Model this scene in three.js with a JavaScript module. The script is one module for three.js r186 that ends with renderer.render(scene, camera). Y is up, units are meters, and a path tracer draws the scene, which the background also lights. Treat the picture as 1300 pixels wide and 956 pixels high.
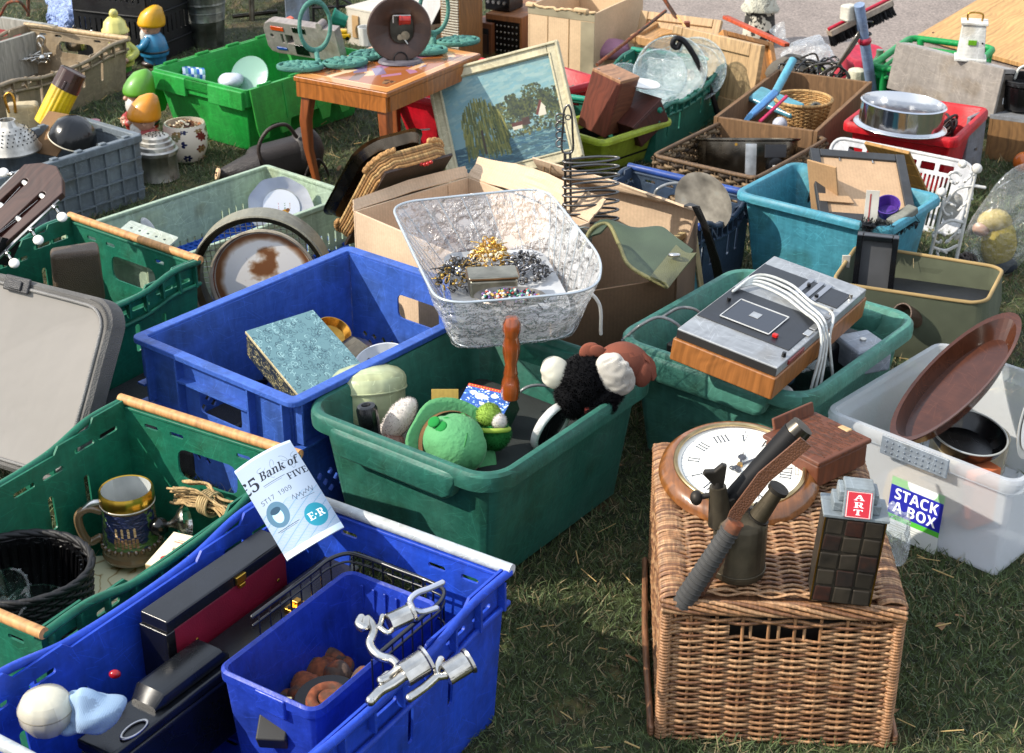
import * as THREE from 'three';
import { RoundedBoxGeometry } from 'three/addons/geometries/RoundedBoxGeometry.js';
import { mergeGeometries, mergeVertices, toCreasedNormals } from 'three/addons/utils/BufferGeometryUtils.js';

// ---------- camera, sky, sun, exposure ----------
const scene = new THREE.Scene();
const camera = new THREE.PerspectiveCamera(2 * Math.atan(478 / 1970) * 180 / Math.PI, 1300 / 956, 0.05, 400);
camera.position.set(0, 1.46, 0);
camera.rotation.set(-25.5 * Math.PI / 180, 0, 0);
camera.setViewOffset(1300, 956, 0, 44, 1300, 956);
camera.focus = 2.5;
camera.userData.fStop = 16;
const renderer = new THREE.WebGLRenderer({ antialias: true });
renderer.toneMapping = THREE.LinearToneMapping;
renderer.toneMappingExposure = 1.82;
renderer.shadowMap.enabled = true;
const SUN = new THREE.Vector3(-1.3, 1.02, 0.3).normalize();
{                                                      // hazy bright sky: pale near the horizon, soft blue above, a broad glow round the sun
  const W = 256, H = 128, d = new Float32Array(W * H * 4), v = new THREE.Vector3();
  for (let y = 0; y < H; y++) for (let x = 0; x < W; x++) {
    const la = ((y + .5) / H - .5) * Math.PI, lo = ((x + .5) / W - .5) * 2 * Math.PI; v.set(Math.cos(la) * Math.cos(lo), Math.sin(la), Math.cos(la) * Math.sin(lo));
    const t = Math.pow(Math.max(0, v.y), .55), g = Math.max(0, v.dot(SUN)), a = .55 * Math.pow(g, 6) + 1.2 * Math.pow(g, 60), k = (y * W + x) * 4, s = .82;
    d[k] = s * (.92 - .3 * t + a); d[k + 1] = s * (.95 - .22 * t + a * .95); d[k + 2] = s * (.98 - .06 * t + a * .84); d[k + 3] = 1;
  }
  const sky = new THREE.DataTexture(d, W, H, THREE.RGBAFormat, THREE.FloatType); sky.mapping = THREE.EquirectangularReflectionMapping; sky.minFilter = sky.magFilter = THREE.LinearFilter; sky.needsUpdate = true;
  scene.background = sky; scene.environment = sky;
}
const sun = new THREE.DirectionalLight(new THREE.Color(1, 0.92, 0.8), 3.4);
sun.position.set(SUN.x * 12, SUN.y * 12, SUN.z * 12 - 3.2);
sun.target.position.set(0, 0, -3.2);
sun.castShadow = true;
sun.shadow.mapSize.set(4096, 4096);
Object.assign(sun.shadow.camera, { left: -5, right: 5, top: 5, bottom: -5, near: 1, far: 30 });
sun.name = 'sunlight';
scene.add(sun, sun.target);

// ---------- helpers ----------
let seedv = 1234567;
const rnd = () => { seedv = (seedv * 1664525 + 1013904223) >>> 0; return seedv / 4294967296; };
const rr = (a, b) => a + (b - a) * rnd();
const V = (a, b, c) => Array.isArray(a) ? new THREE.Vector3(...a) : new THREE.Vector3(a, b, c);
const PI = Math.PI, D = PI / 180;
const hash = (x, y, s) => { let h = (x * 374761393 + y * 668265263 + s * 2147483647) | 0; h = Math.imul(h ^ (h >>> 13), 1274126177); return ((h ^ (h >>> 16)) >>> 0) / 4294967296; };
const sm = t => t * t * (3 - 2 * t), mod = (a, n) => ((a % n) + n) % n, clamp = (v, a = 0, b = 1) => Math.min(b, Math.max(a, v));
const mixn = (a, b, t) => a + (b - a) * t;
function vn(x, y, px, py, s) {
  const i = Math.floor(x), j = Math.floor(y), fx = sm(x - i), fy = sm(y - j);
  const h = (a, b) => hash(mod(a, px), mod(b, py), s);
  return mixn(mixn(h(i, j), h(i + 1, j), fx), mixn(h(i, j + 1), h(i + 1, j + 1), fx), fy);
}
function fbm(u, v, p, o, s, q = p) { let a = 0, w = .5, t = 0; for (let k = 0; k < o; k++) { a += w * vn(u * p, v * q, p, q, s + k); t += w; w *= .5; p *= 2; q *= 2; } return a / t; }
function dtex(n, f, srgb = true, rep = 1) {
  const d = new Uint8Array(n * n * 4);
  for (let y = 0; y < n; y++) for (let x = 0; x < n; x++) { const c = f(x / n, y / n), k = (y * n + x) * 4; const g = Array.isArray(c) ? c : [c, c, c]; for (let i = 0; i < 3; i++) d[k + i] = clamp(g[i]) * 255; d[k + 3] = 255; }
  const t = new THREE.DataTexture(d, n, n); t.wrapS = t.wrapT = THREE.RepeatWrapping; t.magFilter = THREE.LinearFilter; t.minFilter = THREE.LinearMipmapLinearFilter; t.generateMipmaps = true;
  if (srgb) t.colorSpace = THREE.SRGBColorSpace; t.repeat.set(rep, rep); t.needsUpdate = true; return t;
}
function ctex(w, h, draw) {
  const c = document.createElement('canvas'); c.width = w; c.height = h; draw(c.getContext('2d'), w, h);
  const t = new THREE.CanvasTexture(c); t.colorSpace = THREE.SRGBColorSpace; t.anisotropy = 4; return t;
}
const lines = (seed, n, len) => { let s = seed; const r = () => { s = (s * 1664525 + 1013904223) >>> 0; return s / 4294967296; }; return [...Array(n)].map(() => { const a = r() * 7; return [r(), r(), Math.cos(a), Math.sin(a), len * (.2 + r()), .3 + r() * .7]; }); };
const scr = (() => { const n = 512, b = new Float32Array(n * n); for (const [x, y, dx, dy, l, w] of lines(77, 330, .1)) for (let t = 0; t < l; t += 1 / n) { const X = mod(Math.round((x + dx * t + dy * t * t * .4) * n), n), Y = mod(Math.round((y + dy * t) * n), n); b[Y * n + X] = Math.max(b[Y * n + X], w); } return (u, v) => b[mod(Math.floor(v * n), n) * n + mod(Math.floor(u * n), n)]; })();
// shared textures: colour maps multiply the base colour
const TX = {
  scuff: dtex(512, (u, v) => { const d = fbm(u, v, 4, 5, 3), e = fbm(u, v, 40, 2, 9); const dust = clamp((d - .5) * 2.2); const m = clamp((fbm(u, v, 7, 4, 13) - .56) * 5); const k = .8 + dust * .18 + (e - .5) * .1 - m * .06 + (fbm(u, v, 70, 2, 17, 5) - .5) * .09 + (fbm(u, v, 4, 2, 19, 90) - .5) * .06; return [k + scr(u, v) * .3, k - m * .02 + scr(u, v) * .28, k - dust * .02 - m * .05 + scr(u, v) * .25]; }, true, 2.5),
  rough: dtex(512, (u, v) => .62 + .3 * (fbm(u, v, 6, 5, 21) - .5) * 2 + scr(u, v) * .15, false, 2.5),
  bump: dtex(256, (u, v) => fbm(u, v, 24, 3, 31), false, 8),
  dent: dtex(256, (u, v) => fbm(u, v, 4, 4, 37), false, 3),
  wood: dtex(512, (u, v) => { const w = fbm(u, v, 3, 3, 41, 6); const g = fbm(u + w * .04, v, 90, 2, 43, 3), r = .5 + .5 * Math.sin((u * 14 + w * 3.2 + fbm(u, v, 2, 2, 47, 1) * 2) * PI * 2); const k = .8 + .07 * r + .26 * (g - .5) + .12 * (w - .5); return [k, k * .96, k * .9]; }, true, 3),
  card: dtex(512, (u, v) => { const s = fbm(u, v, 5, 5, 51), c = .5 + .5 * Math.sin(u * PI * 2 * 60), f = fbm(u, v, 120, 2, 53); const k = .86 + .1 * (s - .5) * 2 + .025 * c + .07 * (f - .5); return [k, k * .985, k * .96]; }, true, 2.2),
  rust: dtex(256, (u, v) => { const a = fbm(u, v, 5, 5, 61), b = fbm(u, v, 30, 3, 63); const t = clamp((a - .45) * 5); return [mixn(.3, .46, t) * (.7 + b * .6), mixn(.24, .24, t) * (.7 + b * .6), mixn(.2, .13, t) * (.7 + b * .6)]; }, true, 6),
  smudge: dtex(256, (u, v) => .3 + .5 * fbm(u, v, 5, 5, 71) + scr(u * .5, v * .5) * .2, false, 5),
  tarn: dtex(256, (u, v) => { const a = fbm(u, v, 6, 5, 73); const k = .55 + .6 * a; return [k, k * .98, k * .95]; }, true, 6),
  leather: dtex(256, (u, v) => { let m = 9, m2 = 9; const p = 26, x = u * p, y = v * p, i = Math.floor(x), j = Math.floor(y); for (let a = -1; a < 2; a++) for (let b = -1; b < 2; b++) { const X = i + a + hash(mod(i + a, p), mod(j + b, p), 5), Y = j + b + hash(mod(i + a, p), mod(j + b, p), 6), d = Math.hypot(X - x, Y - y); if (d < m) { m2 = m; m = d; } else if (d < m2) m2 = d; } return clamp((m2 - m) * 3); }, false, 10),
  cloth: dtex(256, (u, v) => .5 + .25 * Math.sin(u * 64 * PI * 2) * Math.sign(Math.sin(v * 64 * PI)) + .3 * (fbm(u, v, 8, 4, 81) - .5), false, 6),
  crumple: dtex(512, (u, v) => { let a = 0; for (let k = 0; k < 4; k++) { const p = 5 * 2 ** k; a += Math.abs(fbm(u, v, p, 2, 91 + k) - .5) / (k + 1); } return clamp(1 - a * 2.2); }, false, 5),
  mottle: dtex(512, (u, v) => { const a = fbm(u, v, 4, 5, 101), k = .8 + .4 * (a - .5); return [k, k, k]; }, true, 3),
  fibre: dtex(256, (u, v) => { const k = .78 + .5 * (fbm(u, v, 40, 3, 111, 6) - .5); return [k, k * .97, k * .92]; }, true, 9),
  marble: dtex(256, (u, v) => { const w = fbm(u, v, 3, 4, 121), t = Math.abs(Math.sin((u * 2 + w * 2.4) * PI * 2)), s = Math.pow(1 - t, 6); return [.82 - s * .3, .8 - s * .4, .66 - s * .42]; }, true, 5),
};
const std = (color, rough = .6, o = {}) => new THREE.MeshPhysicalMaterial({ color, roughness: rough, side: THREE.DoubleSide, ...o });
const plas = (color, o = {}) => std(color, .85, { map: TX.scuff, roughnessMap: TX.rough, bumpMap: TX.bump, bumpScale: .0004, specularIntensity: .7, ...o });
const tplas = (color, o = {}) => plas(color, { transmission: .22, thickness: 0, ...o });
const gloss = (color, o = {}) => std(color, .35, { map: TX.scuff, roughnessMap: TX.rough, ...o });
const metal = (color, o = {}) => std(color, .6, { metalness: 1, roughnessMap: TX.smudge, map: TX.tarn, bumpMap: TX.dent, bumpScale: .0008, ...o });
const wood = (color, o = {}) => std(color, .6, { map: TX.wood, bumpMap: TX.wood, bumpScale: .0005, ...o });
const card = (color, o = {}) => std(color, .95, { map: TX.card, bumpMap: TX.card, bumpScale: .0012, ...o });
const fab = (color, o = {}) => std(color, .95, { map: TX.mottle, bumpMap: TX.cloth, bumpScale: .0008, ...o });
const plush = (color, o = {}) => std(color, .95, { transmission: .4, thickness: 0, specularIntensity: .2, ...o });
const leath = (color, o = {}) => std(color, .5, { map: TX.mottle, bumpMap: TX.leather, bumpScale: .0006, ...o });
const milk = (color, o = {}) => new THREE.MeshPhysicalMaterial({ color, roughness: .12, transmission: .72, thickness: 0, ior: 1.45, side: THREE.DoubleSide, ...o });
const cer = (color, o = {}) => std(color, .2, { map: TX.mottle, clearcoat: .5, clearcoatRoughness: .1, ...o });
const paintM = (color, o = {}) => std(color, .45, { map: TX.scuff, bumpMap: TX.bump, bumpScale: .0006, ...o });
const clear = (color, rough = .08, o = {}) => new THREE.MeshPhysicalMaterial({ color, roughness: rough, transmission: 1, thickness: 0, ior: 1.45, side: THREE.DoubleSide, ...o });
const M = {
  chrome: std('#e2e2e0', .22, { metalness: 1, map: TX.tarn, bumpMap: TX.bump, bumpScale: .0003 }), steel: metal('#d2d4d6'), alu: metal('#c9c9c6', { roughness: .9 }), iron: std('#1c1c1e', .55, { metalness: .6, bumpMap: TX.bump, bumpScale: .001 }),
  brass: metal('#c79a4a'), gold: std('#c9a040', .3, { metalness: 1 }), rust: std('#ffffff', .9, { map: TX.rust, bumpMap: TX.dent, bumpScale: .002 }), black: gloss('#0d0d0f'), matblack: plas('#131316'), white: gloss('#e9e9e6'), whitepl: plas('#dfe1e2'),
  cardA: card('#c9a577'), cardB: card('#b08e66'), cardD: card('#8a6a48'), pine: wood('#e6b878'), oak: wood('#b87b42'), walnut: wood('#6b3f24'), mahog: wood('#7d3f22'), dowel: wood('#d9a66e'), verdigris: std('#4f8f80', .7, { map: TX.mottle, bumpMap: TX.bump, bumpScale: .002 }),
  glass: clear('#f2fbf8', .03), poly: clear('#f5f8fa', .16, { transmission: .82, bumpMap: TX.crumple, bumpScale: .006 }), paper: std('#e8e2d4', .9, { map: TX.mottle }), cableW: gloss('#dfe2de'), cableG: gloss('#8d9092'), dark: std('#09090a', .9),
};
const X0 = new THREE.Matrix4();
function tri(g) {                                     // non-indexed copy with uv in metres along the dominant axis
  const keep = g.userData.keep; let q = g.index ? g.toNonIndexed() : g.clone();
  if (!q.attributes.normal) q.computeVertexNormals();
  for (const k of Object.keys(q.attributes)) if (!['position', 'normal', 'uv'].includes(k)) q.deleteAttribute(k);
  q.morphAttributes = {};
  if (!keep || !q.attributes.uv) {
    const p = q.attributes.position, n = p.count, uv = new Float32Array(n * 2), a = V(0, 0, 0), b = V(0, 0, 0), c = V(0, 0, 0);
    for (let i = 0; i < n; i += 3) {
      a.fromBufferAttribute(p, i); b.fromBufferAttribute(p, i + 1).sub(a); c.fromBufferAttribute(p, i + 2).sub(a); b.cross(c);
      const x = Math.abs(b.x), y = Math.abs(b.y), z = Math.abs(b.z);
      for (let k = 0; k < 3; k++) { const X = p.getX(i + k), Y = p.getY(i + k), Z = p.getZ(i + k); const u = x >= y && x >= z ? [Z + .31, Y + .17] : y >= z ? [X, Z] : [X + .53, Y + .71]; uv[(i + k) * 2] = u[0]; uv[(i + k) * 2 + 1] = u[1]; }
    }
    q.setAttribute('uv', new THREE.BufferAttribute(uv, 2));
  }
  return q;
}
const keep = g => { g.userData.keep = true; return g; };
const T = (g, x = 0, y = 0, z = 0, rx = 0, ry = 0, rz = 0, s = 1) => { const q = g.clone(); q.userData = { ...g.userData }; const sc = Array.isArray(s) ? V(s) : V(s, s, s); q.applyMatrix4(new THREE.Matrix4().compose(V(x, y, z), new THREE.Quaternion().setFromEuler(new THREE.Euler(rx, ry, rz)), sc)); return q; };
const counts = {};
const numbered = n => { const k = counts[n] = (counts[n] ?? -1) + 1; return k ? n + '_' + String(k).padStart(3, '0') : n; };
const foot = [];                                      // footprints on the ground where no grass blades grow
function thing(name, label, category, pos = [0, 0, 0], yaw = 0, group) {
  const o = new THREE.Group(); o.name = numbered(name); o.userData = { label, category }; if (group) o.userData.group = group;
  o.position.set(...pos); o.rotation.y = yaw; scene.add(o); return o;
}
function part(parent, name, geos, mat, kind) {
  const gs = [].concat(geos).map(tri), m = new THREE.Mesh(gs.length > 1 ? mergeGeometries(gs) : gs[0], mat);
  m.name = name; m.castShadow = m.receiveShadow = true; if (kind) m.userData.kind = kind; parent.add(m); return m;
}
function struct(name, geo, mat) { const m = part(scene, numbered(name), geo, mat); m.userData.kind = 'structure'; return m; }
// slab frame: A -> B is local x, B -> C is local -z, y is the face that carries A, B, C (at height th)
function slab(name, label, cat, A, B, C, th, group) {
  const a = V(A), b = V(B), c = V(C), ex = b.clone().sub(a), w = ex.length(); ex.normalize();
  const ez = b.clone().sub(c); ez.addScaledVector(ex, -ez.dot(ex)); const l = ez.length(); ez.normalize();
  const ey = ez.clone().cross(ex), o = thing(name, label, cat, [0, 0, 0], 0, group);
  o.quaternion.setFromRotationMatrix(new THREE.Matrix4().makeBasis(ex, ey, ez));
  o.position.copy(a).addScaledVector(ex, w / 2).addScaledVector(ez, -l / 2).addScaledVector(ey, -th);
  o.w = w; o.l = l; o.th = th; return o;
}
const bx = (w, h, d, r = .003, x = 0, y = 0, z = 0, rx = 0, ry = 0, rz = 0) => T(new RoundedBoxGeometry(w, h, d, 2, Math.min(r, w * .49, h * .49, d * .49)), x, y, z, rx, ry, rz);
const cb = (w, h, d, x = 0, y = 0, z = 0, rx = 0, ry = 0, rz = 0) => T(new THREE.BoxGeometry(w, h, d), x, y, z, rx, ry, rz);
const cyl = (r0, r1, h, x = 0, y = 0, z = 0, rx = 0, ry = 0, rz = 0, n = 24, open = false) => T(new THREE.CylinderGeometry(r1, r0, h, n, 1, open), x, y, z, rx, ry, rz);
const sph = (r, x = 0, y = 0, z = 0, s = 1, rx = 0, ry = 0, rz = 0, n = 20) => { const S = Array.isArray(s) ? s : [s, s, s]; return T(new THREE.SphereGeometry(1, n, Math.ceil(n * .7)), x, y, z, rx, ry, rz, S.map(q => q * r)); };
const lathe = (pts, n = 40) => toCreasedNormals(new THREE.LatheGeometry(pts.map(p => new THREE.Vector2(p[0], p[1])), n), .7);
const torus = (R, r, x = 0, y = 0, z = 0, rx = PI / 2, ry = 0, rz = 0, n = 40, m = 8, s = 1) => T(new THREE.TorusGeometry(R, r, m, n), x, y, z, rx, ry, rz, s);
const tube = (pts, r, seg = 40, rs = 7, closed = false) => { const c = new THREE.CatmullRomCurve3(pts.map(p => V(p)), closed); const g = new THREE.TubeGeometry(c, seg, r, rs, closed); if (closed) return g; const a = pts[0], b = pts[pts.length - 1]; return mergeGeometries([g.toNonIndexed(), new THREE.SphereGeometry(r, 6, 5).translate(...a).toNonIndexed(), new THREE.SphereGeometry(r, 6, 5).translate(...b).toNonIndexed()]); };
const bar = (a, b, r, n = 8, r2 = r) => { const p = V(a), q = V(b), d = q.clone().sub(p), g = new THREE.CylinderGeometry(r2, r, d.length(), n); g.applyQuaternion(new THREE.Quaternion().setFromUnitVectors(V(0, 1, 0), d.clone().normalize())); g.translate((p.x + q.x) / 2, (p.y + q.y) / 2, (p.z + q.z) / 2); return g; };
const shp = (pts, holes = []) => { const s = new THREE.Shape(pts.map(p => new THREE.Vector2(...p))); for (const h of holes) s.holes.push(new THREE.Path(h.map(p => new THREE.Vector2(...p)))); return s; };
const ext = (s, d, bev = 0) => { const g = new THREE.ExtrudeGeometry(s, { depth: d, bevelEnabled: bev > 0, bevelSize: bev, bevelThickness: bev, bevelSegments: 2, bevelOffset: -bev, curveSegments: 10 }); return g; };
const rrect = (w, d, r, n = 5) => { r = Math.max(.0005, Math.min(r, w / 2 - .0002, d / 2 - .0002)); const o = []; for (const [sx, sz, a0] of [[1, 1, 0], [-1, 1, 90], [-1, -1, 180], [1, -1, 270]]) for (let k = 0; k <= n; k++) { const a = (a0 + 90 * k / n) * D; o.push([sx * (w / 2 - r) + r * Math.cos(a), sz * (d / 2 - r) + r * Math.sin(a)]); } return o; };
const rhole = (x, y, w, h, r = .004, a = 0) => rrect(w, h, r, 3).map(([p, q]) => [x + p * Math.cos(a) - q * Math.sin(a), y + p * Math.sin(a) + q * Math.cos(a)]).reverse();
function loft(rings, capA = true, capB = true, crease = .6) {     // rings of [x,y,z], same count each
  const n = rings[0].length, pos = [], idx = [];
  for (const r of rings) for (const p of r) pos.push(...p);
  for (let i = 0; i < rings.length - 1; i++) for (let k = 0; k < n; k++) { const a = i * n + k, b = i * n + (k + 1) % n, c = a + n, d = b + n; idx.push(a, c, b, b, c, d); }
  const cap = (i, f) => { const c = pos.length / 3, m = [0, 0, 0]; for (const p of rings[i]) for (let q = 0; q < 3; q++) m[q] += p[q] / n; pos.push(...m); for (let k = 0; k < n; k++) { const a = i * n + k, b = i * n + (k + 1) % n; f ? idx.push(c, a, b) : idx.push(c, b, a); } };
  if (capA) cap(0, true); if (capB) cap(rings.length - 1, false);
  const g = new THREE.BufferGeometry(); g.setAttribute('position', new THREE.Float32BufferAttribute(pos, 3)); g.setIndex(idx);
  return toCreasedNormals(g, crease);
}
// tub profile: list of [inset, y]; wall rings from outside bottom over the rim to the inside bottom
const tubGeo = (w, l, r, prof, n = 6) => loft(prof.map(([i, y]) => rrect(w - 2 * i, l - 2 * i, Math.max(.004, r - i * .8), n).map(([x, z]) => [x, y, z])));
function sheet(rows, th = .002, nu = 24, nv = 24, wob = 0) {       // a cloth through rows of points
  const cs = rows.map(r => new THREE.CatmullRomCurve3(r.map(p => V(p)))), grid = [];
  for (let i = 0; i <= nu; i++) { const c = new THREE.CatmullRomCurve3(cs.map(q => q.getPoint(i / nu))); grid.push([...Array(nv + 1)].map((_, j) => c.getPoint(j / nv))); }
  if (wob) for (let i = 0; i <= nu; i++) for (let j = 0; j <= nv; j++) { grid[i][j].y += wob * (fbm(i / nu, j / nv, 4, 3, 7) - .5); grid[i][j].z += wob * (fbm(i / nu, j / nv, 5, 3, 17) - .5); }
  const pos = [], idx = []; const W = nv + 1;
  for (let s = 0; s < 2; s++) for (let i = 0; i <= nu; i++) for (let j = 0; j <= nv; j++) {
    const a = grid[Math.min(nu, i + 1)][j].clone().sub(grid[Math.max(0, i - 1)][j]), b = grid[i][Math.min(nv, j + 1)].clone().sub(grid[i][Math.max(0, j - 1)]);
    const p = grid[i][j].clone().addScaledVector(a.cross(b).normalize(), (s - .5) * th); pos.push(p.x, p.y, p.z);
  }
  const O = (nu + 1) * W, q = (a, b, c, d) => idx.push(a, b, c, b, d, c);
  for (let i = 0; i < nu; i++) for (let j = 0; j < nv; j++) { const a = i * W + j; q(a, a + 1, a + W, a + W + 1); q(O + a, O + a + W, O + a + 1, O + a + W + 1); }
  for (let i = 0; i < nu; i++) for (const j of [0, nv]) { const a = i * W + j; q(a, a + W, O + a, O + a + W); }
  for (let j = 0; j < nv; j++) for (const i of [0, nu]) { const a = i * W + j; q(a, a + 1, O + a, O + a + 1); }
  const g = new THREE.BufferGeometry(); g.setAttribute('position', new THREE.Float32BufferAttribute(pos, 3)); g.setIndex(idx); return toCreasedNormals(g, 1);
}
const warp = (g0, f) => { const g = g0.index ? g0.toNonIndexed() : g0.clone(), p = g.attributes.position, v = V(0, 0, 0); for (let i = 0; i < p.count; i++) { v.fromBufferAttribute(p, i); f(v); p.setXYZ(i, v.x, v.y, v.z); } g.deleteAttribute('normal'); const q = mergeVertices(new THREE.BufferGeometry().setAttribute('position', p), 1e-5); q.computeVertexNormals(); return q; };
const n3 = (v, f, s) => (vn(v.x * f + 50, v.y * f + v.z * f * .7 + 50, 1000, 1000, s) + vn(v.z * f + 80, v.y * f - v.x * f * .6 + 80, 1000, 1000, s + 3)) - 1;
const lump = (g, amp, f = 20, s = 5) => warp(g, v => { const k = n3(v, f, s) * amp; const n = v.clone().normalize(); v.addScaledVector(n, k); });
function fuzz(g, count, len, wid = .0006, curl = .4) {              // short hairs on a surface, one triangle each
  const q = g.index ? g.toNonIndexed() : g, p = q.attributes.position, n = q.attributes.normal, T3 = p.count / 3, area = []; let tot = 0;
  const a = V(0, 0, 0), b = V(0, 0, 0), c = V(0, 0, 0);
  for (let i = 0; i < T3; i++) { a.fromBufferAttribute(p, i * 3); b.fromBufferAttribute(p, i * 3 + 1).sub(a); c.fromBufferAttribute(p, i * 3 + 2).sub(a); tot += b.cross(c).length(); area.push(tot); }
  const pos = [], nor = [];
  for (let k = 0; k < count; k++) {
    const t = rnd() * tot; let lo = 0, hi = T3 - 1; while (lo < hi) { const m = (lo + hi) >> 1; area[m] < t ? lo = m + 1 : hi = m; }
    let u = rnd(), v = rnd(); if (u + v > 1) { u = 1 - u; v = 1 - v; }
    a.fromBufferAttribute(p, lo * 3); b.fromBufferAttribute(p, lo * 3 + 1).sub(a); c.fromBufferAttribute(p, lo * 3 + 2).sub(a);
    const P = a.clone().addScaledVector(b, u).addScaledVector(c, v), N = V(0, 0, 0).fromBufferAttribute(n, lo * 3).normalize();
    const d = N.clone().add(V(rr(-1, 1), rr(-1, 1), rr(-1, 1)).multiplyScalar(curl)).normalize().multiplyScalar(len * rr(.6, 1.2)), s = V(rr(-1, 1), rr(-1, 1), rr(-1, 1)).cross(N).normalize().multiplyScalar(wid);
    pos.push(P.x - s.x, P.y - s.y, P.z - s.z, P.x + s.x, P.y + s.y, P.z + s.z, P.x + d.x, P.y + d.y, P.z + d.z); for (let e = 0; e < 3; e++) nor.push(N.x, N.y, N.z);
  }
  const r = new THREE.BufferGeometry(); r.setAttribute('position', new THREE.Float32BufferAttribute(pos, 3)); r.setAttribute('normal', new THREE.Float32BufferAttribute(nor, 3)); return r;
}
const discUV = (r, n = 48) => keep(T(new THREE.CircleGeometry(r, n), 0, 0, 0, -PI / 2));
const planeUV = (w, h, x = 0, y = 0, z = 0, rx = -PI / 2, ry = 0, rz = 0) => keep(T(new THREE.PlaneGeometry(w, h), x, y, z, rx, ry, rz));
// print facing local +y at the top of a slab
const printM = (t, rough = .6, o = {}) => std('#ffffff', rough, { map: t, ...o });

// ---------- containers ----------
const up = (p, h) => [p[0], p[1] + h, p[2]];
const addFoot = ([x, z, a, w, l], k = .02) => foot.push([x, z, Math.cos(a), Math.sin(a), w / 2 - k, l / 2 - k]);
// smooth recycling tub with a deep rolled rim and a moulded grip on each short end
function tub(name, label, cat, q, h, mat, { r = .05, lip = .035, tp = .035, out = .018, y0 = 0, grip = true, group, floor = .008 } = {}) {
  const [x, z, a, w, l] = q, o = thing(name, label, cat, [x, y0, z], a, group);
  const wi = y => out + tp * (1 - y / h);
  part(o, 'tub_body', tubGeo(w, l, r, [[wi(0) + .012, 0], [wi(.012), .012], [wi(h * .45), h * .45], [wi(h - lip) , h - lip], [.006, h - lip], [.001, h - lip + .003], [0, h - lip * .5], [.001, h - .006], [.005, h - .001], [.010, h], [.016, h - .002], [.02, h - .008], [wi(h * .5) + .005, h * .5], [wi(floor) + .012, floor + .01], [wi(floor) + .022, floor]], 8), mat);
  if (grip) for (const s of [1, -1]) part(o, 'grip', loft([[-.5, .2], [-.47, .75], [-.42, 1], [.42, 1], [.47, .75], [.5, .2]].map(([u, k]) => rrect(.03 + .012 * k, lip * .75 + .03 * k, .014, 4).map(([p, t]) => [u * w * .62, h - lip * .62 - .016 * k + t, s * (l / 2 - .012) + p * .8]))), mat);
  if (!y0) addFoot(q, .05);
  return o;
}
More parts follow.
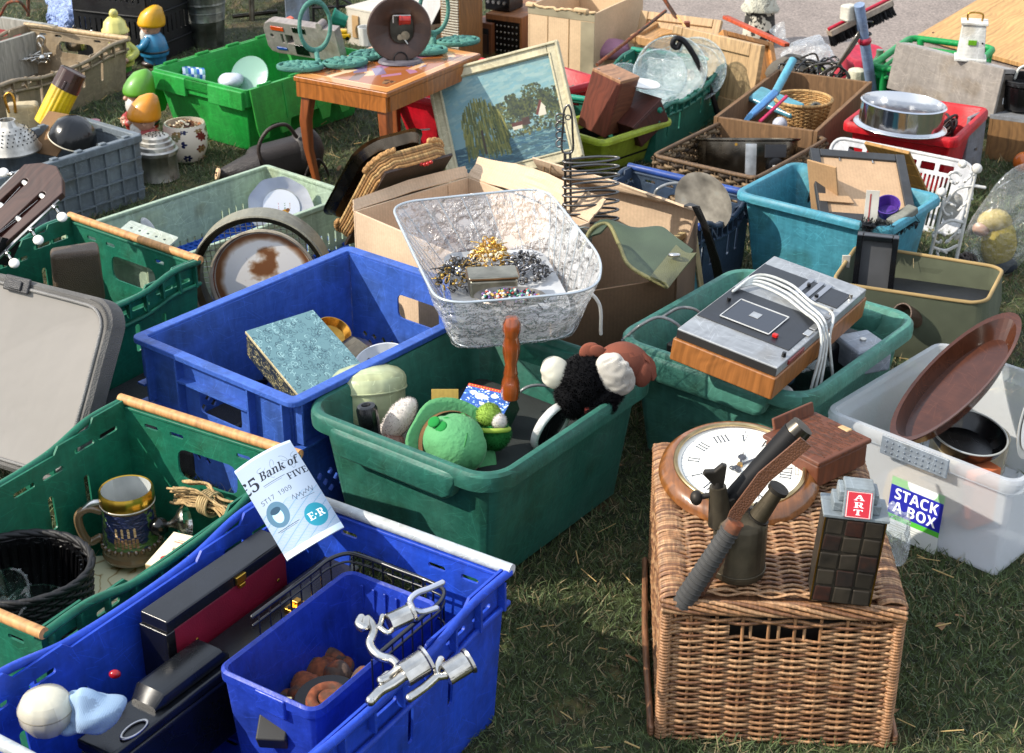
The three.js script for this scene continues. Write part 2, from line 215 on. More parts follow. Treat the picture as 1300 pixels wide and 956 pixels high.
// stacking tray with swing bars: long walls, end walls, floor, dowel bars
function baleTray(name, label, cat, q, h, mat, barMat, { y0 = 0, group, tp = .03, lower = .04 } = {}) {
  const [x, z, a, w, l] = q, o = thing(name, label, cat, [x, y0, z], a, group), t = .004;
  const tap = g => { const p = g.attributes.position; for (let i = 0; i < p.count; i++) { const k = 1 - tp * 2 * (1 - clamp(p.getY(i) / h)); p.setX(i, p.getX(i) * k); p.setZ(i, p.getZ(i) * (1 - tp * 1.4 * (1 - clamp(p.getY(i) / h)))); } g.computeVertexNormals(); return g; };
  const hL = h - lower * .35;
  for (const s of [-1, 1]) {                          // long walls, their top edge stepping up towards both ends
    const L = l / 2, top = [[-L, h], [-L * .72, h], [-L * .68, hL], [-L * .42, hL], [-L * .38, hL - .012], [L * .38, hL - .012], [L * .42, hL], [L * .68, hL], [L * .72, h], [L, h]];
    const holes = []; for (const u of [-.8, -.55, .12, .35, .62, .82]) holes.push(rhole(u * L, h * .84 - (Math.abs(u) < .4 ? .014 : 0), .045, .009));
    for (const u of [-.7, -.35, .3, .6]) holes.push(rhole(u * L, h * .52, .012, .06, .005));
    const g = ext(shp([[-L, 0], [L, 0], ...top.slice().reverse()], holes), t); g.rotateY(PI / 2); g.translate(s * w / 2 - (s > 0 ? t : 0), 0, 0);
    const wall = part(o, 'long_wall', tap(g), mat);
    const ribs = []; for (let k = -5; k <= 5; k++) ribs.push(T(new THREE.BoxGeometry(.011, .036 + .01 * (Math.abs(k) > 3), .004), s * (w / 2 + .005), h * .86 - (Math.abs(k) < 3 ? .012 : 0), k * l * .095));
    ribs.push(tube([[s * (w / 2 + .006), h - .006, -L], [s * (w / 2 + .006), h - .006, -L * .7], [s * (w / 2 + .006), hL - .012, -L * .35], [s * (w / 2 + .006), hL - .012, L * .35], [s * (w / 2 + .006), h - .006, L * .7], [s * (w / 2 + .006), h - .006, L]], .0065, 48, 6));
    ribs.push(tube([[s * (w / 2 + .004), h * .78, -L], [s * (w / 2 + .004), h * .77, -L * .7], [s * (w / 2 + .004), h * .7, -L * .35], [s * (w / 2 + .004), h * .7, L * .35], [s * (w / 2 + .004), h * .77, L * .7], [s * (w / 2 + .004), h * .78, L]], .0045, 48, 6));
    part(wall, 'rib', ribs, mat);
  }
  for (const s of [-1, 1]) {                          // end walls with a hand hole and slots
    const W = w / 2 - t, g = ext(shp([[-W, 0], [W, 0], [W, h - .012], [-W, h - .012]], [rhole(0, h * .66, w * .36, h * .22, .018), rhole(-W * .68, h * .86, .03, .008), rhole(-W * .36, h * .86, .03, .008), rhole(W * .45, h * .86, .03, .008), rhole(W * .74, h * .86, .03, .008)]), t);
    g.translate(0, 0, s * l / 2 - (s > 0 ? t : 0)); part(o, 'end_wall', tap(g), mat);
    part(o, 'carry_bar', [T(bar([-w / 2 - .01, 0, 0], [w / 2 + .01, 0, 0], .0085, 12), 0, h - .002, s * (l / 2 + .002))], barMat);
    part(o, 'rim_strip', [bx(w - .012, .006, .012, .002, 0, h - .013, s * (l / 2 - .001))], mat);
  }
  const fw = w * (1 - tp * 2) / 2 - .004, fl = l * (1 - tp * 1.4) / 2 - .004, holes = []; for (let i = -3; i <= 3; i++) for (let j = -5; j <= 5; j++) if ((i + j) % 2) holes.push(rhole(i * fw * .26, j * fl * .17, .03, .008, .003));
  const f = ext(shp([[-fw, -fl], [fw, -fl], [fw, fl], [-fw, fl]], holes), .004); f.rotateX(-PI / 2); f.translate(0, .004, 0); part(o, 'floor_panel', f, mat);
  if (!y0) addFoot(q, .03);
  return o;
}
// euro stacking crate with a flat flange, ribbed ends and diamond vents
function euroCrate(name, label, cat, q, h, mat, { y0 = 0, group, vents = 2 } = {}) {
  const [x, z, a, w, l] = q, o = thing(name, label, cat, [x, y0, z], a, group), t = .004, ins = .022;
  const wall = (len, handle) => { const L = len / 2, holes = []; if (handle) holes.push(rhole(0, h * .68, len * .3, h * .2, .012));
    for (let s of [-1, 1]) for (let r = 0; r < vents + 1; r++) for (let k = 0; k < 6; k++) { const u = s * (L * .82 - k * .026 - (r % 2) * .013); if (Math.abs(u) > .03) holes.push(rhole(u, h * .2 + r * .017, .011, .011, .001, PI / 4)); }
    return ext(shp([[-L, 0], [L, 0], [L, h - .004], [-L, h - .004]], holes), t); };
  const WL = l - 2 * ins, WW = w - 2 * ins;
  for (const s of [-1, 1]) {
    const g = wall(WL, false); g.rotateY(PI / 2); g.translate(s * (w / 2 - ins) - t / 2, 0, 0); const m = part(o, 'long_wall', g, mat), rb = [];
    for (let k = -4; k <= 4; k++) rb.push(cb(ins - .004, h * .3, .004, s * (w / 2 - ins / 2 - .001), h * .82, k * l * .115)); rb.push(cb(ins - .003, .004, l - .01, s * (w / 2 - ins / 2 - .001), h * .64, 0)); part(m, 'rib', rb, mat);
    const e = wall(WW - .009, true); e.translate(0, 0, s * (l / 2 - ins) - t / 2); const n = part(o, 'end_wall', e, mat), r2 = [];
    for (const k of [-.42, -.22, .22, .42]) r2.push(cb(.004, h * .44, ins - .004, k * w, h * .75, s * (l / 2 - ins / 2 - .001))); r2.push(cb(w - .01, .004, ins - .003, 0, h * .5, s * (l / 2 - ins / 2 - .001)), cb(w * .43, .004, ins - .003, 0, h * .8, s * (l / 2 - ins / 2 - .001))); part(n, 'rib', r2, mat);
  }
  const outer = rrect(w, l, .018, 5), inn = rrect(w - 2 * ins + .001, l - 2 * ins + .001, .006, 4).reverse(), s = shp(outer, [inn]), f = ext(s, .007, .002); f.rotateX(-PI / 2); f.translate(0, h - .007, 0);
  part(o, 'rim', f, mat);
  part(o, 'floor_panel', cb(WW, .005, WL, 0, .0035, 0), mat);
  if (!y0) addFoot(q, .03);
  return o;
}
// thin-walled box of boards or card: each wall is a part
function openBox(name, label, cat, q, h, mat, { t = .006, y0 = 0, group, wallName = 'side_panel', flare = 0, r = .001, names } = {}) {
  const [x, z, a, w, l] = q, o = thing(name, label, cat, [x, y0, z], a, group);
  const mk = (len, sx, sz, ry) => { const g = bx(len, h, t, r, 0, h / 2, 0); g.rotateY(ry); g.translate(sx, 0, sz); return g; };
  for (const s of [-1, 1]) part(o, wallName, mk(l, s * (w / 2 - t / 2), 0, PI / 2), mat);
  for (const s of [-1, 1]) part(o, wallName, mk(w - 2 * t - .001, 0, s * (l / 2 - t / 2), 0), mat);
  part(o, 'base_panel', cb(w - 2 * t - .002, t, l - 2 * t - .002, 0, t / 2 + .001, 0), mat);
  if (!y0) addFoot(q, .01);
  return o;
}
// weave in the xy plane: rows of strands passing stakes; returns groups of geometry by tone
function weave(w, h, pitch, rowH, r, tones = 3, amp = r * 1.3, skip) {
  const out = [...Array(tones)].map(() => []), n = Math.max(2, Math.round(w / pitch)), rows = Math.floor(h / rowH), sub = 4, rs = 5;
  for (let j = 0; j < rows; j++) {
    const y = (j + .5) * rowH, jit = rr(-.2, .2) * rowH, ph = j % 2 ? 0 : PI, rad = r * rr(.85, 1.15);
    let segs = [[0, n * sub]]; if (skip) { const s = skip(y); if (s) segs = [[0, Math.round((s[0] + w / 2) / w * n * sub)], [Math.round((s[1] + w / 2) / w * n * sub), n * sub]]; }
    for (const [s0, s1] of segs) {
      if (s1 - s0 < 2) continue; const pos = [], idx = [];
      for (let i = s0; i <= s1; i++) { const u = i / sub, xx = -w / 2 + u * w / n, zz = amp * Math.cos(u * PI + ph) , yy = y + jit * Math.sin(u * 1.7 + j) + rowH * .25 * Math.sin(u * .9 + j * .13);
        for (let k = 0; k < rs; k++) { const b = k / rs * PI * 2; pos.push(xx, yy + Math.cos(b) * rad, zz + Math.sin(b) * rad * .8); } }
      for (let i = 0; i < s1 - s0; i++) for (let k = 0; k < rs; k++) { const A = i * rs + k, B = i * rs + (k + 1) % rs; idx.push(A, A + rs, B, B, A + rs, B + rs); }
      const g = new THREE.BufferGeometry(); g.setAttribute('position', new THREE.Float32BufferAttribute(pos, 3)); g.setIndex(idx); g.computeVertexNormals(); out[Math.floor(rnd() * tones)].push(g);
    }
  }
  return out;
}
const stakes = (w, h, pitch, r) => { const n = Math.max(2, Math.round(w / pitch)), o = []; for (let i = 0; i <= n; i++) o.push(cyl(r, r, h, -w / 2 + i * w / n, h / 2, 0, 0, 0, 0, 6)); return o; };
// basket with four woven walls
function wovenBox(name, label, cat, q, h, mats, { y0 = 0, pitch = .03, rowH = .009, r = .0042, rim, sr = .003, rimR = .006, skip } = {}) {
  const [x, z, a, w, l] = q, o = thing(name, label, cat, [x, y0, z], a), all = mats.map(() => []), st = [];
  for (const [len, ry, px, pz, f] of [[w, 0, 0, l / 2, 1], [w, 0, 0, -l / 2, 0], [l, PI / 2, w / 2, 0, 0], [l, PI / 2, -w / 2, 0, 0]]) {
    weave(len, h, pitch, rowH, r, mats.length, r * 1.3, f ? skip : null).forEach((gs, i) => gs.forEach(g => { g.rotateY(ry); g.translate(px, 0, pz); all[i].push(g); }));
    for (const g of stakes(len, h, pitch, sr)) { g.rotateY(ry); g.translate(px, 0, pz); st.push(g); }
  }
  all.forEach((gs, i) => gs.length && part(o, 'woven_strand', gs, mats[i], 'stuff'));
  part(o, 'stake', st, mats[0], 'stuff');
  if (rim) part(o, 'rim', [tube(rrect(w, l, .012, 3).map(([p, s]) => [p, h, s]), rimR, 80, 7, true)], rim);
  part(o, 'base_panel', cb(w - .01, .006, l - .01, 0, .004, 0), mats[0]);
  if (!y0) addFoot(q, .01);
  return o;
}

// ---------- ground, road ----------
const grassTex = dtex(512, (u, v) => { const a = fbm(u, v, 5, 5, 201), b = fbm(u, v, 60, 3, 203), c = clamp((fbm(u, v, 9, 4, 207) - .5) * 4), k = .45 + .8 * b; return [mixn(.2, .38, c) * k * (.7 + .5 * a), mixn(.23, .32, c) * k * (.7 + .5 * a), mixn(.1, .19, c) * k * (.7 + .5 * a)]; }, true, 1.4);
{
  const g = new THREE.PlaneGeometry(120, 120, 4, 4); g.rotateX(-PI / 2); struct('ground', g, std('#ffffff', 1, { map: grassTex, bumpMap: TX.dent, bumpScale: .01 }));
  const road = dtex(512, (u, v) => { const s = fbm(u, v, 110, 2, 211), p = fbm(u, v, 6, 4, 213); const k = .66 + .3 * (s - .5) + .12 * (p - .5); return [k * 1.05, k, k * .97]; }, true, 1.6);
  const pts = [[.12, 5.2], [.5, 5.06], [1, 5.02], [1.6, 4.94], [2.6, 4.9], [60, 4], [60, 60], [-3, 60], [-.4, 12], [.05, 6.6]];
  const r = new THREE.ShapeGeometry(shp(pts)); r.rotateX(-PI / 2); r.translate(0, .005, 0); struct('road', r, std('#b9b2ac', .95, { map: road, bumpMap: road, bumpScale: .003 }));
}
const E = {};   // containers by short key, for what lies in them

// ---------- hamper (bottom right) ----------
{
  const q = [0.38,-1.955,-0.058,0.318,0.429], [x, z, a, w, l] = q, h = .24, mats = ['#b58862', '#92684b', '#caa17b'].map(c => std(c, .55, { map: TX.fibre, bumpMap: TX.fibre, bumpScale: .0006 }));
  const o = thing('wicker_hamper', 'large brown wicker hamper with clock and blowtorch standing on its lid', 'hamper', [x, 0, z], a); addFoot(q, .0);
  const body = [[], [], []], st = [], hb = h - .026, win = y => (y > hb - .034 && y < hb - .012 ? [-w * .22, w * .16] : null);
  for (const [len, ry, px, pz, f] of [[w, 0, 0, l / 2, 1], [w, 0, 0, -l / 2, 0], [l, PI / 2, w / 2, 0, 0], [l, PI / 2, -w / 2, 0, 0]]) {
    weave(len, hb, .0345, .0050, .00265, 3, .0036, f ? win : null).forEach((gs, i) => gs.forEach(g => { g.rotateY(ry); g.translate(px, 0, pz); body[i].push(g); }));
    for (const g of stakes(len, hb, .0345, .0026)) { g.rotateY(ry); g.translate(px, 0, pz); st.push(g); }
  }
  const bd = part(o, 'basket_body', [cb(w - .02, .006, l - .02, 0, .006, 0)], mats[1]);
  body.forEach((gs, i) => part(bd, 'woven_strand', gs, mats[i], 'stuff')); part(bd, 'stake', st, mats[0], 'stuff');
  for (const [sx, sz] of [[-1, 1], [1, 1], [-1, -1], [1, -1]]) { const g = []; for (let k = 0; k < 42; k++) g.push(torus(.0072, .0026, sx * (w / 2 - .002), .006 + k * .0051, sz * (l / 2 - .002), PI / 2 + rr(-.08, .08), 0, 0, 10, 5)); part(bd, 'corner_post', g, mats[0], 'stuff'); }
  part(bd, 'foot_border', [-1, 1].flatMap(s => [0, 1, 2].map(k => tube([[s * (w / 2 + .012), .008 + k * .005, -l / 2], [s * (w / 2 + .016), .012 + k * .005, 0], [s * (w / 2 + .012), .01 + k * .005, l / 2]], .0052, 20, 6))), mats[1]);
  // lid: rows along x over stakes along z, wrapped side borders, plaited front and back borders
  const lid = part(o, 'lid', [cb(w - .03, .004, l - .03, 0, h - .012, 0)], mats[1]), lw = [[], [], []];
  weave(w - .04, l - .03, .031, .0056, .0029, 3, .0036).forEach((gs, i) => gs.forEach(g => { g.rotateX(-PI / 2); g.translate(0, h - .002, l / 2 - .015); lw[i].push(g); }));
  lw.forEach((gs, i) => part(lid, 'woven_strand', gs, mats[i], 'stuff'));
  for (const s of [-1, 1]) { const gs = [[], [], []]; for (let k = 0; k < Math.floor(l / .0056); k++) gs[Math.floor(rnd() * 3)].push(torus(.0155, .0029, s * (w / 2 - .012), h - .006, -l / 2 + .004 + k * .0056, 0, rr(-.06, .06), rr(-.1, .1), 14, 5, [1.15, .6, 1])); gs.forEach((g, i) => part(lid, 'wrapped_border', g, mats[i], 'stuff')); }
  for (const s of [-1, 1]) { const gs = [[], [], []]; for (let k = 0; k < 7; k++) gs[k % 3].push(tube([...Array(15)].map((_, i) => { const u = i / 14, an = u * 9 + k * .9; return [-w / 2 - .004 + u * (w + .008), h - .012 + Math.cos(an) * .0085, s * (l / 2 + .001) + Math.sin(an) * .0075]; }), .0031, 60, 6)); gs.forEach((g, i) => part(lid, 'plaited_border', g, mats[i])); }
  for (const u of [-.1, .02, .13]) part(bd, 'window_stake', [cyl(.0025, .0025, .026, u * w - .01, hb - .022, l / 2 - .002, 0, 0, 0, 6)], mats[2]);
  part(bd, 'lining', [cb(w * .6, .09, .004, 0, hb - .05, l / 2 - .03)], std('#17120f', .6, { map: TX.mottle }));  // near-black sheet added behind the window, painted shade of the empty inside
}
// clock
{
  const dial = ctex(1024, 1024, (c, W) => {
    c.fillStyle = '#f1eee2'; c.fillRect(0, 0, W, W); c.translate(W / 2, W / 2);
    c.strokeStyle = '#3a3f4a'; c.lineWidth = 3; for (const r of [470, 446]) { c.beginPath(); c.arc(0, 0, r, 0, 7); c.stroke(); }
    for (let i = 0; i < 60; i++) { const t = i / 60 * PI * 2; c.lineWidth = i % 5 ? 2 : 7; c.beginPath(); c.moveTo(Math.sin(t) * 446, -Math.cos(t) * 446); c.lineTo(Math.sin(t) * 470, -Math.cos(t) * 470); c.stroke(); }
    c.fillStyle = '#26282e'; c.textAlign = 'center'; c.textBaseline = 'middle';
    ['XII', 'I', 'II', 'III', 'IIII', 'V', 'VI', 'VII', 'VIII', 'IX', 'X', 'XI'].forEach((s, i) => { c.save(); c.rotate(i * PI / 6); c.translate(0, -370); c.scale(.8, 1.25); c.font = 'bold 104px serif'; c.fillText(s, 0, 0); c.restore(); });
  });
  const R = .122, o = thing('wall_clock', 'round wooden wall clock with white Roman numeral dial lying on the hamper', 'clock', [0.346,0.262,-2.049]);
  o.rotation.set(9 * D, 0, 0); const rot = 137 * D;
  part(o, 'wooden_surround', [lathe([[.085, -.02], [.1, -.02], [R - .004, -.012], [R, -.004], [R - .002, .004], [.112, .013], [.102, .017], [.098, .016], [.096, .01], [.085, .008]], 72)], wood('#8d5a2a', { roughness: .3, clearcoat: .5 }));
  part(o, 'brass_bezel', [torus(.0975, .0035, 0, .0175, 0, PI / 2, 0, 0, 72, 10)], metal('#c9b48a'));
  const d = discUV(.0965, 64); d.rotateY(rot); part(o, 'dial', [keep(T(d, 0, .0125, 0))], printM(dial, .55));
  const hand = (ang, L) => { const g = [ext(shp([[-.0022, -.014], [.0022, -.014], [.0016, L * .5], [.005, L * .6], [.0016, L * .7], [0, L], [-.0016, L * .7], [-.005, L * .6], [-.0016, L * .5]]), .0014), torus(.0055, .0013, 0, L * .58, .0007, 0, 0, 0, 16, 5), torus(.004, .0012, 0, -.014, .0007, 0, 0, 0, 12, 5)]; return g.map(q => { q.rotateX(-PI / 2); q.rotateY(ang); q.translate(0, .0145, 0); return q; }); };
  part(o, 'hour_hand', hand(-.3, .034), std('#2b2b30', .5)); part(o, 'minute_hand', hand(-1.05, .07), std('#2b2b30', .5));
  part(o, 'hand_boss', [cyl(.005, .004, .004, 0, .016, 0)], M.brass);
  const gl = part(o, 'glass', [lathe([[.0005, .026], [.03, .0255], [.06, .0238], [.085, .0208], [.0955, .0185]], 48)], clear('#ffffff', .02));
}
// carved wooden box behind the clock
{
  const o = slab('carved_wooden_box', 'dark carved wooden box with chipped edge lying behind the wall clock', 'wooden box', [0.391,0.3,-2.096], [0.458,0.3,-2.012], [0.546,0.3,-2.084], .045), { w, l } = o;
  const m = wood('#6f3d22', { bumpMap: TX.dent, bumpScale: .006 });
  part(o, 'box_body', [bx(w, .038, l, .004, 0, .019, 0)], m); part(o, 'lid_panel', [bx(w + .008, .008, l + .008, .003, 0, .0435, 0)], m);
  const rid = []; for (let k = 0; k < 240; k++) { const a = rr(-w / 2 + .004, w / 2 - .012), c = rr(-l / 2 + .003, l / 2 - .003), L = rr(.006, .02); rid.push(bar([a, .0478, c], [Math.min(w / 2 - .003, a + L), .0478, c + rr(-.002, .002)], rr(.0004, .001), 4)); } part(o, 'carving', rid, wood('#4f2a18'), 'stuff');
  part(o, 'back_board', [bx(.006, .03, l * .8, .002, -w / 2 - .004, .05, -.01, 0, 0, .25)], m);
  part(o, 'chipped_edge', [lump(bx(.02, .006, .012, .002, w * .1, .046, -l / 2 + .006), .003, 90)], wood('#d8b98a'));
}
// blowtorch with leather strap
{
  const N = (p) => V(p);
  const b = [0.312,0.248,-1.802], o = thing('blowtorch', 'old dull brass blowtorch with leather strap standing on the hamper lid', 'blowtorch', b), L = p => [p[0] - b[0], p[1] - b[1], p[2] - b[2]];
  const gm = metal('#5f584a', { roughness: 1, metalness: .75, bumpScale: .002 }), dk = metal('#3a3733', { metalness: .7, roughness: 1 });
  part(o, 'fuel_tank', [lathe([[0, 0], [.034, 0], [.037, .003], [.0375, .008], [.037, .012], [.0365, .082], [.034, .089], [.024, .096], [.012, .099], [0, .1]], 40), torus(.0372, .0014, 0, .012, 0)], gm);
  const nk0 = L([0.332,0.339,-1.802]), nk1 = L([0.355,0.385,-1.802]); nk0[2] += .008; nk1[2] += .012;
  const nk = part(o, 'filler_neck', [bar(nk0, nk1, .0135, 16, .010)], gm); const ax = V(nk1).sub(V(nk0)).normalize(), e = V(nk1).addScaledVector(ax, .006);
  part(nk, 'cap', [bar(nk1, [e.x, e.y, e.z], .0145, 20)], dk); part(nk, 'collar', [bar(nk0, V(nk0).addScaledVector(ax, .004).toArray(), .016, 16)], dk);
  const p0 = L([0.284,0.326,-1.802]), p1 = L([0.277,0.385,-1.802]); part(o, 'pump_body', [bar(p0, p1, .017, 16, .0115)], gm);
  const wn = ext(shp([[-.016, .012], [-.012, .016], [0, .012], [.013, .018], [.018, .014], [.01, -.004], [.006, -.012], [-.006, -.012], [-.01, -.003]]), .006, .002); wn.rotateZ(.35); wn.translate(p1[0] - .002, p1[1] + .014, p1[2] - .003); part(o, 'wing_valve', [wn, cyl(.008, .006, .01, p1[0], p1[1] + .003, p1[2])], dk);
  const k0 = L([0.249,0.367,-1.802]), k1 = L([0.271,0.372,-1.802]); part(o, 'side_screw', [bar(k0, k1, .004), sph(.0105, ...k0, [.8, 1, 1])], dk);
  const t0 = L([0.299,0.357,-1.802]), t1 = L([0.378,0.46,-1.802]), t2 = L([0.387,0.471,-1.802]); for (const t of [t0, t1, t2]) t[2] -= .012;
  const bt = part(o, 'burner_tube', [bar(t0, t1, .014, 24, .0185)], std('#17171a', .6, { metalness: .5, map: TX.tarn })); part(bt, 'nozzle', [bar(t1, t2, .0175, 24, .016), bar(L([0.372,0.452,-1.802]).map((v, i) => i === 2 ? v - .012 : v), t1, .0182, 24)], metal('#6b6862'));
  const f = (px, py) => V(px); part(bt, 'air_hole', [.3, .55, .8].map(u => { const c = V(t0).lerp(V(t1), u); return bx(.014, .007, .006, .002, c.x + .004, c.y - .002, c.z + .0145, 0, 0, .8); }), M.dark);
  part(o, 'valve_block', [bx(.03, .03, .02, .004, t0[0] + .004, t0[1] - .004, t0[2] + .004, 0, 0, .5), cyl(.006, .006, .03, t0[0] + .02, t0[1] - .012, t0[2] + .012, 0, 0, 1.2), cyl(.008, .008, .01, t0[0] + .035, t0[1] - .007, t0[2] + .012, 0, 0, 1.2)], dk);
  const sp = [[0.381,0.477,-1.802], [0.346,0.437,-1.802], [0.317,0.409,-1.802], [0.298,0.367,-1.802], [0.285,0.32,-1.802], [0.269,0.266,-1.802], [0.243,0.219,-1.802]].map(L), wd = [.010, .010, .010, .009, .008, .010, .012];
  const off = s => sp.map((p, i) => { const t = V(sp[Math.min(6, i + 1)]).sub(V(sp[Math.max(0, i - 1)])).normalize(); return [p[0] - t.y * s * wd[i], p[1] + t.x * s * wd[i], p[2] + .042 - i * .001]; });
  part(o, 'leather_strap', [sheet([off(-1), off(0), off(1)], .003, 4, 40)], leath('#7d5138'));
  const h0 = L([0.23,0.227,-1.802]), h1 = L([0.291,0.345,-1.802]); h0[2] += .05; h1[2] += .045; part(o, 'wrapped_handle', [bar(h0, h1, .0145, 18, .0125), ...[...Array(16)].map((_, i) => { const c = V(h0).lerp(V(h1), (i + .5) / 16), g = new THREE.TorusGeometry(.0138 - i * .0001, .0016, 5, 20); g.applyQuaternion(new THREE.Quaternion().setFromUnitVectors(V(0, 0, 1), V(h1).sub(V(h0)).normalize().add(V(.05, 0, 0)).normalize())); g.translate(c.x, c.y, c.z); return g; })], std('#4b4a48', .9, { map: TX.mottle, bumpMap: TX.dent, bumpScale: .003 }));
  const c1 = V(h1), c2 = c1.clone().add(V(h1).sub(V(h0)).normalize().multiplyScalar(.014)); part(o, 'perforated_collar', [bar(h1, c2.toArray(), .0135, 18, .012)], M.rust);
}
// cast building with the ART sign
{
  const b = [0.442,0.248,-1.752], o = thing('metal_bank', 'dark cast metal building ornament with red ART sign on top', 'ornament', b, -.1); o.rotation.z = -.07; const H = .132, W = .078, Dp = .05;
  const m = std('#3a342b', .65, { metalness: .4, map: TX.tarn, bumpMap: TX.dent, bumpScale: .006 });
  part(o, 'building_body', [cb(W, H, Dp, 0, H / 2, 0)], m); const pl = [];
  for (let i = 0; i < 3; i++) for (let j = 0; j < 5; j++) pl.push(lump(bx(W / 3 - rr(.0015, .004), H / 5 - rr(.0015, .004), .004, .0022, (i - 1) * W / 3.05, (j + .5) * H / 5, Dp / 2 + rr(-.0006, .0012), 0, 0, rr(-.05, .05)), .0022, 120, i + j * 3));
  const rm = std('#6e665c', .85, { map: TX.rust, metalness: .25, bumpMap: TX.dent, bumpScale: .006 }); pl.forEach((g, i) => part(o, 'relief_panel', [g], i % 3 ? m : rm));
  for (const s of [-1, 1]) part(o, 'gilt_edge', [bx(.0022, H, .003, .0008, s * (W / 2 + .0006), H / 2, Dp / 2)], metal('#a8823c'));
  const gr = paintM('#8d979c'), rf = part(o, 'roof', [bx(W + .008, .005, Dp + .006, .0015, 0, H + .0025, 0), bx(W * .8, .014, Dp * .7, .002, 0, H + .012, 0), bx(W * .66, .016, Dp * .6, .002, 0, H + .027, 0), bx(W * .5, .006, Dp * .6, .002, 0, H + .038, 0)], gr);
  const t = ctex(128, 256, (c) => { c.fillStyle = '#b81f2e'; c.fillRect(0, 0, 128, 256); c.strokeStyle = '#e7cfc8'; c.lineWidth = 5; c.strokeRect(5, 5, 118, 246); c.fillStyle = '#fff'; c.font = 'bold 74px serif'; c.textAlign = 'center'; ['A', 'R', 'T'].forEach((s, i) => c.fillText(s, 64, 84 + i * 72)); });
  part(rf, 'sign', [planeUV(W * .42, .034, 0, H + .0215, Dp * .35 + .006, -.42)], printM(t, .4)); part(rf, 'sign_backing', [bx(W * .5, .037, .005, .001, 0, H + .0215, Dp * .35 + .0028, -.42)], gr);
}
// crumpled clear bag behind the hamper
{
  const b = [0.578,0.13,-2.007], o = thing('plastic_bag', 'small crumpled clear plastic bag hanging between hamper and clear tub', 'plastic bag', b), g = warp(new THREE.SphereGeometry(1, 30, 24), v => { const k = 1 + n3(v, 3, 8) * .45; v.multiplyScalar(k); v.set(v.x * .026, v.y * .05 + .04, v.z * .02); });
  part(o, 'bag', [g], M.poly);
}

// ---------- clear tub with trays (right) ----------
{
  const q = [0.804,-2.381,-0.771,0.37,0.393], [x, z, a, w, l] = q, h = .2; E.clear = q;
  const fro = new THREE.MeshPhysicalMaterial({ color: '#f6f8fa', roughness: .2, transmission: .74, thickness: 0, ior: 1.2, side: THREE.DoubleSide, bumpMap: TX.bump, bumpScale: .0004 });
  const o = thing('clear_storage_tub', 'frosted clear plastic tub labelled STACK A BOX holding brown trays', 'storage tub', [x, 0, z], a); addFoot(q, .03);
  part(o, 'tub_body', tubGeo(w, l, .03, [[.032, .002], [.026, .006], [.014, h - .03], [.004, h - .026], [.001, h - .02], [0, h - .006], [.003, h], [.012, h], [.016, h - .006], [.028, .008], [.034, .006]], 6), fro);
  part(o, 'grip', [bx(w * .34, .034, .004, .002, 0, h - .018, l / 2 + .001, -.12), ...[...Array(30)].map((_, i) => sph(.0018, -w * .14 + (i % 10) * w * .031, h - .009 - Math.floor(i / 10) * .009, l / 2 + .0028 + Math.floor(i / 10) * .0012, 1, 0, 0, 0, 8))], std('#c3cfdc', .35, { transmission: .6, thickness: 0, map: TX.scuff }));
  const t = ctex(512, 512, (c) => { c.fillStyle = '#f4f6f2'; c.fillRect(0, 0, 512, 512); c.fillStyle = '#54b63c'; c.fillRect(0, 0, 512, 70); c.beginPath(); c.fillStyle = '#f4f6f2'; c.ellipse(300, 0, 150, 100, 0, 0, 7); c.fill(); c.fillStyle = '#272b9c'; c.fillRect(0, 70, 512, 250); c.fillStyle = '#54b63c'; c.fillRect(0, 320, 512, 44); c.fillStyle = '#cfd2cf'; c.fillRect(0, 364, 512, 148); c.fillStyle = '#fff'; c.textAlign = 'center'; c.font = 'bold 128px sans-serif'; c.save(); c.translate(256, 182); c.scale(1.12, 1); c.fillText('STACK', 0, 0); c.fillText('A BOX', 0, 116); c.restore(); c.fillStyle = '#9aa09c'; for (let i = 0; i < 5; i++) c.fillRect(40, 392 + i * 20, 300 - i * 30, 6); });
  part(o, 'label', [planeUV(.1, .112, w * .012, .062, l / 2 - .0165, -.06)], printM(t, .4));
}
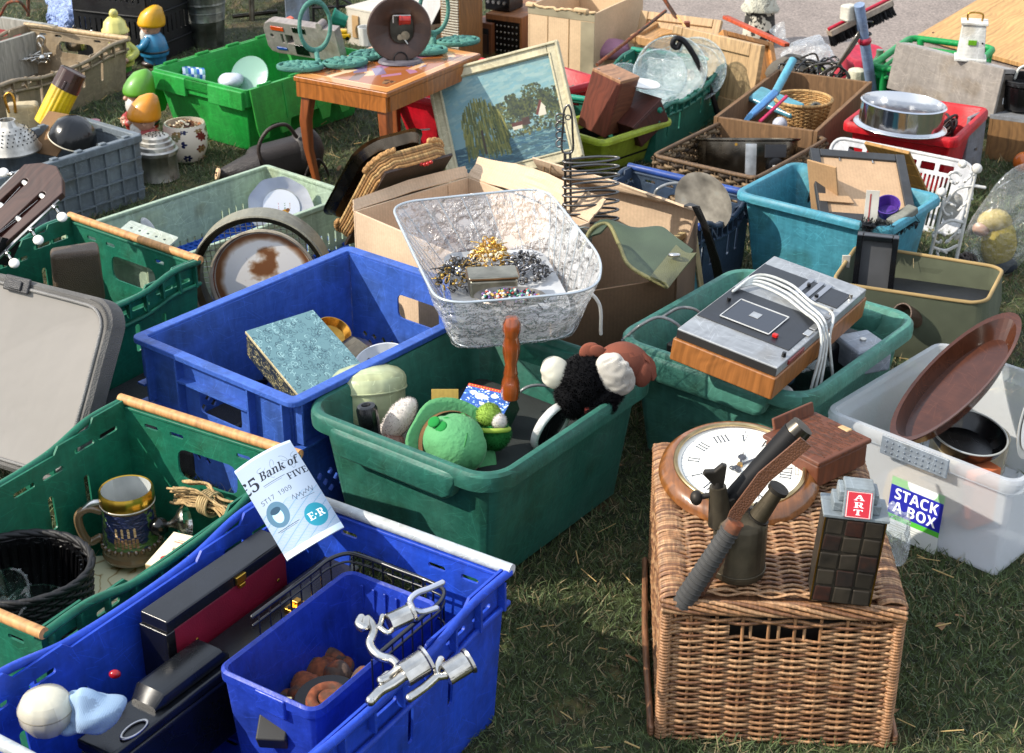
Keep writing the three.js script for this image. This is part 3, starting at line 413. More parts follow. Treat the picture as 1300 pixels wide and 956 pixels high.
{
  const br = gloss('#56301f', { roughness: .3 });
  for (const [A, B, C, lab] of [[[0.645,0.15,-2.382], [0.725,0.15,-2.307], [1.001,0.27,-2.645], 'brown oval plastic tray leaning up out of the clear tub']]) {
    const o = slab('serving_tray', lab, 'tray', A, B, C, .018), w = .12, l = .3;
    o.position.copy(V([0.781,0.225,-2.423])); const g = []; const ring = (s, y) => [...Array(40)].map((_, k) => { const t = k / 40 * PI * 2; return [Math.cos(t) * .054 * s, y, Math.sin(t) * .19 * s]; });
    part(o, 'tray_body', [loft([ring(.84, -.018), ring(.98, .012), ring(1.06, .016), ring(1.06, .019), ring(.97, .017), ring(.83, -.014)], true, true, .5)], br);
  }
  const p = thing('black_dish', 'shiny black dish with pale rim lying under the brown tray', 'dish', [0.789,0.13,-2.367]); p.rotation.set(.15, 0, -.12);
  part(p, 'dish_body', [lathe([[0, 0], [.05, 0], [.062, .014], [.068, .03], [.066, .031], [.06, .016], [.048, .004], [0, .003]], 48)], M.black); part(p, 'rim', [torus(.067, .0018, 0, .031, 0, PI / 2, 0, 0, 60)], std('#b9b9b2', .3, { metalness: .6 }));
  const c = thing('casserole_pot', 'cream enamel pot in the bottom of the clear tub', 'pot', [0.824,0.03,-2.446]); part(c, 'pot_body', [lathe([[0, 0], [.06, 0], [.068, .02], [.07, .08], [.067, .08], [.064, .02], [0, .004]], 48)], cer('#b8ab8a'));
  const tw = thing('beige_towel', 'folded beige cloth showing through the side of clear tub', 'cloth', [0.718,0.02,-2.326], .4); part(tw, 'cloth', [lump(bx(.13, .09, .1, .03, 0, .045, 0), .01, 30)], fab('#c9a878')); const ob = thing('orange_card_box', 'orange card box showing through the near corner of clear tub', 'box', [0.802,0.01,-2.316], .5); part(ob, 'box_body', [bx(.06, .11, .05, .003, 0, .055, 0)], card('#c4683a'));
  const t = ctex(256, 256, (k) => { k.fillStyle = '#efece4'; k.fillRect(0, 0, 256, 256); k.translate(128, 128); let s = 5; const r = () => { s = (s * 16807) % 2147483647; return s / 2147483647; }; for (let i = 0; i < 60; i++) { const a = r() * 7, R = 40 + r() * 55; k.fillStyle = ['#7a8f5a', '#a58b4a', '#5f7a86', '#b46a4a'][i % 4]; k.beginPath(); k.ellipse(Math.cos(a) * R, Math.sin(a) * R, 12, 6, a, 0, 7); k.fill(); } });
  const d = slab('painted_plate', 'white plate with painted leaves standing at the right edge of clear tub', 'plate', [0.839,0.12,-2.305], [0.922,0.12,-2.402], [0.914,0.26,-2.396], .01); d.position.copy(V([0.896,0.19,-2.365]));
  part(d, 'plate_body', [lathe([[0, 0], [.045, 0], [.072, .008], [.075, .01], [.072, .011], [.046, .004], [0, .003]], 48)], cer('#ebe8df')); part(d, 'painted_centre', [keep(T(discUV(.06), 0, .0105, 0))], printM(t, .25));
}

// ---------- right green tub with the cassette deck ----------
{
  const q = [0.477,-2.607,-0.686,0.409,0.446], mt = tplas('#5aa08e'); E.t2 = q;
  tub('recycling_tub', 'green plastic recycling tub with the cassette player lying across it', 'storage tub', q, .25, mt, { r: .06, lip: .032 });
  const A = [0.275,0.335,-2.39], B = [0.436,0.31,-2.284], C = [0.655,0.31,-2.62];
  const o = slab('cassette_player', 'silver and black cassette player in a teak case on the right green tub', 'cassette player', A, B, C, .05), { w, l } = o, tk = wood('#a8703e', { roughness: .4 });
  part(o, 'teak_case', [bx(w, .042, l, .003, 0, .021, 0)], tk);
  const dk = part(o, 'deck', [bx(w * .97, .018, l * .97, .002, 0, .051, 0)], std('#b4b7ba', .35, { metalness: .35, map: TX.scuff })), y = .0603;
  const bl = std('#20242c', .4, { map: TX.scuff });
  part(dk, 'black_panel', [bx(w * .9, .003, l * .36, .001, -w * .02, y, l * .14), bx(w * .9, .003, l * .17, .001, -w * .02, y, -l * .28)], bl);
  part(dk, 'cassette_door', [bx(w * .46, .003, l * .2, .001, -w * .06, y + .0022, l * .16)], std('#2c313b', .3)); part(dk, 'door_frame', [[0, -.104], [0, .104]].map(([a, b]) => cb(w * .48, .0016, .0016, -w * .06, y + .0036, l * (.16 + b))).concat([-1, 1].map(s => cb(.0016, .0016, l * .208, -w * .06 + s * w * .24, y + .0036, l * .16))), M.whitepl);
  part(dk, 'maker_plate', [bx(w * .09, .001, l * .05, .0003, -w * .06, y + .0042, l * .15)], M.steel);
  part(dk, 'front_edge', [cb(w * .96, .014, .002, 0, .05, l * .486)], std('#2a2826', .6, { map: TX.mottle }));
  part(dk, 'meter', [bx(w * .05, .002, l * .2, .0005, w * .02, y + .002, -l * .28), bx(w * .05, .002, l * .2, .0005, w * .12, y + .002, -l * .28), bx(w * .05, .002, l * .2, .0005, w * .2, y + .002, -l * .28)], std('#8d9097', .3, { metalness: .5 }));
  part(dk, 'red_button', [bx(.01, .007, .008, .002, w * .24, y + .005, l * .26)], gloss('#d01f1a')); for (const [u, v] of [[.44, .38], [.44, -.34], [.42, -.14], [.05, -.3], [.2, -.22], [-.38, .1]]) part(dk, 'knob', [cyl(.004, .0035, .008, u * w, y + .004, v * l, 0, 0, 0, 12)], v === .38 || u < .3 ? M.black : M.chrome);
  part(dk, 'counter_window', [bx(.006, .008, l * .16, .001, w * .485, .052, l * .3)], std('#7a2f2a', .3)); part(dk, 'key', [0, 1, 2, 3].map(i => bx(.012, .004, l * .055, .001, w * .43, y + .001, l * (.12 - i * .07))), M.steel);
  const W = (u, v, h) => { const p = o.localToWorld(V(u * w, h, v * l)); return [p.x, p.y, p.z]; }; o.updateMatrixWorld(true);
  const cab = thing('power_cable', 'white power cable coiled across the top of the cassette player', 'cable', W(0, 0, .062)), rel = p => V(p).sub(cab.position).toArray(), cp = [];
  for (let k = 0; k < 4; k++) cp.push(tube([W(.6 + k * .02, .16 - k * .03 - (k > 2 ? .08 : 0), -.03), W(.56, .1 - k * .03, .045), W(.47, .06 - k * .03 - (k > 2 ? .06 : 0), .07), W(.25, -.02 - k * .028, .068 + k * .002), W(-.05, -.1 - k * .024, .067 + k * .004), W(-.33, -.1 - k * .016, .068 + k * .004), W(-.42, -.02 + k * .014, .066)].map(rel), .0028, 50, 7));
  part(cab, 'cable', cp, M.cableW);
  const g1 = thing('grey_cable', 'thin grey cable looping over the back rim of the right green tub', 'cable', [0.262,0.27,-2.61]), r1 = p => V(p).sub(g1.position).toArray();
  part(g1, 'cable', [tube([[0.202,0.24,-2.564], [0.236,0.275,-2.558], [0.269,0.285,-2.567], [0.3,0.275,-2.558], [0.318,0.25,-2.55]].map(r1), .003, 30), tube([[0.279,0.27,-2.603], [0.308,0.285,-2.608], [0.338,0.28,-2.612], [0.359,0.26,-2.614]].map(r1), .003, 30)], M.cableG);
}
{
  const b = slab('paperback_book', 'yellowed paperback book poking out under the teak case', 'book', [0.323,0.235,-2.477], [0.403,0.235,-2.409], [0.43,0.235,-2.443], .018); part(b, 'pages', [bx(b.w - .003, .013, b.l, .001, 0, .008, 0)], std('#cbb583', .9, { map: TX.fibre })); part(b, 'cover', [cb(b.w, .002, b.l + .003, 0, .0165, 0), cb(b.w, .002, b.l + .003, 0, .001, 0)], M.paper);
  const u = slab('white_adaptor_box', 'pale grey plastic adaptor box inside the right green tub', 'adaptor', [0.595,0.235,-2.599], [0.626,0.235,-2.522], [0.674,0.235,-2.602], .05); part(u, 'case', [bx(u.w, .05, u.l, .006, 0, .025, 0)], gloss('#a9b1bd')); part(u, 'button', [cyl(.006, .006, .004, 0, .052, 0)], M.chrome);
  const j = thing('glass_jar', 'clear glass jar lying beside the teak case in tub', 'jar', [0.556,0.205,-2.512]); j.rotation.set(.2, .6, 1.2); part(j, 'jar_body', [lathe([[0, 0], [.03, 0], [.034, .005], [.034, .07], [.024, .085], [.024, .1], [.022, .1], [.022, .085], [.031, .07], [.031, .006], [0, .004]], 32)], M.glass); part(j, 'lid', [cyl(.025, .025, .012, 0, .1, 0)], gloss('#6f8fb0'));
  const s = thing('white_saucer', 'white round lid just inside near rim of right green tub', 'lid', [0.465,0.222,-2.392]); s.rotation.x = .25; part(s, 'lid_disc', [lathe([[0, .006], [.018, .005], [.024, 0], [.022, -.002], [0, -.002]], 32)], M.white);
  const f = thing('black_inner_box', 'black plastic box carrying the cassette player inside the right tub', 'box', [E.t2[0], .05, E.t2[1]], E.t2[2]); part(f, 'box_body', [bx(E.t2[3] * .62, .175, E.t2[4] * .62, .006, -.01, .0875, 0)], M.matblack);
}

// ---------- front green tub and its contents ----------
{
  const q = [-0.049,-2.354,-0.645,0.416,0.485]; E.t1 = q;
  tub('recycling_tub', 'dark green plastic recycling tub filled with soft toys in the centre foreground', 'storage tub', q, .25, tplas('#357e6c'), { r: .06, lip: .034 });
  const o = thing('biscuit_tin', 'pale green round lidded tin in the front green tub', 'tin', [-0.248,0.165,-2.406]); o.scale.setScalar(1.18); o.rotation.set(-.28, .3, .04); const m = gloss('#c3cca0', { roughness: .5 });
  part(o, 'tin_body', [lathe([[0, 0], [.05, 0], [.053, .004], [.053, .05], [0, .05]], 48)], m); part(o, 'lid', [lathe([[.0555, .044], [.0555, .06], [.053, .066], [.046, .072], [.03, .0775], [.012, .0795], [0, .08]], 48), torus(.0555, .0012, 0, .046, 0)], m); part(o, 'lid_hole', [cyl(.004, .004, .002, 0, .0801, 0)], M.dark);
  const b = thing('black_bottle', 'small black bottle with rounded cap leaning on the pale tin', 'bottle', [-0.232,0.185,-2.269]); b.rotation.z = .12; part(b, 'bottle_body', [lathe([[0, 0], [.0165, 0], [.0165, .05], [.0155, .06], [0, .06]], 28)], std('#16171a', .25)); part(b, 'cap', [lathe([[.0175, .042], [.0178, .07], [.015, .076], [.008, .078], [.006, .074], [0, .073]], 28)], M.black);
  const wh = plush('#e9e2dc'), ear = thing('white_plush_toy', 'white soft toy with pinkish side stuffed beside the green hat', 'soft toy', [-0.191,0.19,-2.295]); const eg = lump(sph(1, 0, .03, 0, [.021, .05, .02], .1, 0, -.55), .004, 40); part(ear, 'plush_body', [eg, fuzz(eg, 2200, .004)], wh); const e2 = sph(.02, -.012, -.01, .01, [1.1, 1, .8]); part(ear, 'pink_patch', [e2, fuzz(e2, 900, .004)], plush('#d9a99a'));
  // leprechaun hat toy
  const hp = [-0.102,0.2,-2.242], h = thing('plush_hat_toy', 'bright green plush toy hat with brown band and shamrock in green tub', 'soft toy', hp), gv = std('#66b274', .9, { map: TX.mottle, sheen: .6, sheenColor: new THREE.Color('#c8f0c8'), sheenRoughness: .5, bumpMap: TX.bump, bumpScale: .0015 });
  h.rotation.set(.95, 0, -.42); h.scale.setScalar(1.17);
  const cr = lump(new THREE.LatheGeometry([[0, .056], [.014, .0555], [.028, .051], [.039, .041], [.045, .026], [.047, .008], [.046, -.004], [0, -.004]].map(p => new THREE.Vector2(...p)).reverse(), 40), .005, 26); part(h, 'crown', [warp(cr, v => { const t = Math.atan2(v.z, v.x), d = Math.pow(Math.abs(Math.sin(t * 2 + .6)), .35), k = 1 - .11 * (1 - d); v.x *= k; v.z *= k; })], gv);
  part(h, 'seam', [tube([...Array(14)].map((_, i) => { const t = i / 13 * PI; return [Math.cos(t) * .0468 * .25, .006 + Math.sin(t) * .05, -Math.cos(t) * .0458]; }), .0013, 50)], fab('#3f8f4a')); part(h, 'hat_band', [lathe([[.0478, .0], [.0496, .002], [.0492, .011], [.0474, .013]], 50)], fab('#7d5a35'));
  const brim = lump(lathe([[.044, -.006], [.056, -.008], [.066, -.001], [.067, .006], [.06, .004], [.046, .002]], 50), .008, 34); part(h, 'brim', [brim], gv);
  part(h, 'shamrock', [[0, .0075], [-.0085, -.004], [.0085, -.004]].map(([a, c]) => sph(.009, -.03 + a, .036 + c * .5, -.026 + c * .6, [1, .35, 1], -.6, 0, .7)), plush('#2f9a4a'));
  const t2 = thing('green_plush_toy', 'small green and white soft toy with striped jumper behind the hat toy', 'soft toy', [-0.032,0.19,-2.276]); const bd = lump(sph(.03, 0, .012, 0, [1, .9, .9]), .003, 50); part(t2, 'body', [bd, fuzz(bd, 2500, .004)], plush('#2f7f3c')); part(t2, 'stripe', [torus(.027, .004, 0, .024, .002, PI / 2 - .4, 0, 0, 30, 8)], plush('#b8cf5a')); const hd = sph(.02, -.006, .046, -.006, [1, .95, 1]); part(t2, 'hood', [hd, fuzz(hd, 2000, .004)], plush('#a9c95f')); const sn = sph(.013, .01, .042, .008); part(t2, 'face', [sn, fuzz(sn, 700, .003)], wh);
  // snowy picture book
  const tx = ctex(256, 256, (c) => { c.fillStyle = '#24509c'; c.fillRect(0, 0, 256, 256); let s = 9; const r = () => { s = (s * 16807) % 2147483647; return s / 2147483647; }; for (let i = 0; i < 220; i++) { c.fillStyle = ['#fff', '#9fc4ea', '#dbe9f8', '#3a76c0'][i % 4]; c.beginPath(); c.arc(r() * 256, r() * 256, 1 + r() * 6, 0, 7); c.fill(); } for (let i = 0; i < 7; i++) { c.fillStyle = ['#e8eef6', '#c9d8ea'][i % 2]; c.beginPath(); c.arc(40 + r() * 190, 60 + r() * 150, 10 + r() * 16, 0, 7); c.fill(); } c.fillStyle = '#c73a26'; c.fillRect(0, 0, 256, 26); c.fillRect(0, 230, 256, 26); c.fillStyle = '#e8b44a'; for (let i = 0; i < 16; i++) { c.fillRect(6 + i * 16, 8, 6, 8); c.fillRect(6 + i * 16, 238, 6, 8); } });
  const bk = slab('gift_tin', 'blue snow scene box with red borders tilted in the front green tub', 'box', [-0.097,0.215,-2.35], [-0.017,0.215,-2.31], [0.015,0.24,-2.349], .045); part(bk, 'box_body', [bx(bk.w, .044, bk.l, .002, 0, .022, 0)], gloss('#1f4a33')); part(bk, 'lid_print', [planeUV(bk.w * .99, bk.l * .99, 0, .0447, 0)], printM(tx, .4));
  const yc = slab('yellow_card', 'yellow card sticking up behind the green hat toy', 'card', [-0.14,0.19,-2.389], [-0.093,0.19,-2.389], [-0.096,0.225,-2.398], .002); part(yc, 'card_sheet', [bx(yc.w, .0015, yc.l, .0005, 0, .001, 0)], card('#c9ad5a'));
  const sd = thing('turned_wooden_spindle', 'varnished turned wooden spindle standing upright in the front green tub', 'spindle', [-0.003,0.238,-2.341]); sd.rotation.set(-.05, 0, -.02);
  part(sd, 'spindle_body', [lathe([[0, 0], [.015, 0], [.017, .01], [.015, .03], [.0115, .042], [.0125, .045], [.0115, .049], [.010, .062], [.0145, .084], [.0148, .098], [.012, .112], [.013, .115], [.0155, .125], [.0155, .136], [.011, .147], [0, .15]], 32)], wood('#a04f1c', { roughness: .25, clearcoat: .7 }));
  // plush dog
  const dp = [0.136,0.262,-2.344], d = thing('plush_dog', 'black white and brown plush dog slumped over the tub rim', 'soft toy', dp), blk = plush('#141417'), flc = fab('#d8d2c6'), brn = fab('#8a4a35'), cream = plush('#ebe7d6');
  const f1 = (g, n, len, w = .0007) => [g, fuzz(g, n * 2, len, w, .6)];
  part(d, 'body', f1(lump(mergeGeometries([sph(.046, -.012, .008, .004, [1.0, 1.05, .9], 0, 0, .35, 30), sph(.032, -.034, -.016, .014, [.9, 1.2, .9], 0, 0, .2), sph(.03, .014, -.014, .02, [1.3, .8, .9], 0, 0, .5)].map(g => g.toNonIndexed())), .004, 40), 9000, .006), blk);
  part(d, 'arm', f1(lump(sph(.02, .012, -.03, .034, [1.5, .8, .9], 0, 0, .5), .003, 50), 2200, .006), blk);
  const tl_ = lump(sph(.025, -.062, .022, .0, [1.0, 1.15, .85], 0, 0, .5), .004, 45); part(d, 'tail', [lump(sph(.026, -.062, .022, .0, [1.0, 1.15, .85], 0, 0, .5, 48), .0035, 110)], cream);
  part(d, 'fleece_cheek', [lump(sph(.037, .036, .028, .018, [.92, 1.1, .72], 0, -.2, .5, 64), .0035, 150)], flc);
  part(d, 'head', [lump(sph(.038, .05, .04, -.002, [1.15, .95, .9]), .003, 40), lump(sph(.02, .082, .026, .012, [.9, 1.2, .8]), .002, 60)], brn); part(d, 'ear', [lump(sph(.017, -.005, .06, -.004, [1.1, .95, .55], 0, 0, .5), .002, 60), sph(.012, .006, .064, .002, [1.2, .9, .5])], brn); part(d, 'ear', [sheet([[[.078, .052, .01], [.092, .04, .016], [.1, .016, .018]], [[.088, .058, .0], [.102, .044, .004], [.106, .02, .008]]], .005, 6, 12)], brn); part(d, 'ribbon', [sheet([[[.07, .058, .004], [.082, .062, .006], [.094, .054, .008]], [[.072, .05, .01], [.083, .054, .012], [.095, .046, .012]]], .003, 6, 10), sph(.006, .078, .056, .008)], brn);
  part(d, 'collar_flower', [0, 1, 2, 3, 4].map(i => sph(.0035, -.008 + Math.cos(i * 1.26) * .004, -.03 + Math.sin(i * 1.26) * .004, .038)), fab('#c9574a'));
  const sp = slab('black_disc_drum', 'black disc with a white edge standing on edge by the plush dog', 'disc', [0.019,0.17,-2.307], [0.068,0.17,-2.368], [0.083,0.24,-2.352], .01); sp.position.copy(V([0.064,0.195,-2.322])); part(sp, 'disc', [cyl(.043, .043, .012, 0, 0, 0, 0, 0, 0, 48)], M.black); part(sp, 'white_edge', [torus(.043, .005, 0, .003, 0, PI / 2, 0, 0, 60, 8, [1, 1, 1.6])], M.white);
  const gc = thing('grey_cable', 'short grey cable lying behind the spindle in the front tub', 'cable', [0.042,0.21,-2.434]); part(gc, 'cable', [tube([[0.007,0.2,-2.423], [0.025,0.215,-2.424], [0.049,0.215,-2.433], [0.076,0.21,-2.434]].map(p => V(p).sub(gc.position).toArray()), .0028, 24)], M.cableG);
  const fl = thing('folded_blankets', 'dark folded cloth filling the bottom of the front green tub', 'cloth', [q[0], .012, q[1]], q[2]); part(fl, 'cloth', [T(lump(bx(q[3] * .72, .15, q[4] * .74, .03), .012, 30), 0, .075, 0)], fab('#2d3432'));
}
// clear wire basket of jewellery
{
  const b = [0.007,0.3,-2.544], o = thing('wire_basket', 'clear wire basket wrapped in cellophane holding heaps of jewellery', 'basket', b), L = p => [p[0] - b[0], p[1] - b[1], p[2] - b[2]];
  const ring = (cs, r) => { const n = cs.length, out = []; for (let i = 0; i < n; i++) { const p = V(cs[i]), a = V(cs[(i + n - 1) % n]), c = V(cs[(i + 1) % n]), A = p.clone().add(a.sub(p).setLength(r)), C = p.clone().add(c.sub(p).setLength(r)); for (let k = 0; k <= 8; k++) { const t = k / 8; out.push(A.clone().multiplyScalar((1 - t) ** 2).addScaledVector(p, 2 * t * (1 - t)).addScaledVector(C, t * t).toArray()); } } const c = new THREE.CatmullRomCurve3(out.map(q => V(q)), true); return c.getSpacedPoints(95).map(q => q.toArray()); };
  const top = ring([[-0.234,0.42,-2.797], [-0.121,0.42,-2.321], [0.142,0.42,-2.376], [0.159,0.42,-2.514], [0.065,0.42,-2.886]].map(L), .062), bot = ring([[-0.144,0.295,-2.796], [-0.098,0.295,-2.414], [0.108,0.295,-2.462], [0.111,0.295,-2.555], [0.062,0.295,-2.816]].map(L), .045);
  const mid = t => top.map((p, i) => { const k = (Math.sin(i * 2.1) * .5 + n3(V(p), 60, 5)) * .003; return [mixn(bot[i][0], p[0], t) + k, mixn(bot[i][1], p[1], t), mixn(bot[i][2], p[2], t) - k]; });
  const wireM = std('#b9c0c4', .25, { metalness: .5 });
  part(o, 'rim_wire', [tube(top, .0025, 140, 8, true)], wireM); part(o, 'base_wire', [tube(bot, .002, 120, 6, true)], wireM);
  part(o, 'upright_wire', [...Array(32)].map((_, i) => bar(bot[i * 3], top[i * 3], .0009, 5)), wireM);
  const wrap = loft([bot.map(p => [p[0] * .2, p[1] + .002, p[2] * .2 + .01]), bot.map(p => [p[0] * .98, p[1] + .001, p[2] * .98]), mid(.12), mid(.3), mid(.5), mid(.7), mid(.88), mid(1).map(p => [p[0], p[1] + .003, p[2]])], true, false, 1.2);
  part(o, 'cellophane', [wrap], clear('#ffffff', .16, { transmission: .72, bumpMap: TX.crumple, bumpScale: .02 }));
  part(o, 'cellophane', [loft([mid(.04).map(p => [p[0] * 1.03, p[1] - .006, p[2] * 1.02]), mid(.3).map((p, i) => [p[0] * 1.025 + Math.sin(i * 1.3) * .002, p[1], p[2] * 1.02]), mid(.62).map((p, i) => [p[0] * 1.03 + Math.sin(i * 2.3) * .0015, p[1], p[2] * 1.02]), mid(.97).map(p => [p[0] * 1.012, p[1], p[2] * 1.012])], false, false, 1.2)], clear('#ffffff', .12, { transmission: .74, bumpMap: TX.crumple, bumpScale: .025 }));
  part(o, 'liner', [loft([bot.map(p => [p[0] * .9, p[1] + .026, p[2] * .9]), bot.map(p => [p[0] * .94, p[1] + .03, p[2] * .94])], true, true)], std('#c4c6c8', .8, { map: TX.mottle }));
  const heap = (name, label, px, n, rx, rz, hgt, cols) => { const t = thing(name, label, 'jewellery', px); const gs = cols.map(() => []); for (let i = 0; i < n; i++) { const a = rr(0, 7), k = Math.sqrt(rnd()), x = Math.cos(a) * k * rx, z = Math.sin(a) * k * rz, y = (1 - k * k) * hgt * rr(.3, 1.1); const c = Math.floor(rnd() * cols.length); gs[c].push(rnd() < .35 ? sph(rr(.002, .0048), x, y, z, 1, 0, 0, 0, 7) : rnd() < .5 ? torus(rr(.003, .007), rr(.0008, .0014), x, y, z, rr(0, 3), rr(0, 3), 0, 12, 4) : tube([[x, y, z], [x + rr(-.012, .012), y + rr(0, .008), z + rr(-.01, .01)], [x + rr(-.02, .02), y + rr(-.004, .004), z + rr(-.015, .015)]], .0011, 8, 4)); } gs.forEach((g, i) => g.length && part(t, 'trinket', g, cols[i], 'stuff')); return t; };
  const sl = std('#a9a9ac', .3, { metalness: .9 }), gd = std('#caa353', .3, { metalness: .8 }), bk2 = std('#242428', .35), pearl = std('#e3d5b0', .25), dkS = std('#56524e', .4, { metalness: .8 });
  heap('jewellery_heap', 'tangled heap of dark and silver necklaces at left in the basket', [-0.09,0.335,-2.621], 260, .05, .055, .05, [sl, dkS, bk2, gd]);
  heap('jewellery_heap', 'heap of gold and pearl jewellery behind the tin box', [-0.041,0.335,-2.688], 260, .045, .05, .055, [gd, pearl, gd, std('#b9852f', .3, { metalness: .6 })]);
  heap('jewellery_heap', 'silver and black chains at the right behind the tin box', [0.021,0.335,-2.662], 220, .048, .055, .035, [sl, bk2, dkS, sl]);
  const ds = thing('bead_dish', 'dark oval dish of small colourful beads at the basket front', 'dish', [-0.003,0.362,-2.474]); part(ds, 'dish_body', [T(lathe([[0, 0], [.05, 0], [.058, .006], [.056, .008], [.049, .003], [0, .002]], 40), 0, 0, 0, 0, 0, 0, [1.1, 1, .7])], metal('#8a8580'));
  const be = ['#c9463a', '#e8e6de', '#3fa38f', '#d8b25a', '#7b5aa0', '#1c1c20'].map(c => gloss(c)), bg = be.map(() => []); for (let i = 0; i < 170; i++) { const a = rr(0, 7), k = Math.sqrt(rnd()); bg[i % 6].push(sph(rr(.0016, .0034), Math.cos(a) * k * .05, .006 + rr(0, .004), Math.sin(a) * k * .028, 1, 0, 0, 0, 7)); } bg.forEach((g, i) => part(ds, 'bead', g, be[i], 'stuff'));
  const tn = slab('tin_box', 'small grey metal box with rounded lid among the jewellery', 'tin box', [-0.071,0.35,-2.582], [-0.068,0.35,-2.543], [0.007,0.35,-2.586], .034); tn.rotation.set(0, .12, 0); tn.scale.setScalar(1.2); tn.position.copy(V([-0.035,0.34,-2.552])); const tm = metal('#a5a294'); part(tn, 'box_body', [bx(.072, .03, .042, .006, 0, .015, 0)], tm); part(tn, 'lid', [bx(.075, .006, .045, .003, 0, .032, 0)], tm); part(tn, 'lid_edge', [tube(rrect(.075, .045, .006, 3).map(([x, z]) => [x, .032, z]), .0016, 60, 5, true)], metal('#8d6a4a'));
  const hd = thing('bent_cane', 'pale bent cable arching down from the basket rim to the plush dog', 'cable', [0.124,0.36,-2.479]); part(hd, 'cable', [tube([[0.099,0.372,-2.479], [0.13,0.375,-2.479], [0.152,0.352,-2.479], [0.157,0.293,-2.479]].map(p => V(p).sub(hd.position).toArray()), .0032, 30)], std('#b9b7b0', .4));
}

// ---------- blue middle crate and contents ----------
{
  const q = [-0.35,-2.624,-0.676,0.423,0.566]; E.b2 = q;
  euroCrate('blue_crate', 'blue ventilated stacking crate holding a patterned box and bowls', 'crate', q, .26, tplas('#4a78e0'));
  const t = ctex(512, 512, (c) => { c.fillStyle = '#56787e'; c.fillRect(0, 0, 512, 512); let s = 3; const r = () => { s = (s * 16807) % 2147483647; return s / 2147483647; }; for (let i = 0; i < 420; i++) { const x = r() * 512, y = r() * 512, a = r() * 7; c.strokeStyle = ['#2f4d56', '#86a8aa', '#466770', '#233f49'][i % 4]; c.lineWidth = 2 + r() * 3; c.beginPath(); c.moveTo(x, y); c.bezierCurveTo(x + Math.cos(a) * 30, y + Math.sin(a) * 30, x + Math.cos(a + 1.5) * 34, y + Math.sin(a + 1.5) * 34, x + Math.cos(a + 2.6) * 20, y + Math.sin(a + 2.6) * 20); c.stroke(); } });
  const t2 = ctex(512, 256, (c) => { c.fillStyle = '#1d2733'; c.fillRect(0, 0, 512, 256); let s = 13; const r = () => { s = (s * 16807) % 2147483647; return s / 2147483647; }; for (let i = 0; i < 190; i++) { const x = r() * 512, y = r() * 256, a = r() * 7; c.strokeStyle = ['#b3a36a', '#8a8150', '#d6c88e'][i % 3]; c.lineWidth = 2 + r() * 2; c.beginPath(); c.arc(x, y, 6 + r() * 16, a, a + 3.6); c.stroke(); } });
  const o = slab('patterned_box_file', 'box file with blue marbled lid and gold scrolled edge in blue crate', 'box file', [-0.494,0.245,-2.598], [-0.375,0.2,-2.423], [-0.275,0.215,-2.527], .062), { w, l } = o;
  part(o, 'box_body', [bx(w - .004, .05, l - .004, .002, 0, .026, 0)], std('#1d2733', .5)); part(o, 'lid', [bx(w, .007, l, .002, 0, .0565, 0)], std('#d8cfa8', .6, { map: TX.fibre })); part(o, 'lid_paper', [planeUV(w * .985, l * .985, 0, .0604, 0)], printM(t, .45));
  part(o, 'scroll_paper', [planeUV(w - .006, .044, 0, .027, l / 2 - .0015, 0)], printM(t2, .5)); part(o, 'scroll_paper', [keep(T(planeUV(l - .006, .044, 0, 0, 0, 0), -w / 2 + .0015, .027, 0, 0, -PI / 2, 0))], printM(t2, .5));
  const b1 = thing('gold_bowl', 'small tarnished gold bowl behind the patterned box', 'bowl', [-0.362,0.14,-2.775]); b1.rotation.set(.3, 0, -.4); part(b1, 'bowl_body', [lathe([[0, 0], [.015, .001], [.03, .012], [.036, .03], [.034, .03], [.028, .014], [0, .004]], 32)], M.brass);
  const b2 = thing('silver_bowl', 'tarnished silver bowl tipped over on the blue crate floor', 'bowl', [-0.305,0.13,-2.689]); b2.rotation.set(-.5, .3, -.7); part(b2, 'bowl_body', [lathe([[0, .05], [.02, .049], [.042, .036], [.05, .0], [.048, .0], [.038, .032], [0, .045]], 40)], metal('#8f8473', { roughness: .5 }));
  const b3 = thing('white_bowl', 'white china bowl near the far wall of blue crate', 'bowl', [-0.24,0.13,-2.635]); b3.rotation.set(.2, 0, .15); part(b3, 'bowl_body', [lathe([[0, 0], [.025, 0], [.045, .02], [.052, .042], [.049, .042], [.042, .022], [0, .005]], 40)], cer('#dfe5ea'));
  const b4 = thing('black_dish', 'black tray lying on the bottom of the blue crate by the patterned box', 'dish', [-0.545,0.06,-2.733], .3); part(b4, 'dish_body', [tubGeo(.14, .1, .02, [[.02, 0], [0, .03], [.004, .03], [.022, .004]])], M.matblack);
}

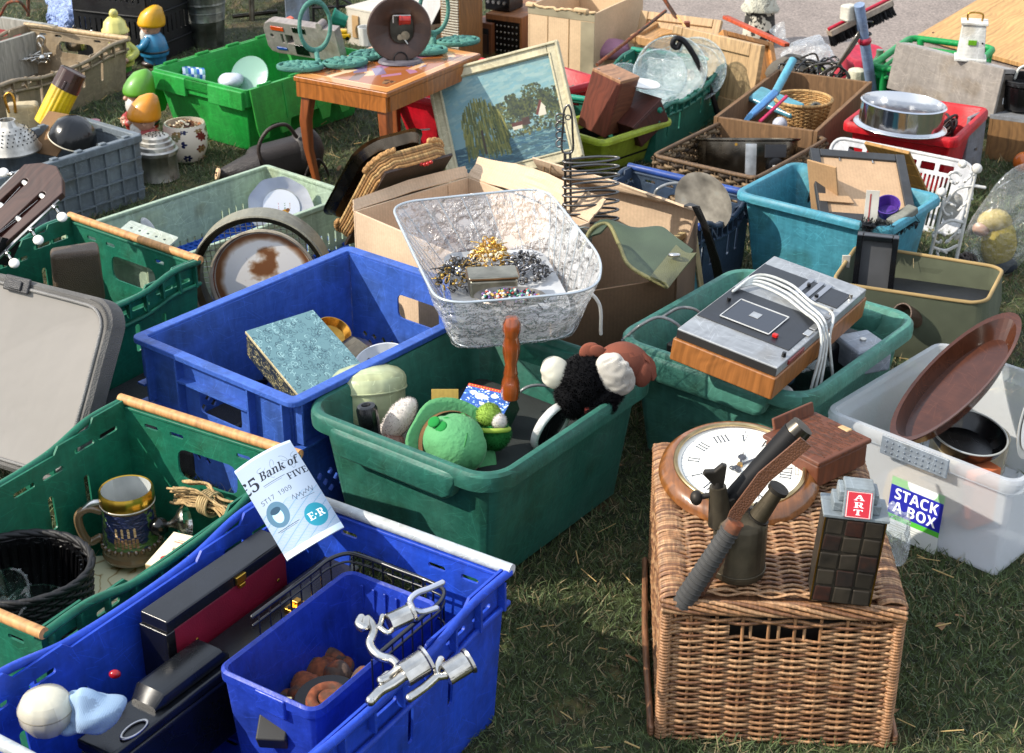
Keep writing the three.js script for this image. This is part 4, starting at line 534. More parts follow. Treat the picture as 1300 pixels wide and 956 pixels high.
// ---------- front blue crate (bottom left) ----------
{
  const q = [-0.345,-1.642,-0.571,0.4,0.62], [x, z, a, w, l] = q; E.b3 = q;
  baleTray('blue_crate', 'bright blue stacking crate with white bar in the front left corner', 'crate', q, .26, tplas('#285ae8'), paintM('#cfd6da'));
  const at = (u, y, v) => V(u, y, v).applyAxisAngle(V(0, 1, 0), a).add(V(x, 0, z)).toArray();
  const inCrate = (name, label, cat, u, y, v, ry = 0) => thing(name, label, cat, at(u, y, v), a + ry);
  // long black case beside the maroon box
  const c = inCrate('black_instrument_case', 'long black hard case with gold clasp lying in the front blue crate', 'case', -.088, .052, -.06, .0); const bk = gloss('#14171c', { roughness: .45 });
  part(c, 'case_body', [bx(.06, .1, .5, .006, 0, .05, 0)], bk); part(c, 'lid', [bx(.063, .016, .503, .005, 0, .11, 0)], bk); const hb = part(c, 'handle_block', [loft([[-.07, .4], [-.055, 1], [.055, 1], [.07, .4]].map(([v, k]) => rrect(.052 * (.7 + .3 * k), .026 * k, .008, 3).map(([p, s]) => [p - .004, .128 - .013 * (1 - k) + s * .9, v + .09])))], bk);
  part(c, 'clasp', [bx(.022, .006, .03, .001, .022, .121, -.115), bx(.012, .01, .012, .002, .022, .127, -.118)], M.brass); part(c, 'clasp_hole', [cyl(.0025, .0025, .003, .018, .1245, -.105), cyl(.0025, .0025, .003, .026, .1245, -.105)], M.dark); part(c, 'handle_ring', [torus(.016, .0022, .02, .12, .2, PI / 2, 0, 0, 30, 6, [.6, 1.3, 1])], M.steel);
  const m = inCrate('maroon_box', 'maroon and black cutlery box standing against the long blue wall', 'box', -.152, .085, -.11, .0); part(m, 'box_front', [bx(.045, .13, .24, .002, 0, .065, 0)], leath('#8f1632', { bumpScale: .0002 })); part(m, 'lid', [bx(.05, .02, .245, .003, 0, .141, 0)], gloss('#191b22')); part(m, 'end_strip', [bx(.052, .132, .016, .002, 0, .066, .118)], gloss('#15161c')); part(m, 'clasp', [bx(.004, .012, .02, .001, .027, .14, -.02), bx(.006, .006, .012, .001, .0275, .13, -.02)], M.gold); for (const v of [.07, -.1]) part(m, 'star_print', [sph(.003, .0235, .09, v, [.3, 1, 1], 0, 0, 0, 8)], M.gold);
  // inner blue box and wire basket
  const ib = inCrate('small_blue_box', 'small royal blue open box inside the black wire basket', 'box', .05, .04, -.115, 0); const ibm = tplas('#3050d0', { roughness: .6 });
  part(ib, 'box_body', [tubGeo(.168, .28, .02, [[.016, 0], [.004, .15], [0, .152], [0, .165], [.004, .168], [.008, .165], [.02, .006]])], ibm); part(ib, 'rib', [...Array(6)].map((_, k) => bx(.004, .04, .003, .001, -.05 + k * .02, .135, -.128)), ibm); part(ib, 'grip', [bx(.05, .03, .01, .003, .01, .15, .138)], ibm);
  const wb = inCrate('black_wire_basket', 'black wire basket frame hung inside the front blue crate', 'basket', .05, .04, -.115, 0), W = .096, Z = .146, wr = [];
  for (const y of [.19, .176, .135]) wr.push(tube([[-W, y, .05], [-W, y, -Z * .5], [-W, y, -Z + .03], [-W + .012, y, -Z + .006], [-W + .04, y, -Z], [0, y, -Z], [W - .04, y, -Z], [W - .012, y, -Z + .006], [W, y, -Z + .03], [W, y, -Z * .5], [W, y, .02]], y > .18 ? .0034 : .002, 90, 6));
  for (let k = 0; k < 10; k++) wr.push(bar([-W + .018 + k * .0175, .135, -Z], [-W + .018 + k * .0175, .19, -Z], .0016, 5)); for (let k = 0; k < 8; k++) for (const s of [-1, 1]) wr.push(bar([s * W, .135, -Z + .03 + k * .022], [s * W, .19, -Z + .03 + k * .022], .0014, 5));
  part(wb, 'wire', wr, std('#101012', .3, { clearcoat: .5 }));
  // rusty things in it
  const ru = inCrate('rusty_castings', 'heap of rusty iron fittings inside the small blue box', 'scrap', .04, .085, -.1); part(ru, 'casting', [...Array(34)].map((_, i) => lump(sph(rr(.012, .026), rr(-.06, .06), rr(-.01, .03), rr(-.1, .12), [1, .7, 1.2], rr(0, 2), rr(0, 3)), .006, 60, i)), M.rust, 'stuff');
  const pu = inCrate('iron_pulley', 'dark iron pulley wheel with rusty hub in the small blue box', 'pulley', .075, .125, -.07); pu.rotation.x = .15; part(pu, 'wheel', [lathe([[.02, -.014], [.046, -.016], [.048, -.012], [.036, 0], [.048, .012], [.046, .016], [.02, .014]], 36)], std('#15161a', .5, { metalness: .4 })); part(pu, 'hub', [torus(.022, .009, 0, .016, 0), cyl(.013, .013, .02, 0, .014, 0)], M.rust);
  const bt = inCrate('old_battery', 'old square battery with pale top lying at the front of the small blue box', 'battery', .05, .14, .01, .5); part(bt, 'battery_body', [bx(.04, .03, .05, .003, 0, 0, 0, .5)], std('#2b2a26', .6)); part(bt, 'pale_top', [bx(.038, .004, .046, .001, 0, .015, -.007, .5)], std('#c9bf8f', .7, { map: TX.mottle }));
  // chrome hooks
  const ch = (name, label, base, f) => { const o = thing(name, label, 'chrome fitting', base); f(o, p => V(p).sub(o.position).toArray()); return o; };
  const cup = (p, d, r, L) => { const A = V(p), dir = V(d).normalize(), g = lathe([[0, 0], [r, 0], [r * 1.02, L * .1], [r, L * .2], [r, L * .85], [r * 1.15, L * .9], [r * 1.2, L], [r * .9, L], [r * .85, L * .2], [0, L * .15]], 28); g.applyQuaternion(new THREE.Quaternion().setFromUnitVectors(V(0, 1, 0), dir)); g.translate(A.x, A.y, A.z); return g; };
  ch('chrome_towel_bracket', 'chrome scrolled bracket with round cup hanging over the black wire basket', [-0.151,0.275,-1.638], (o, L) => {
    part(o, 'scroll_plate', [tube([[-0.192,0.29,-1.634], [-0.194,0.29,-1.621], [-0.186,0.29,-1.614], [-0.185,0.29,-1.632], [-0.175,0.285,-1.616], [-0.178,0.28,-1.593], [-0.167,0.275,-1.577], [-0.15,0.27,-1.574], [-0.141,0.27,-1.558], [-0.151,0.27,-1.54], [-0.16,0.27,-1.533]].map(L), .0062, 70, 8), tube([[-0.175,0.285,-1.616], [-0.168,0.288,-1.62], [-0.165,0.292,-1.635]].map(L), .004, 16), tube([[-0.167,0.288,-1.617], [-0.157,0.286,-1.609], [-0.152,0.285,-1.616]].map(L), .004, 16)], M.chrome);
    part(o, 'cup', [cup(L([-0.156,0.29,-1.624]), V([-0.125,0.295,-1.642]).sub(V([-0.156,0.29,-1.624])).toArray(), .0125, .034)], M.chrome); part(o, 'glass_hook', [tube([[-0.127,0.3,-1.642], [-0.13,0.31,-1.645], [-0.123,0.315,-1.652], [-0.106,0.315,-1.664], [-0.09,0.315,-1.677]].map(L), .0042, 40), tube([[-0.127,0.297,-1.643], [-0.115,0.295,-1.641], [-0.097,0.295,-1.649]].map(L), .0042, 20)], std('#b9bcc8', .12, { metalness: .7 })); });
  ch('chrome_towel_bracket', 'chrome bracket with large cup resting on the right wall of the blue crate', [-0.119,0.28,-1.545], (o, L) => { part(o, 'cup', [cup(L([-0.133,0.275,-1.538]), V([-0.102,0.285,-1.557]).sub(V([-0.133,0.275,-1.538])).toArray(), .0165, .036)], M.chrome); part(o, 'arm', [tube([[-0.13,0.272,-1.543], [-0.145,0.265,-1.534], [-0.159,0.262,-1.525], [-0.171,0.26,-1.507]].map(L), .007, 30), tube([[-0.159,0.262,-1.525], [-0.159,0.265,-1.543], [-0.153,0.268,-1.548]].map(L), .005, 16)], M.chrome); });
  ch('chrome_towel_bracket', 'chrome bracket with cup nearest the right corner of the front blue crate', [-0.068,0.28,-1.542], (o, L) => { part(o, 'cup', [cup(L([-0.081,0.275,-1.538]), V([-0.05,0.285,-1.556]).sub(V([-0.081,0.275,-1.538])).toArray(), .0145, .035)], M.chrome); part(o, 'arm', [tube([[-0.08,0.273,-1.54], [-0.091,0.273,-1.539], [-0.091,0.277,-1.552], [-0.088,0.28,-1.561]].map(L), .0055, 24), tube([[-0.091,0.273,-1.539], [-0.106,0.266,-1.526], [-0.124,0.262,-1.51]].map(L), .006, 20)], M.chrome); });
  // five pound note tin
  const nt = ctex(640, 1024, (c, W, H) => {
    c.fillStyle = '#93a1b2'; c.fillRect(0, 0, W, H); let s = 21; const r = () => { s = (s * 16807) % 2147483647; return s / 2147483647; };
    c.lineWidth = 2; for (let i = 0; i < 60; i++) { c.strokeStyle = i % 2 ? 'rgba(50,120,150,.6)' : 'rgba(90,110,150,.5)'; c.beginPath(); for (let x = 0; x <= W; x += 12) c.lineTo(x, H * .52 + i * 7 + Math.sin(x * .035 + i * .5) * 16); c.stroke(); }
    c.fillStyle = '#b9cbdc'; c.fillRect(0, 0, W, 26); c.fillStyle = '#23272f'; c.font = 'bold 190px serif'; c.fillText('£5', -62, 300); c.save(); c.translate(170, 250); c.scale(.95, 1); c.font = 'italic bold 116px serif'; c.fillText('Bank of', 0, 0); c.restore(); c.strokeStyle = '#4b5460'; c.lineWidth = 3; for (let i = 0; i < 7; i++) { c.beginPath(); c.ellipse(230 + i * 62, 150 + (i % 2) * 90, 44, 20, i, 0, 5); c.stroke(); }
    c.fillStyle = '#23272f'; c.font = 'bold 92px serif'; c.fillText('FIVE', 420, 372); c.fillStyle = '#55606e'; c.fillRect(170, 300, 240, 7); c.fillRect(170, 318, 200, 4);
    c.fillStyle = '#37404c'; c.font = '64px monospace'; c.fillText('ST17 1909', 60, 462); c.strokeStyle = '#37404c'; c.lineWidth = 5; c.beginPath(); c.moveTo(350, 560); for (let i = 0; i < 14; i++) c.lineTo(350 + i * 18, 556 + (i % 2 ? -50 : 22) * r()); c.stroke(); c.fillRect(420, 590, 150, 4);
    c.fillStyle = '#4c6b80'; c.beginPath(); c.ellipse(150, 610, 110, 130, 0, 0, 7); c.fill(); c.fillStyle = '#9cc4d6'; c.beginPath(); c.ellipse(145, 620, 52, 74, 0, 0, 7); c.fill(); c.fillStyle = '#2f4658'; c.beginPath(); c.ellipse(145, 566, 54, 34, 0, 0, 7); c.fill(); c.fillStyle = '#37404c'; c.fillRect(60, 756, 240, 6); c.fillRect(80, 772, 190, 4);
    c.fillStyle = '#2b7f93'; c.beginPath(); c.arc(470, 790, 116, 0, 7); c.fill(); c.fillStyle = '#e8f0f4'; c.font = 'bold 104px serif'; c.textAlign = 'center'; c.fillText('E·R', 470, 826); c.fillStyle = '#c9d8e4'; c.fillRect(0, H - 60, W, 60); });
  const o = slab('banknote_card', 'curled white card printed as a five pound note leaning over blue crate', 'money card', [-0.316,0.25,-1.826], [-0.236,0.283,-1.864], [-0.323,0.355,-1.988], .002), { w: nw, l: nl } = o;
  const bend = (g, dz) => { const p = g.attributes.position; for (let i = 0; i < p.count; i++) { const u = p.getX(i) / (nw / 2), v = (p.getY(i) + nl / 2) / nl, R = mixn(.030, .008, v); p.setXYZ(i, p.getX(i) * .97, R * (1 - u * u) + dz, -p.getY(i) + .014 * (1 - v) * (1 - u * u)); } g.computeVertexNormals(); return g; };
  part(o, 'printed_front', [keep(bend(new THREE.PlaneGeometry(nw, nl, 24, 12), .0012))], printM(nt, .9, { specularIntensity: .15 })); part(o, 'back_sheet', [bend(new THREE.PlaneGeometry(nw, nl, 24, 12), -.0012)], gloss('#cfd8e2'));
  const eg = thing('cream_jar', 'cream rounded jar top in the bottom left corner', 'jar', [-0.575,0.2,-1.533]); part(eg, 'rim_band', [torus(.0405, .003, 0, .036, 0, PI / 2, 0, 0, 40, 6)], cer('#b9b094')); eg.scale.setScalar(.8); part(eg, 'jar_body', [lathe([[0, 0], [.03, 0], [.042, .02], [.043, .04], [.034, .056], [.018, .063], [0, .065]], 36)], cer('#e0dac2'));
  const lb = thing('pale_blue_cloth', 'pale blue crumpled cloth beside the cream jar', 'cloth', [-0.526,0.21,-1.536]); part(lb, 'cloth', [lump(sph(.036, 0, .012, 0, [1.1, .75, .9], 0, 0, 0, 40), .03, 42)], fab('#9fbbd8'));
  const rd = thing('red_bulb', 'tiny red plastic bulb at the end of the long black case', 'bulb', [-0.517,0.2,-1.637]); part(rd, 'bulb', [sph(.006, 0, 0, 0, [1.3, 1, 1])], gloss('#b01622'));
}

// ---------- lower left green crate and contents ----------
{
  const q = [-0.635,-1.99,-0.532,0.36,0.54], [x, z, a, w, l] = q;
  baleTray('green_crate', 'green stacking crate with wooden bar holding the beer stein at lower left', 'crate', q, .25, tplas('#1c8062'), M.dowel);
  const at = (u, y, v) => V(u, y, v).applyAxisAngle(V(0, 1, 0), a).add(V(x, 0, z)).toArray();
  const tl = slab('marbled_tile', 'yellow veined marble tile lying in the lower green crate', 'tile', [-0.721,0.02,-1.98], [-0.574,0.02,-1.98], [-0.573,0.02,-2.189], .012); part(tl, 'tile_body', [bx(tl.w, .012, tl.l, .002, 0, .006, 0)], std('#ffffff', .25, { map: TX.marble }));
  // stein
  const s = thing('beer_stein', 'brown and blue relief beer stein with gold rim in the green crate', 'stein', [-0.629,0.035,-2.178]), cb_ = cer('#8a7152', { bumpMap: TX.dent, bumpScale: .004 });
  s.scale.setScalar(.98); part(s, 'stein_body', [lathe([[0, 0], [.05, 0], [.052, .006], [.049, .012], [.051, .018], [.047, .03], [.0445, .06], [.043, .095], [.044, .102]], 48)], cb_);
  part(s, 'gold_rim', [lathe([[.0445, .1], [.0455, .104], [.0455, .122], [.0435, .125], [.041, .124]], 48)], M.gold); part(s, 'white_lining', [lathe([[.0435, .1245], [.041, .1235], [.0405, .09], [.038, .02], [0, .015]], 48)], cer('#d9dcd8')); part(s, 'white_band', [torus(.0445, .0016, 0, .1, 0, PI / 2, 0, 0, 48, 6)], cer('#d9d4c4'));
  const art = ctex(512, 256, c => { c.fillStyle = '#1f2748'; c.fillRect(0, 0, 512, 256); let k = 7; const r = () => { k = (k * 16807) % 2147483647; return k / 2147483647; }; c.fillStyle = '#4f6b3a'; for (let i = 0; i < 60; i++) { c.beginPath(); c.ellipse(r() * 512, 200 + r() * 60, 14 + r() * 22, 8 + r() * 10, 0, 0, 7); c.fill(); c.beginPath(); c.ellipse(r() * 90 + (i % 2) * 420, r() * 200, 12, 16, 0, 0, 7); c.fill(); } c.fillStyle = '#8a6a4a'; for (let i = 0; i < 7; i++) { c.fillRect(160 + i * 26, 150 + r() * 20, 20, 70); } c.fillStyle = '#c9a67a'; for (let i = 0; i < 4; i++) { c.beginPath(); c.ellipse(180 + i * 45, 100, 10, 13, 0, 0, 7); c.fill(); c.fillRect(172 + i * 45, 110, 18, 46); } });
  part(s, 'painted_scene', [keep(new THREE.CylinderGeometry(.0438, .0478, .066, 40, 1, true, -1.2, 2.6).translate(0, .062, 0))], printM(art, .3, { bumpMap: TX.dent, bumpScale: .004 })); part(s, 'relief', [...Array(26)].map((_, i) => { const t = i / 26 * PI * 2; return lump(sph(.007, Math.cos(t) * .047, .026, Math.sin(t) * .047, [1, .8, .6], 0, -t, 0, 10), .002, 200, i); }), cer('#6f5a40'), 'stuff');
  const hp = [[-.042, .088, .012], [-.062, .095, .016], [-.078, .085, .02], [-.076, .05, .02], [-.066, .03, .016], [-.05, .036, .012]]; part(s, 'handle', [tube(hp, .0075, 40, 9)], cb_); part(s, 'pewter_hinge', [tube([[-.04, .104, .01], [-.055, .104, .014], [-.07, .094, .018]], .006, 16, 7)], M.steel);
  const rp = thing('rope_hank', 'hank of pale sisal rope lying behind the beer stein', 'rope', [-0.492,0.12,-2.17]), R0 = [-0.549,0.13,-2.203], R1 = [-0.424,0.13,-2.106], rl = (p) => V(p).sub(rp.position); const strands = [], A = rl(R0), B = rl(R1), dd = B.clone().sub(A), wv = V(-dd.z, 0, dd.x).normalize();
  for (let i = 0; i < 24; i++) { const pts = [], o1 = rr(-.022, .022), h = rr(-.02, .025); for (let k = 0; k <= 10; k++) { const u = k / 10, pinch = 1 - .55 * Math.exp(-(((u - .62) / .14) ** 2)); const p = A.clone().addScaledVector(dd, u + rr(-.01, .01)).addScaledVector(wv, (o1 + rr(-.004, .004)) * pinch); p.y += h * pinch + .018 * Math.sin(u * PI); pts.push(p.toArray()); } strands.push(tube(pts, rr(.0018, .0026), 40, 5)); }
  part(rp, 'rope_strand', strands, std('#cdb183', .95, { map: TX.fibre, bumpMap: TX.fibre, bumpScale: .001 }), 'stuff'); part(rp, 'rope_tie', [...Array(5)].map((_, k) => torus(.02, .0023, 0, 0, 0, 0, 0, 0, 20, 6)).map((g, k) => { g.rotateY(Math.atan2(-dd.z, dd.x) + PI / 2); g.translate(...A.clone().addScaledVector(dd, .42 + k * .03).toArray()); g.translate(0, .012, 0); return g; }), std('#d8c294', .95, { map: TX.fibre }));
  const kn = thing('knob_lever', 'black ball knob on a chrome cup beside the beer stein', 'knob', [-0.575,0.1,-2.153]); part(kn, 'ball', [sph(.016, 0, 0, 0)], M.black); part(kn, 'chrome_cup', [T(lathe([[.004, .01], [.006, .02], [.012, .03], [.02, .036], [.025, .044], [.026, .048]], 30), 0, 0, 0, -.2, 0, -1.35)], M.chrome);
  const pk = ctex(256, 256, c => { c.fillStyle = '#e3d2b2'; c.fillRect(0, 0, 256, 256); c.save(); c.translate(128, 128); c.rotate(PI); c.fillStyle = '#b5242b'; c.beginPath(); c.ellipse(0, -60, 70, 26, 0, 0, 7); c.fill(); c.fillStyle = '#3a3030'; c.font = 'bold 34px sans-serif'; c.textAlign = 'center'; c.fillText('BOSE', 0, -48); c.font = 'bold 26px sans-serif'; c.fillText('SELTER', 0, 24); c.fillStyle = '#c0564a'; c.fillRect(-70, 60, 140, 6); c.fillRect(-70, 74, 120, 4); c.restore(); });
  const p = slab('card_packet', 'small cream cardboard packet with red print beside blue crate', 'packet', [-0.571,0.11,-2.028], [-0.512,0.11,-2.005], [-0.484,0.12,-2.085], .05); part(p, 'packet_body', [bx(p.w, .049, p.l, .0015, 0, .0245, 0)], card('#cdb68c')); part(p, 'printed_top', [planeUV(p.w * .98, p.l * .98, 0, .0496, 0)], printM(pk, .6));
  // black wicker basket with glass dishes
  const bq = [-0.739,0.02,-1.956], b = thing('black_wicker_basket', 'black round wicker basket holding glass dishes at the left edge', 'basket', bq), bm = std('#17161a', .6, { map: TX.fibre, bumpMap: TX.fibre, bumpScale: .001 }), rows = [];
  for (let k = 0; k < 20; k++) { const rad = .088 + .012 * k / 20, n = 44, pts = [...Array(n)].map((_, i) => { const t = i / n * PI * 2, r = rad + (k % 2 ? 1 : -1) * (i % 2 ? .0024 : -.0024); return [Math.cos(t) * r * 1.05, .006 + k * .0062, Math.sin(t) * r * .95]; }); rows.push(tube(pts, .0031, 110, 5, true)); }
  part(b, 'woven_strand', rows, bm, 'stuff'); part(b, 'stake', [...Array(44)].map((_, i) => { const t = i / 44 * PI * 2; return bar([Math.cos(t) * .0924, 0, Math.sin(t) * .0836], [Math.cos(t) * .105, .132, Math.sin(t) * .095], .0028, 5); }), bm, 'stuff'); part(b, 'rim', [...Array(3)].map((_, k) => tube([...Array(40)].map((_, i) => { const t = i / 40 * PI * 2; return [Math.cos(t) * (.106 + .002 * Math.cos(i * 1.3 + k * 2.1)), .132 + .0025 * Math.sin(i * 1.3 + k * 2.1), Math.sin(t) * (.096 + .002 * Math.cos(i * 1.3 + k * 2.1))]; }), .0044, 160, 6, true)), bm); part(b, 'base_panel', [cyl(.09, .09, .005, 0, .003, 0, 0, 0, 0, 40)], bm);
  for (const [n, lab, pos, r, rot] of [['glass_dish', 'cut glass dish lying on top in the black wicker basket', [-0.74,0.115,-1.898], .055, [.5, 0, .4]], ['glass_dish', 'ribbed glass ashtray at the bottom of black wicker basket', [-0.7,0.095,-1.897], .05, [.2, .4, -.2]]]) { const g = thing(n, lab, 'glass dish', pos); g.rotation.set(...rot); part(g, 'dish_body', [lathe([[0, 0], [r * .6, 0], [r * .8, .008], [r, .03], [r * .93, .031], [r * .75, .012], [0, .006]], 36), ...[...Array(18)].map((_, i) => { const t = i / 18 * PI * 2; return bar([Math.cos(t) * r * .62, .002, Math.sin(t) * r * .62], [Math.cos(t) * r, .03, Math.sin(t) * r], .003, 5); })], M.glass); }
  const bd = thing('black_bin_liner', 'black ribbed plastic bowl inside the black wicker basket', 'bowl', bq); part(bd, 'bowl_body', [lathe([[0, .012], [.06, .014], [.08, .04], [.093, .124], [.091, .126], [.077, .042], [.058, .018], [0, .016]], 48), ...[...Array(40)].map((_, i) => { const t = i / 40 * PI * 2; return bar([Math.cos(t) * .079, .045, Math.sin(t) * .075], [Math.cos(t) * .089, .12, Math.sin(t) * .085], .002, 4); })], M.black);
}
// ---------- upper left green crate ----------
{
  const q = [-0.943,-2.872,-0.655,0.4,0.46]; const [x, z, a, w, l] = q;
  baleTray('green_crate', 'green stacking crate with orange wooden bar behind the open suitcase', 'crate', q, .25, tplas('#1c8064'), M.dowel);
  const g = thing('glass_tumbler', 'clear glass standing in the upper left green crate', 'glass', [-0.932,0.04,-3.326]); part(g, 'glass_body', [lathe([[0, 0], [.022, 0], [.03, .07], [.0285, .07], [.02, .004], [0, .004]], 28)], M.glass);
  const t = thing('white_plastic_plate', 'white plastic plate lying in the upper left green crate', 'plate', [-0.878,0.05,-3.303]); t.rotation.z = .3; part(t, 'lid_disc', [cyl(.03, .03, .006, 0, 0, 0)], M.white);
  const k = slab('black_metal_bracket', 'black metal bracket with a round hole at the left edge', 'bracket', [-1.022,0.29,-2.812], [-1.005,0.26,-2.867], [-0.983,0.31,-2.878], .004); const s = ext(shp([[-k.w / 2, -k.l / 2], [k.w / 2, -k.l / 2], [k.w / 2, k.l / 2], [-k.w / 2, k.l / 2]], [rhole(0, 0, .016, .016, .008)]), .004); s.rotateX(-PI / 2); part(k, 'bracket_plate', [s], M.iron);
  const gb = thing('brown_bag', 'brown leather bag corner sticking up inside the green crate', 'bag', [-0.903,0.17,-2.968], .3); part(gb, 'bag_body', [lump(bx(.1, .12, .06, .012, 0, .03, 0), .006, 30)], leath('#5f4c38'));
}
// suitcase lid
{
  const o = slab('open_suitcase', 'open grey suitcase lid with pale lining leaning at the left', 'suitcase', [-1.235,0.08,-2.552], [-0.765,0.085,-2.293], [-0.664,0.37,-2.436], .02), { w, l } = o;
  const R = .05, gm = leath('#6d6a66', { roughness: .7 }), out = rrect(w, l, R, 8); part(o, 'shell', [loft([out.map(([x, z]) => [x * .97, -.03, z * .97]), out.map(([x, z]) => [x, -.022, z]), out.map(([x, z]) => [x, .012, z]), rrect(w - .014, l - .014, R, 8).map(([x, z]) => [x, .018, z]), rrect(w - .034, l - .034, R * .8, 8).map(([x, z]) => [x, .016, z])], true, false)], gm);
  part(o, 'lining', [loft([rrect(w - .03, l - .03, R * .8, 8).map(([x, z]) => [x, .0165, z]), rrect(w - .07, l - .07, R * .7, 8).map(([x, z]) => [x, .0125, z]), rrect(w - .2, l - .12, R * .5, 8).map(([x, z]) => [x, .0105 + .002 * Math.sin(x * 50 + z * 30), z])], false, true)], std('#86827d', .9, { specularIntensity: .2, bumpMap: TX.dent, bumpScale: .004 }));
  part(o, 'piping', [tube(rrect(w - .036, l - .036, R * .8, 6).map(([x, z]) => [x, .018, z]), .0036, 120, 6, true)], leath('#8d8a86')); part(o, 'stitching', [...Array(90)].map((_, i) => { const p = rrect(w - .012, l - .012, R, 22)[i] || [0, 0]; return sph(.0016, p[0], .0185, p[1], [2, .6, .8], 0, 0, 0, 6); }), std('#3f3d3b'), 'stuff');
  part(o, 'catch', [bx(.06, .006, .028, .005, w * .08, .022, -l / 2 + .012), bx(.03, .004, .016, .002, w * .08, .027, -l / 2 + .014)], leath('#3d3c3e')); part(o, 'stud', [sph(.004, w * .02 - .1, .02, -l * .28, [1, .5, 1])], M.steel);
  const dk = slab('dark_case', 'dark grey hard case lying under the blue and green crates', 'case', [-0.802,0.06,-2.633], [-0.611,0.06,-2.509], [-0.555,0.06,-2.699], .06); part(dk, 'case_body', [bx(dk.w * 1.4, .058, dk.l * 1.2, .01, 0, .029, 0)], leath('#26272a')); part(dk, 'silver_catch', [bx(.03, .006, .01, .002, -.02, .062, 0), bar([-.04, .064, .01], [.01, .064, .01], .003)], M.chrome);
}
// guitar headstock
{
  const o = slab('guitar_headstock', 'brown guitar headstock with silver tuners at the left edge', 'guitar', [-1.092,0.347,-2.895], [-1.002,0.31,-2.828], [-0.909,0.383,-2.906], .016), { w, l } = o, L = l / 2 + .06, H = w / 2;
  const wd = wood('#4d3530', { roughness: .45 }), slot = c => rhole(c, -.005, .014, L * 1.2, .007), s = ext(shp([[-H * .8, -L], [H * .8, -L], [H, L * .72], [H * .55, L * .9], [0, L], [-H * .55, L * .9], [-H, L * .72]], [slot(-H * .46), slot(H * .46)]), .014, .0015); s.rotateX(-PI / 2); part(o, 'headstock_board', [s], wd);
  part(o, 'slot_back', [bx(.016, .002, L * 1.2, .0005, -H * .46, .001, .005), bx(.016, .002, L * 1.2, .0005, H * .46, .001, .005)], wood('#5b2a20'));
  for (const sd of [-1, 1]) { part(o, 'tuner_plate', [bx(.006, .006, L * 1.3, .001, sd * (H + .001), .008, .005)], M.steel); for (let k = 0; k < 3; k++) { const z = -L * .5 + k * L * .5; const t = part(o, 'tuner', [bar([sd * H, .009, z], [sd * (H + .02), .004, z + .006], .0028), cyl(.006, .006, .006, sd * (H + .008), .008, z + .002, 0, 0, PI / 2)], M.chrome); part(t, 'button', [sph(.013, sd * (H + .032), .002, z + .008, [.9, .55, .8])], std('#e2dfd8', .3)); part(o, 'roller', [cyl(.0052, .0052, .022, sd * H * .46, .008, z, 0, 0, PI / 2, 14)], std('#e8e5dc', .35)); } }
  part(o, 'string', [-2.5, -1.5, -.5, .5, 1.5, 2.5].map((k, i) => bar([k * .006, .02, L + .03], [Math.sign(k) * H * .46, .012, L * (.5 - (i % 3) * .45)], .0006, 4)), M.steel);
}
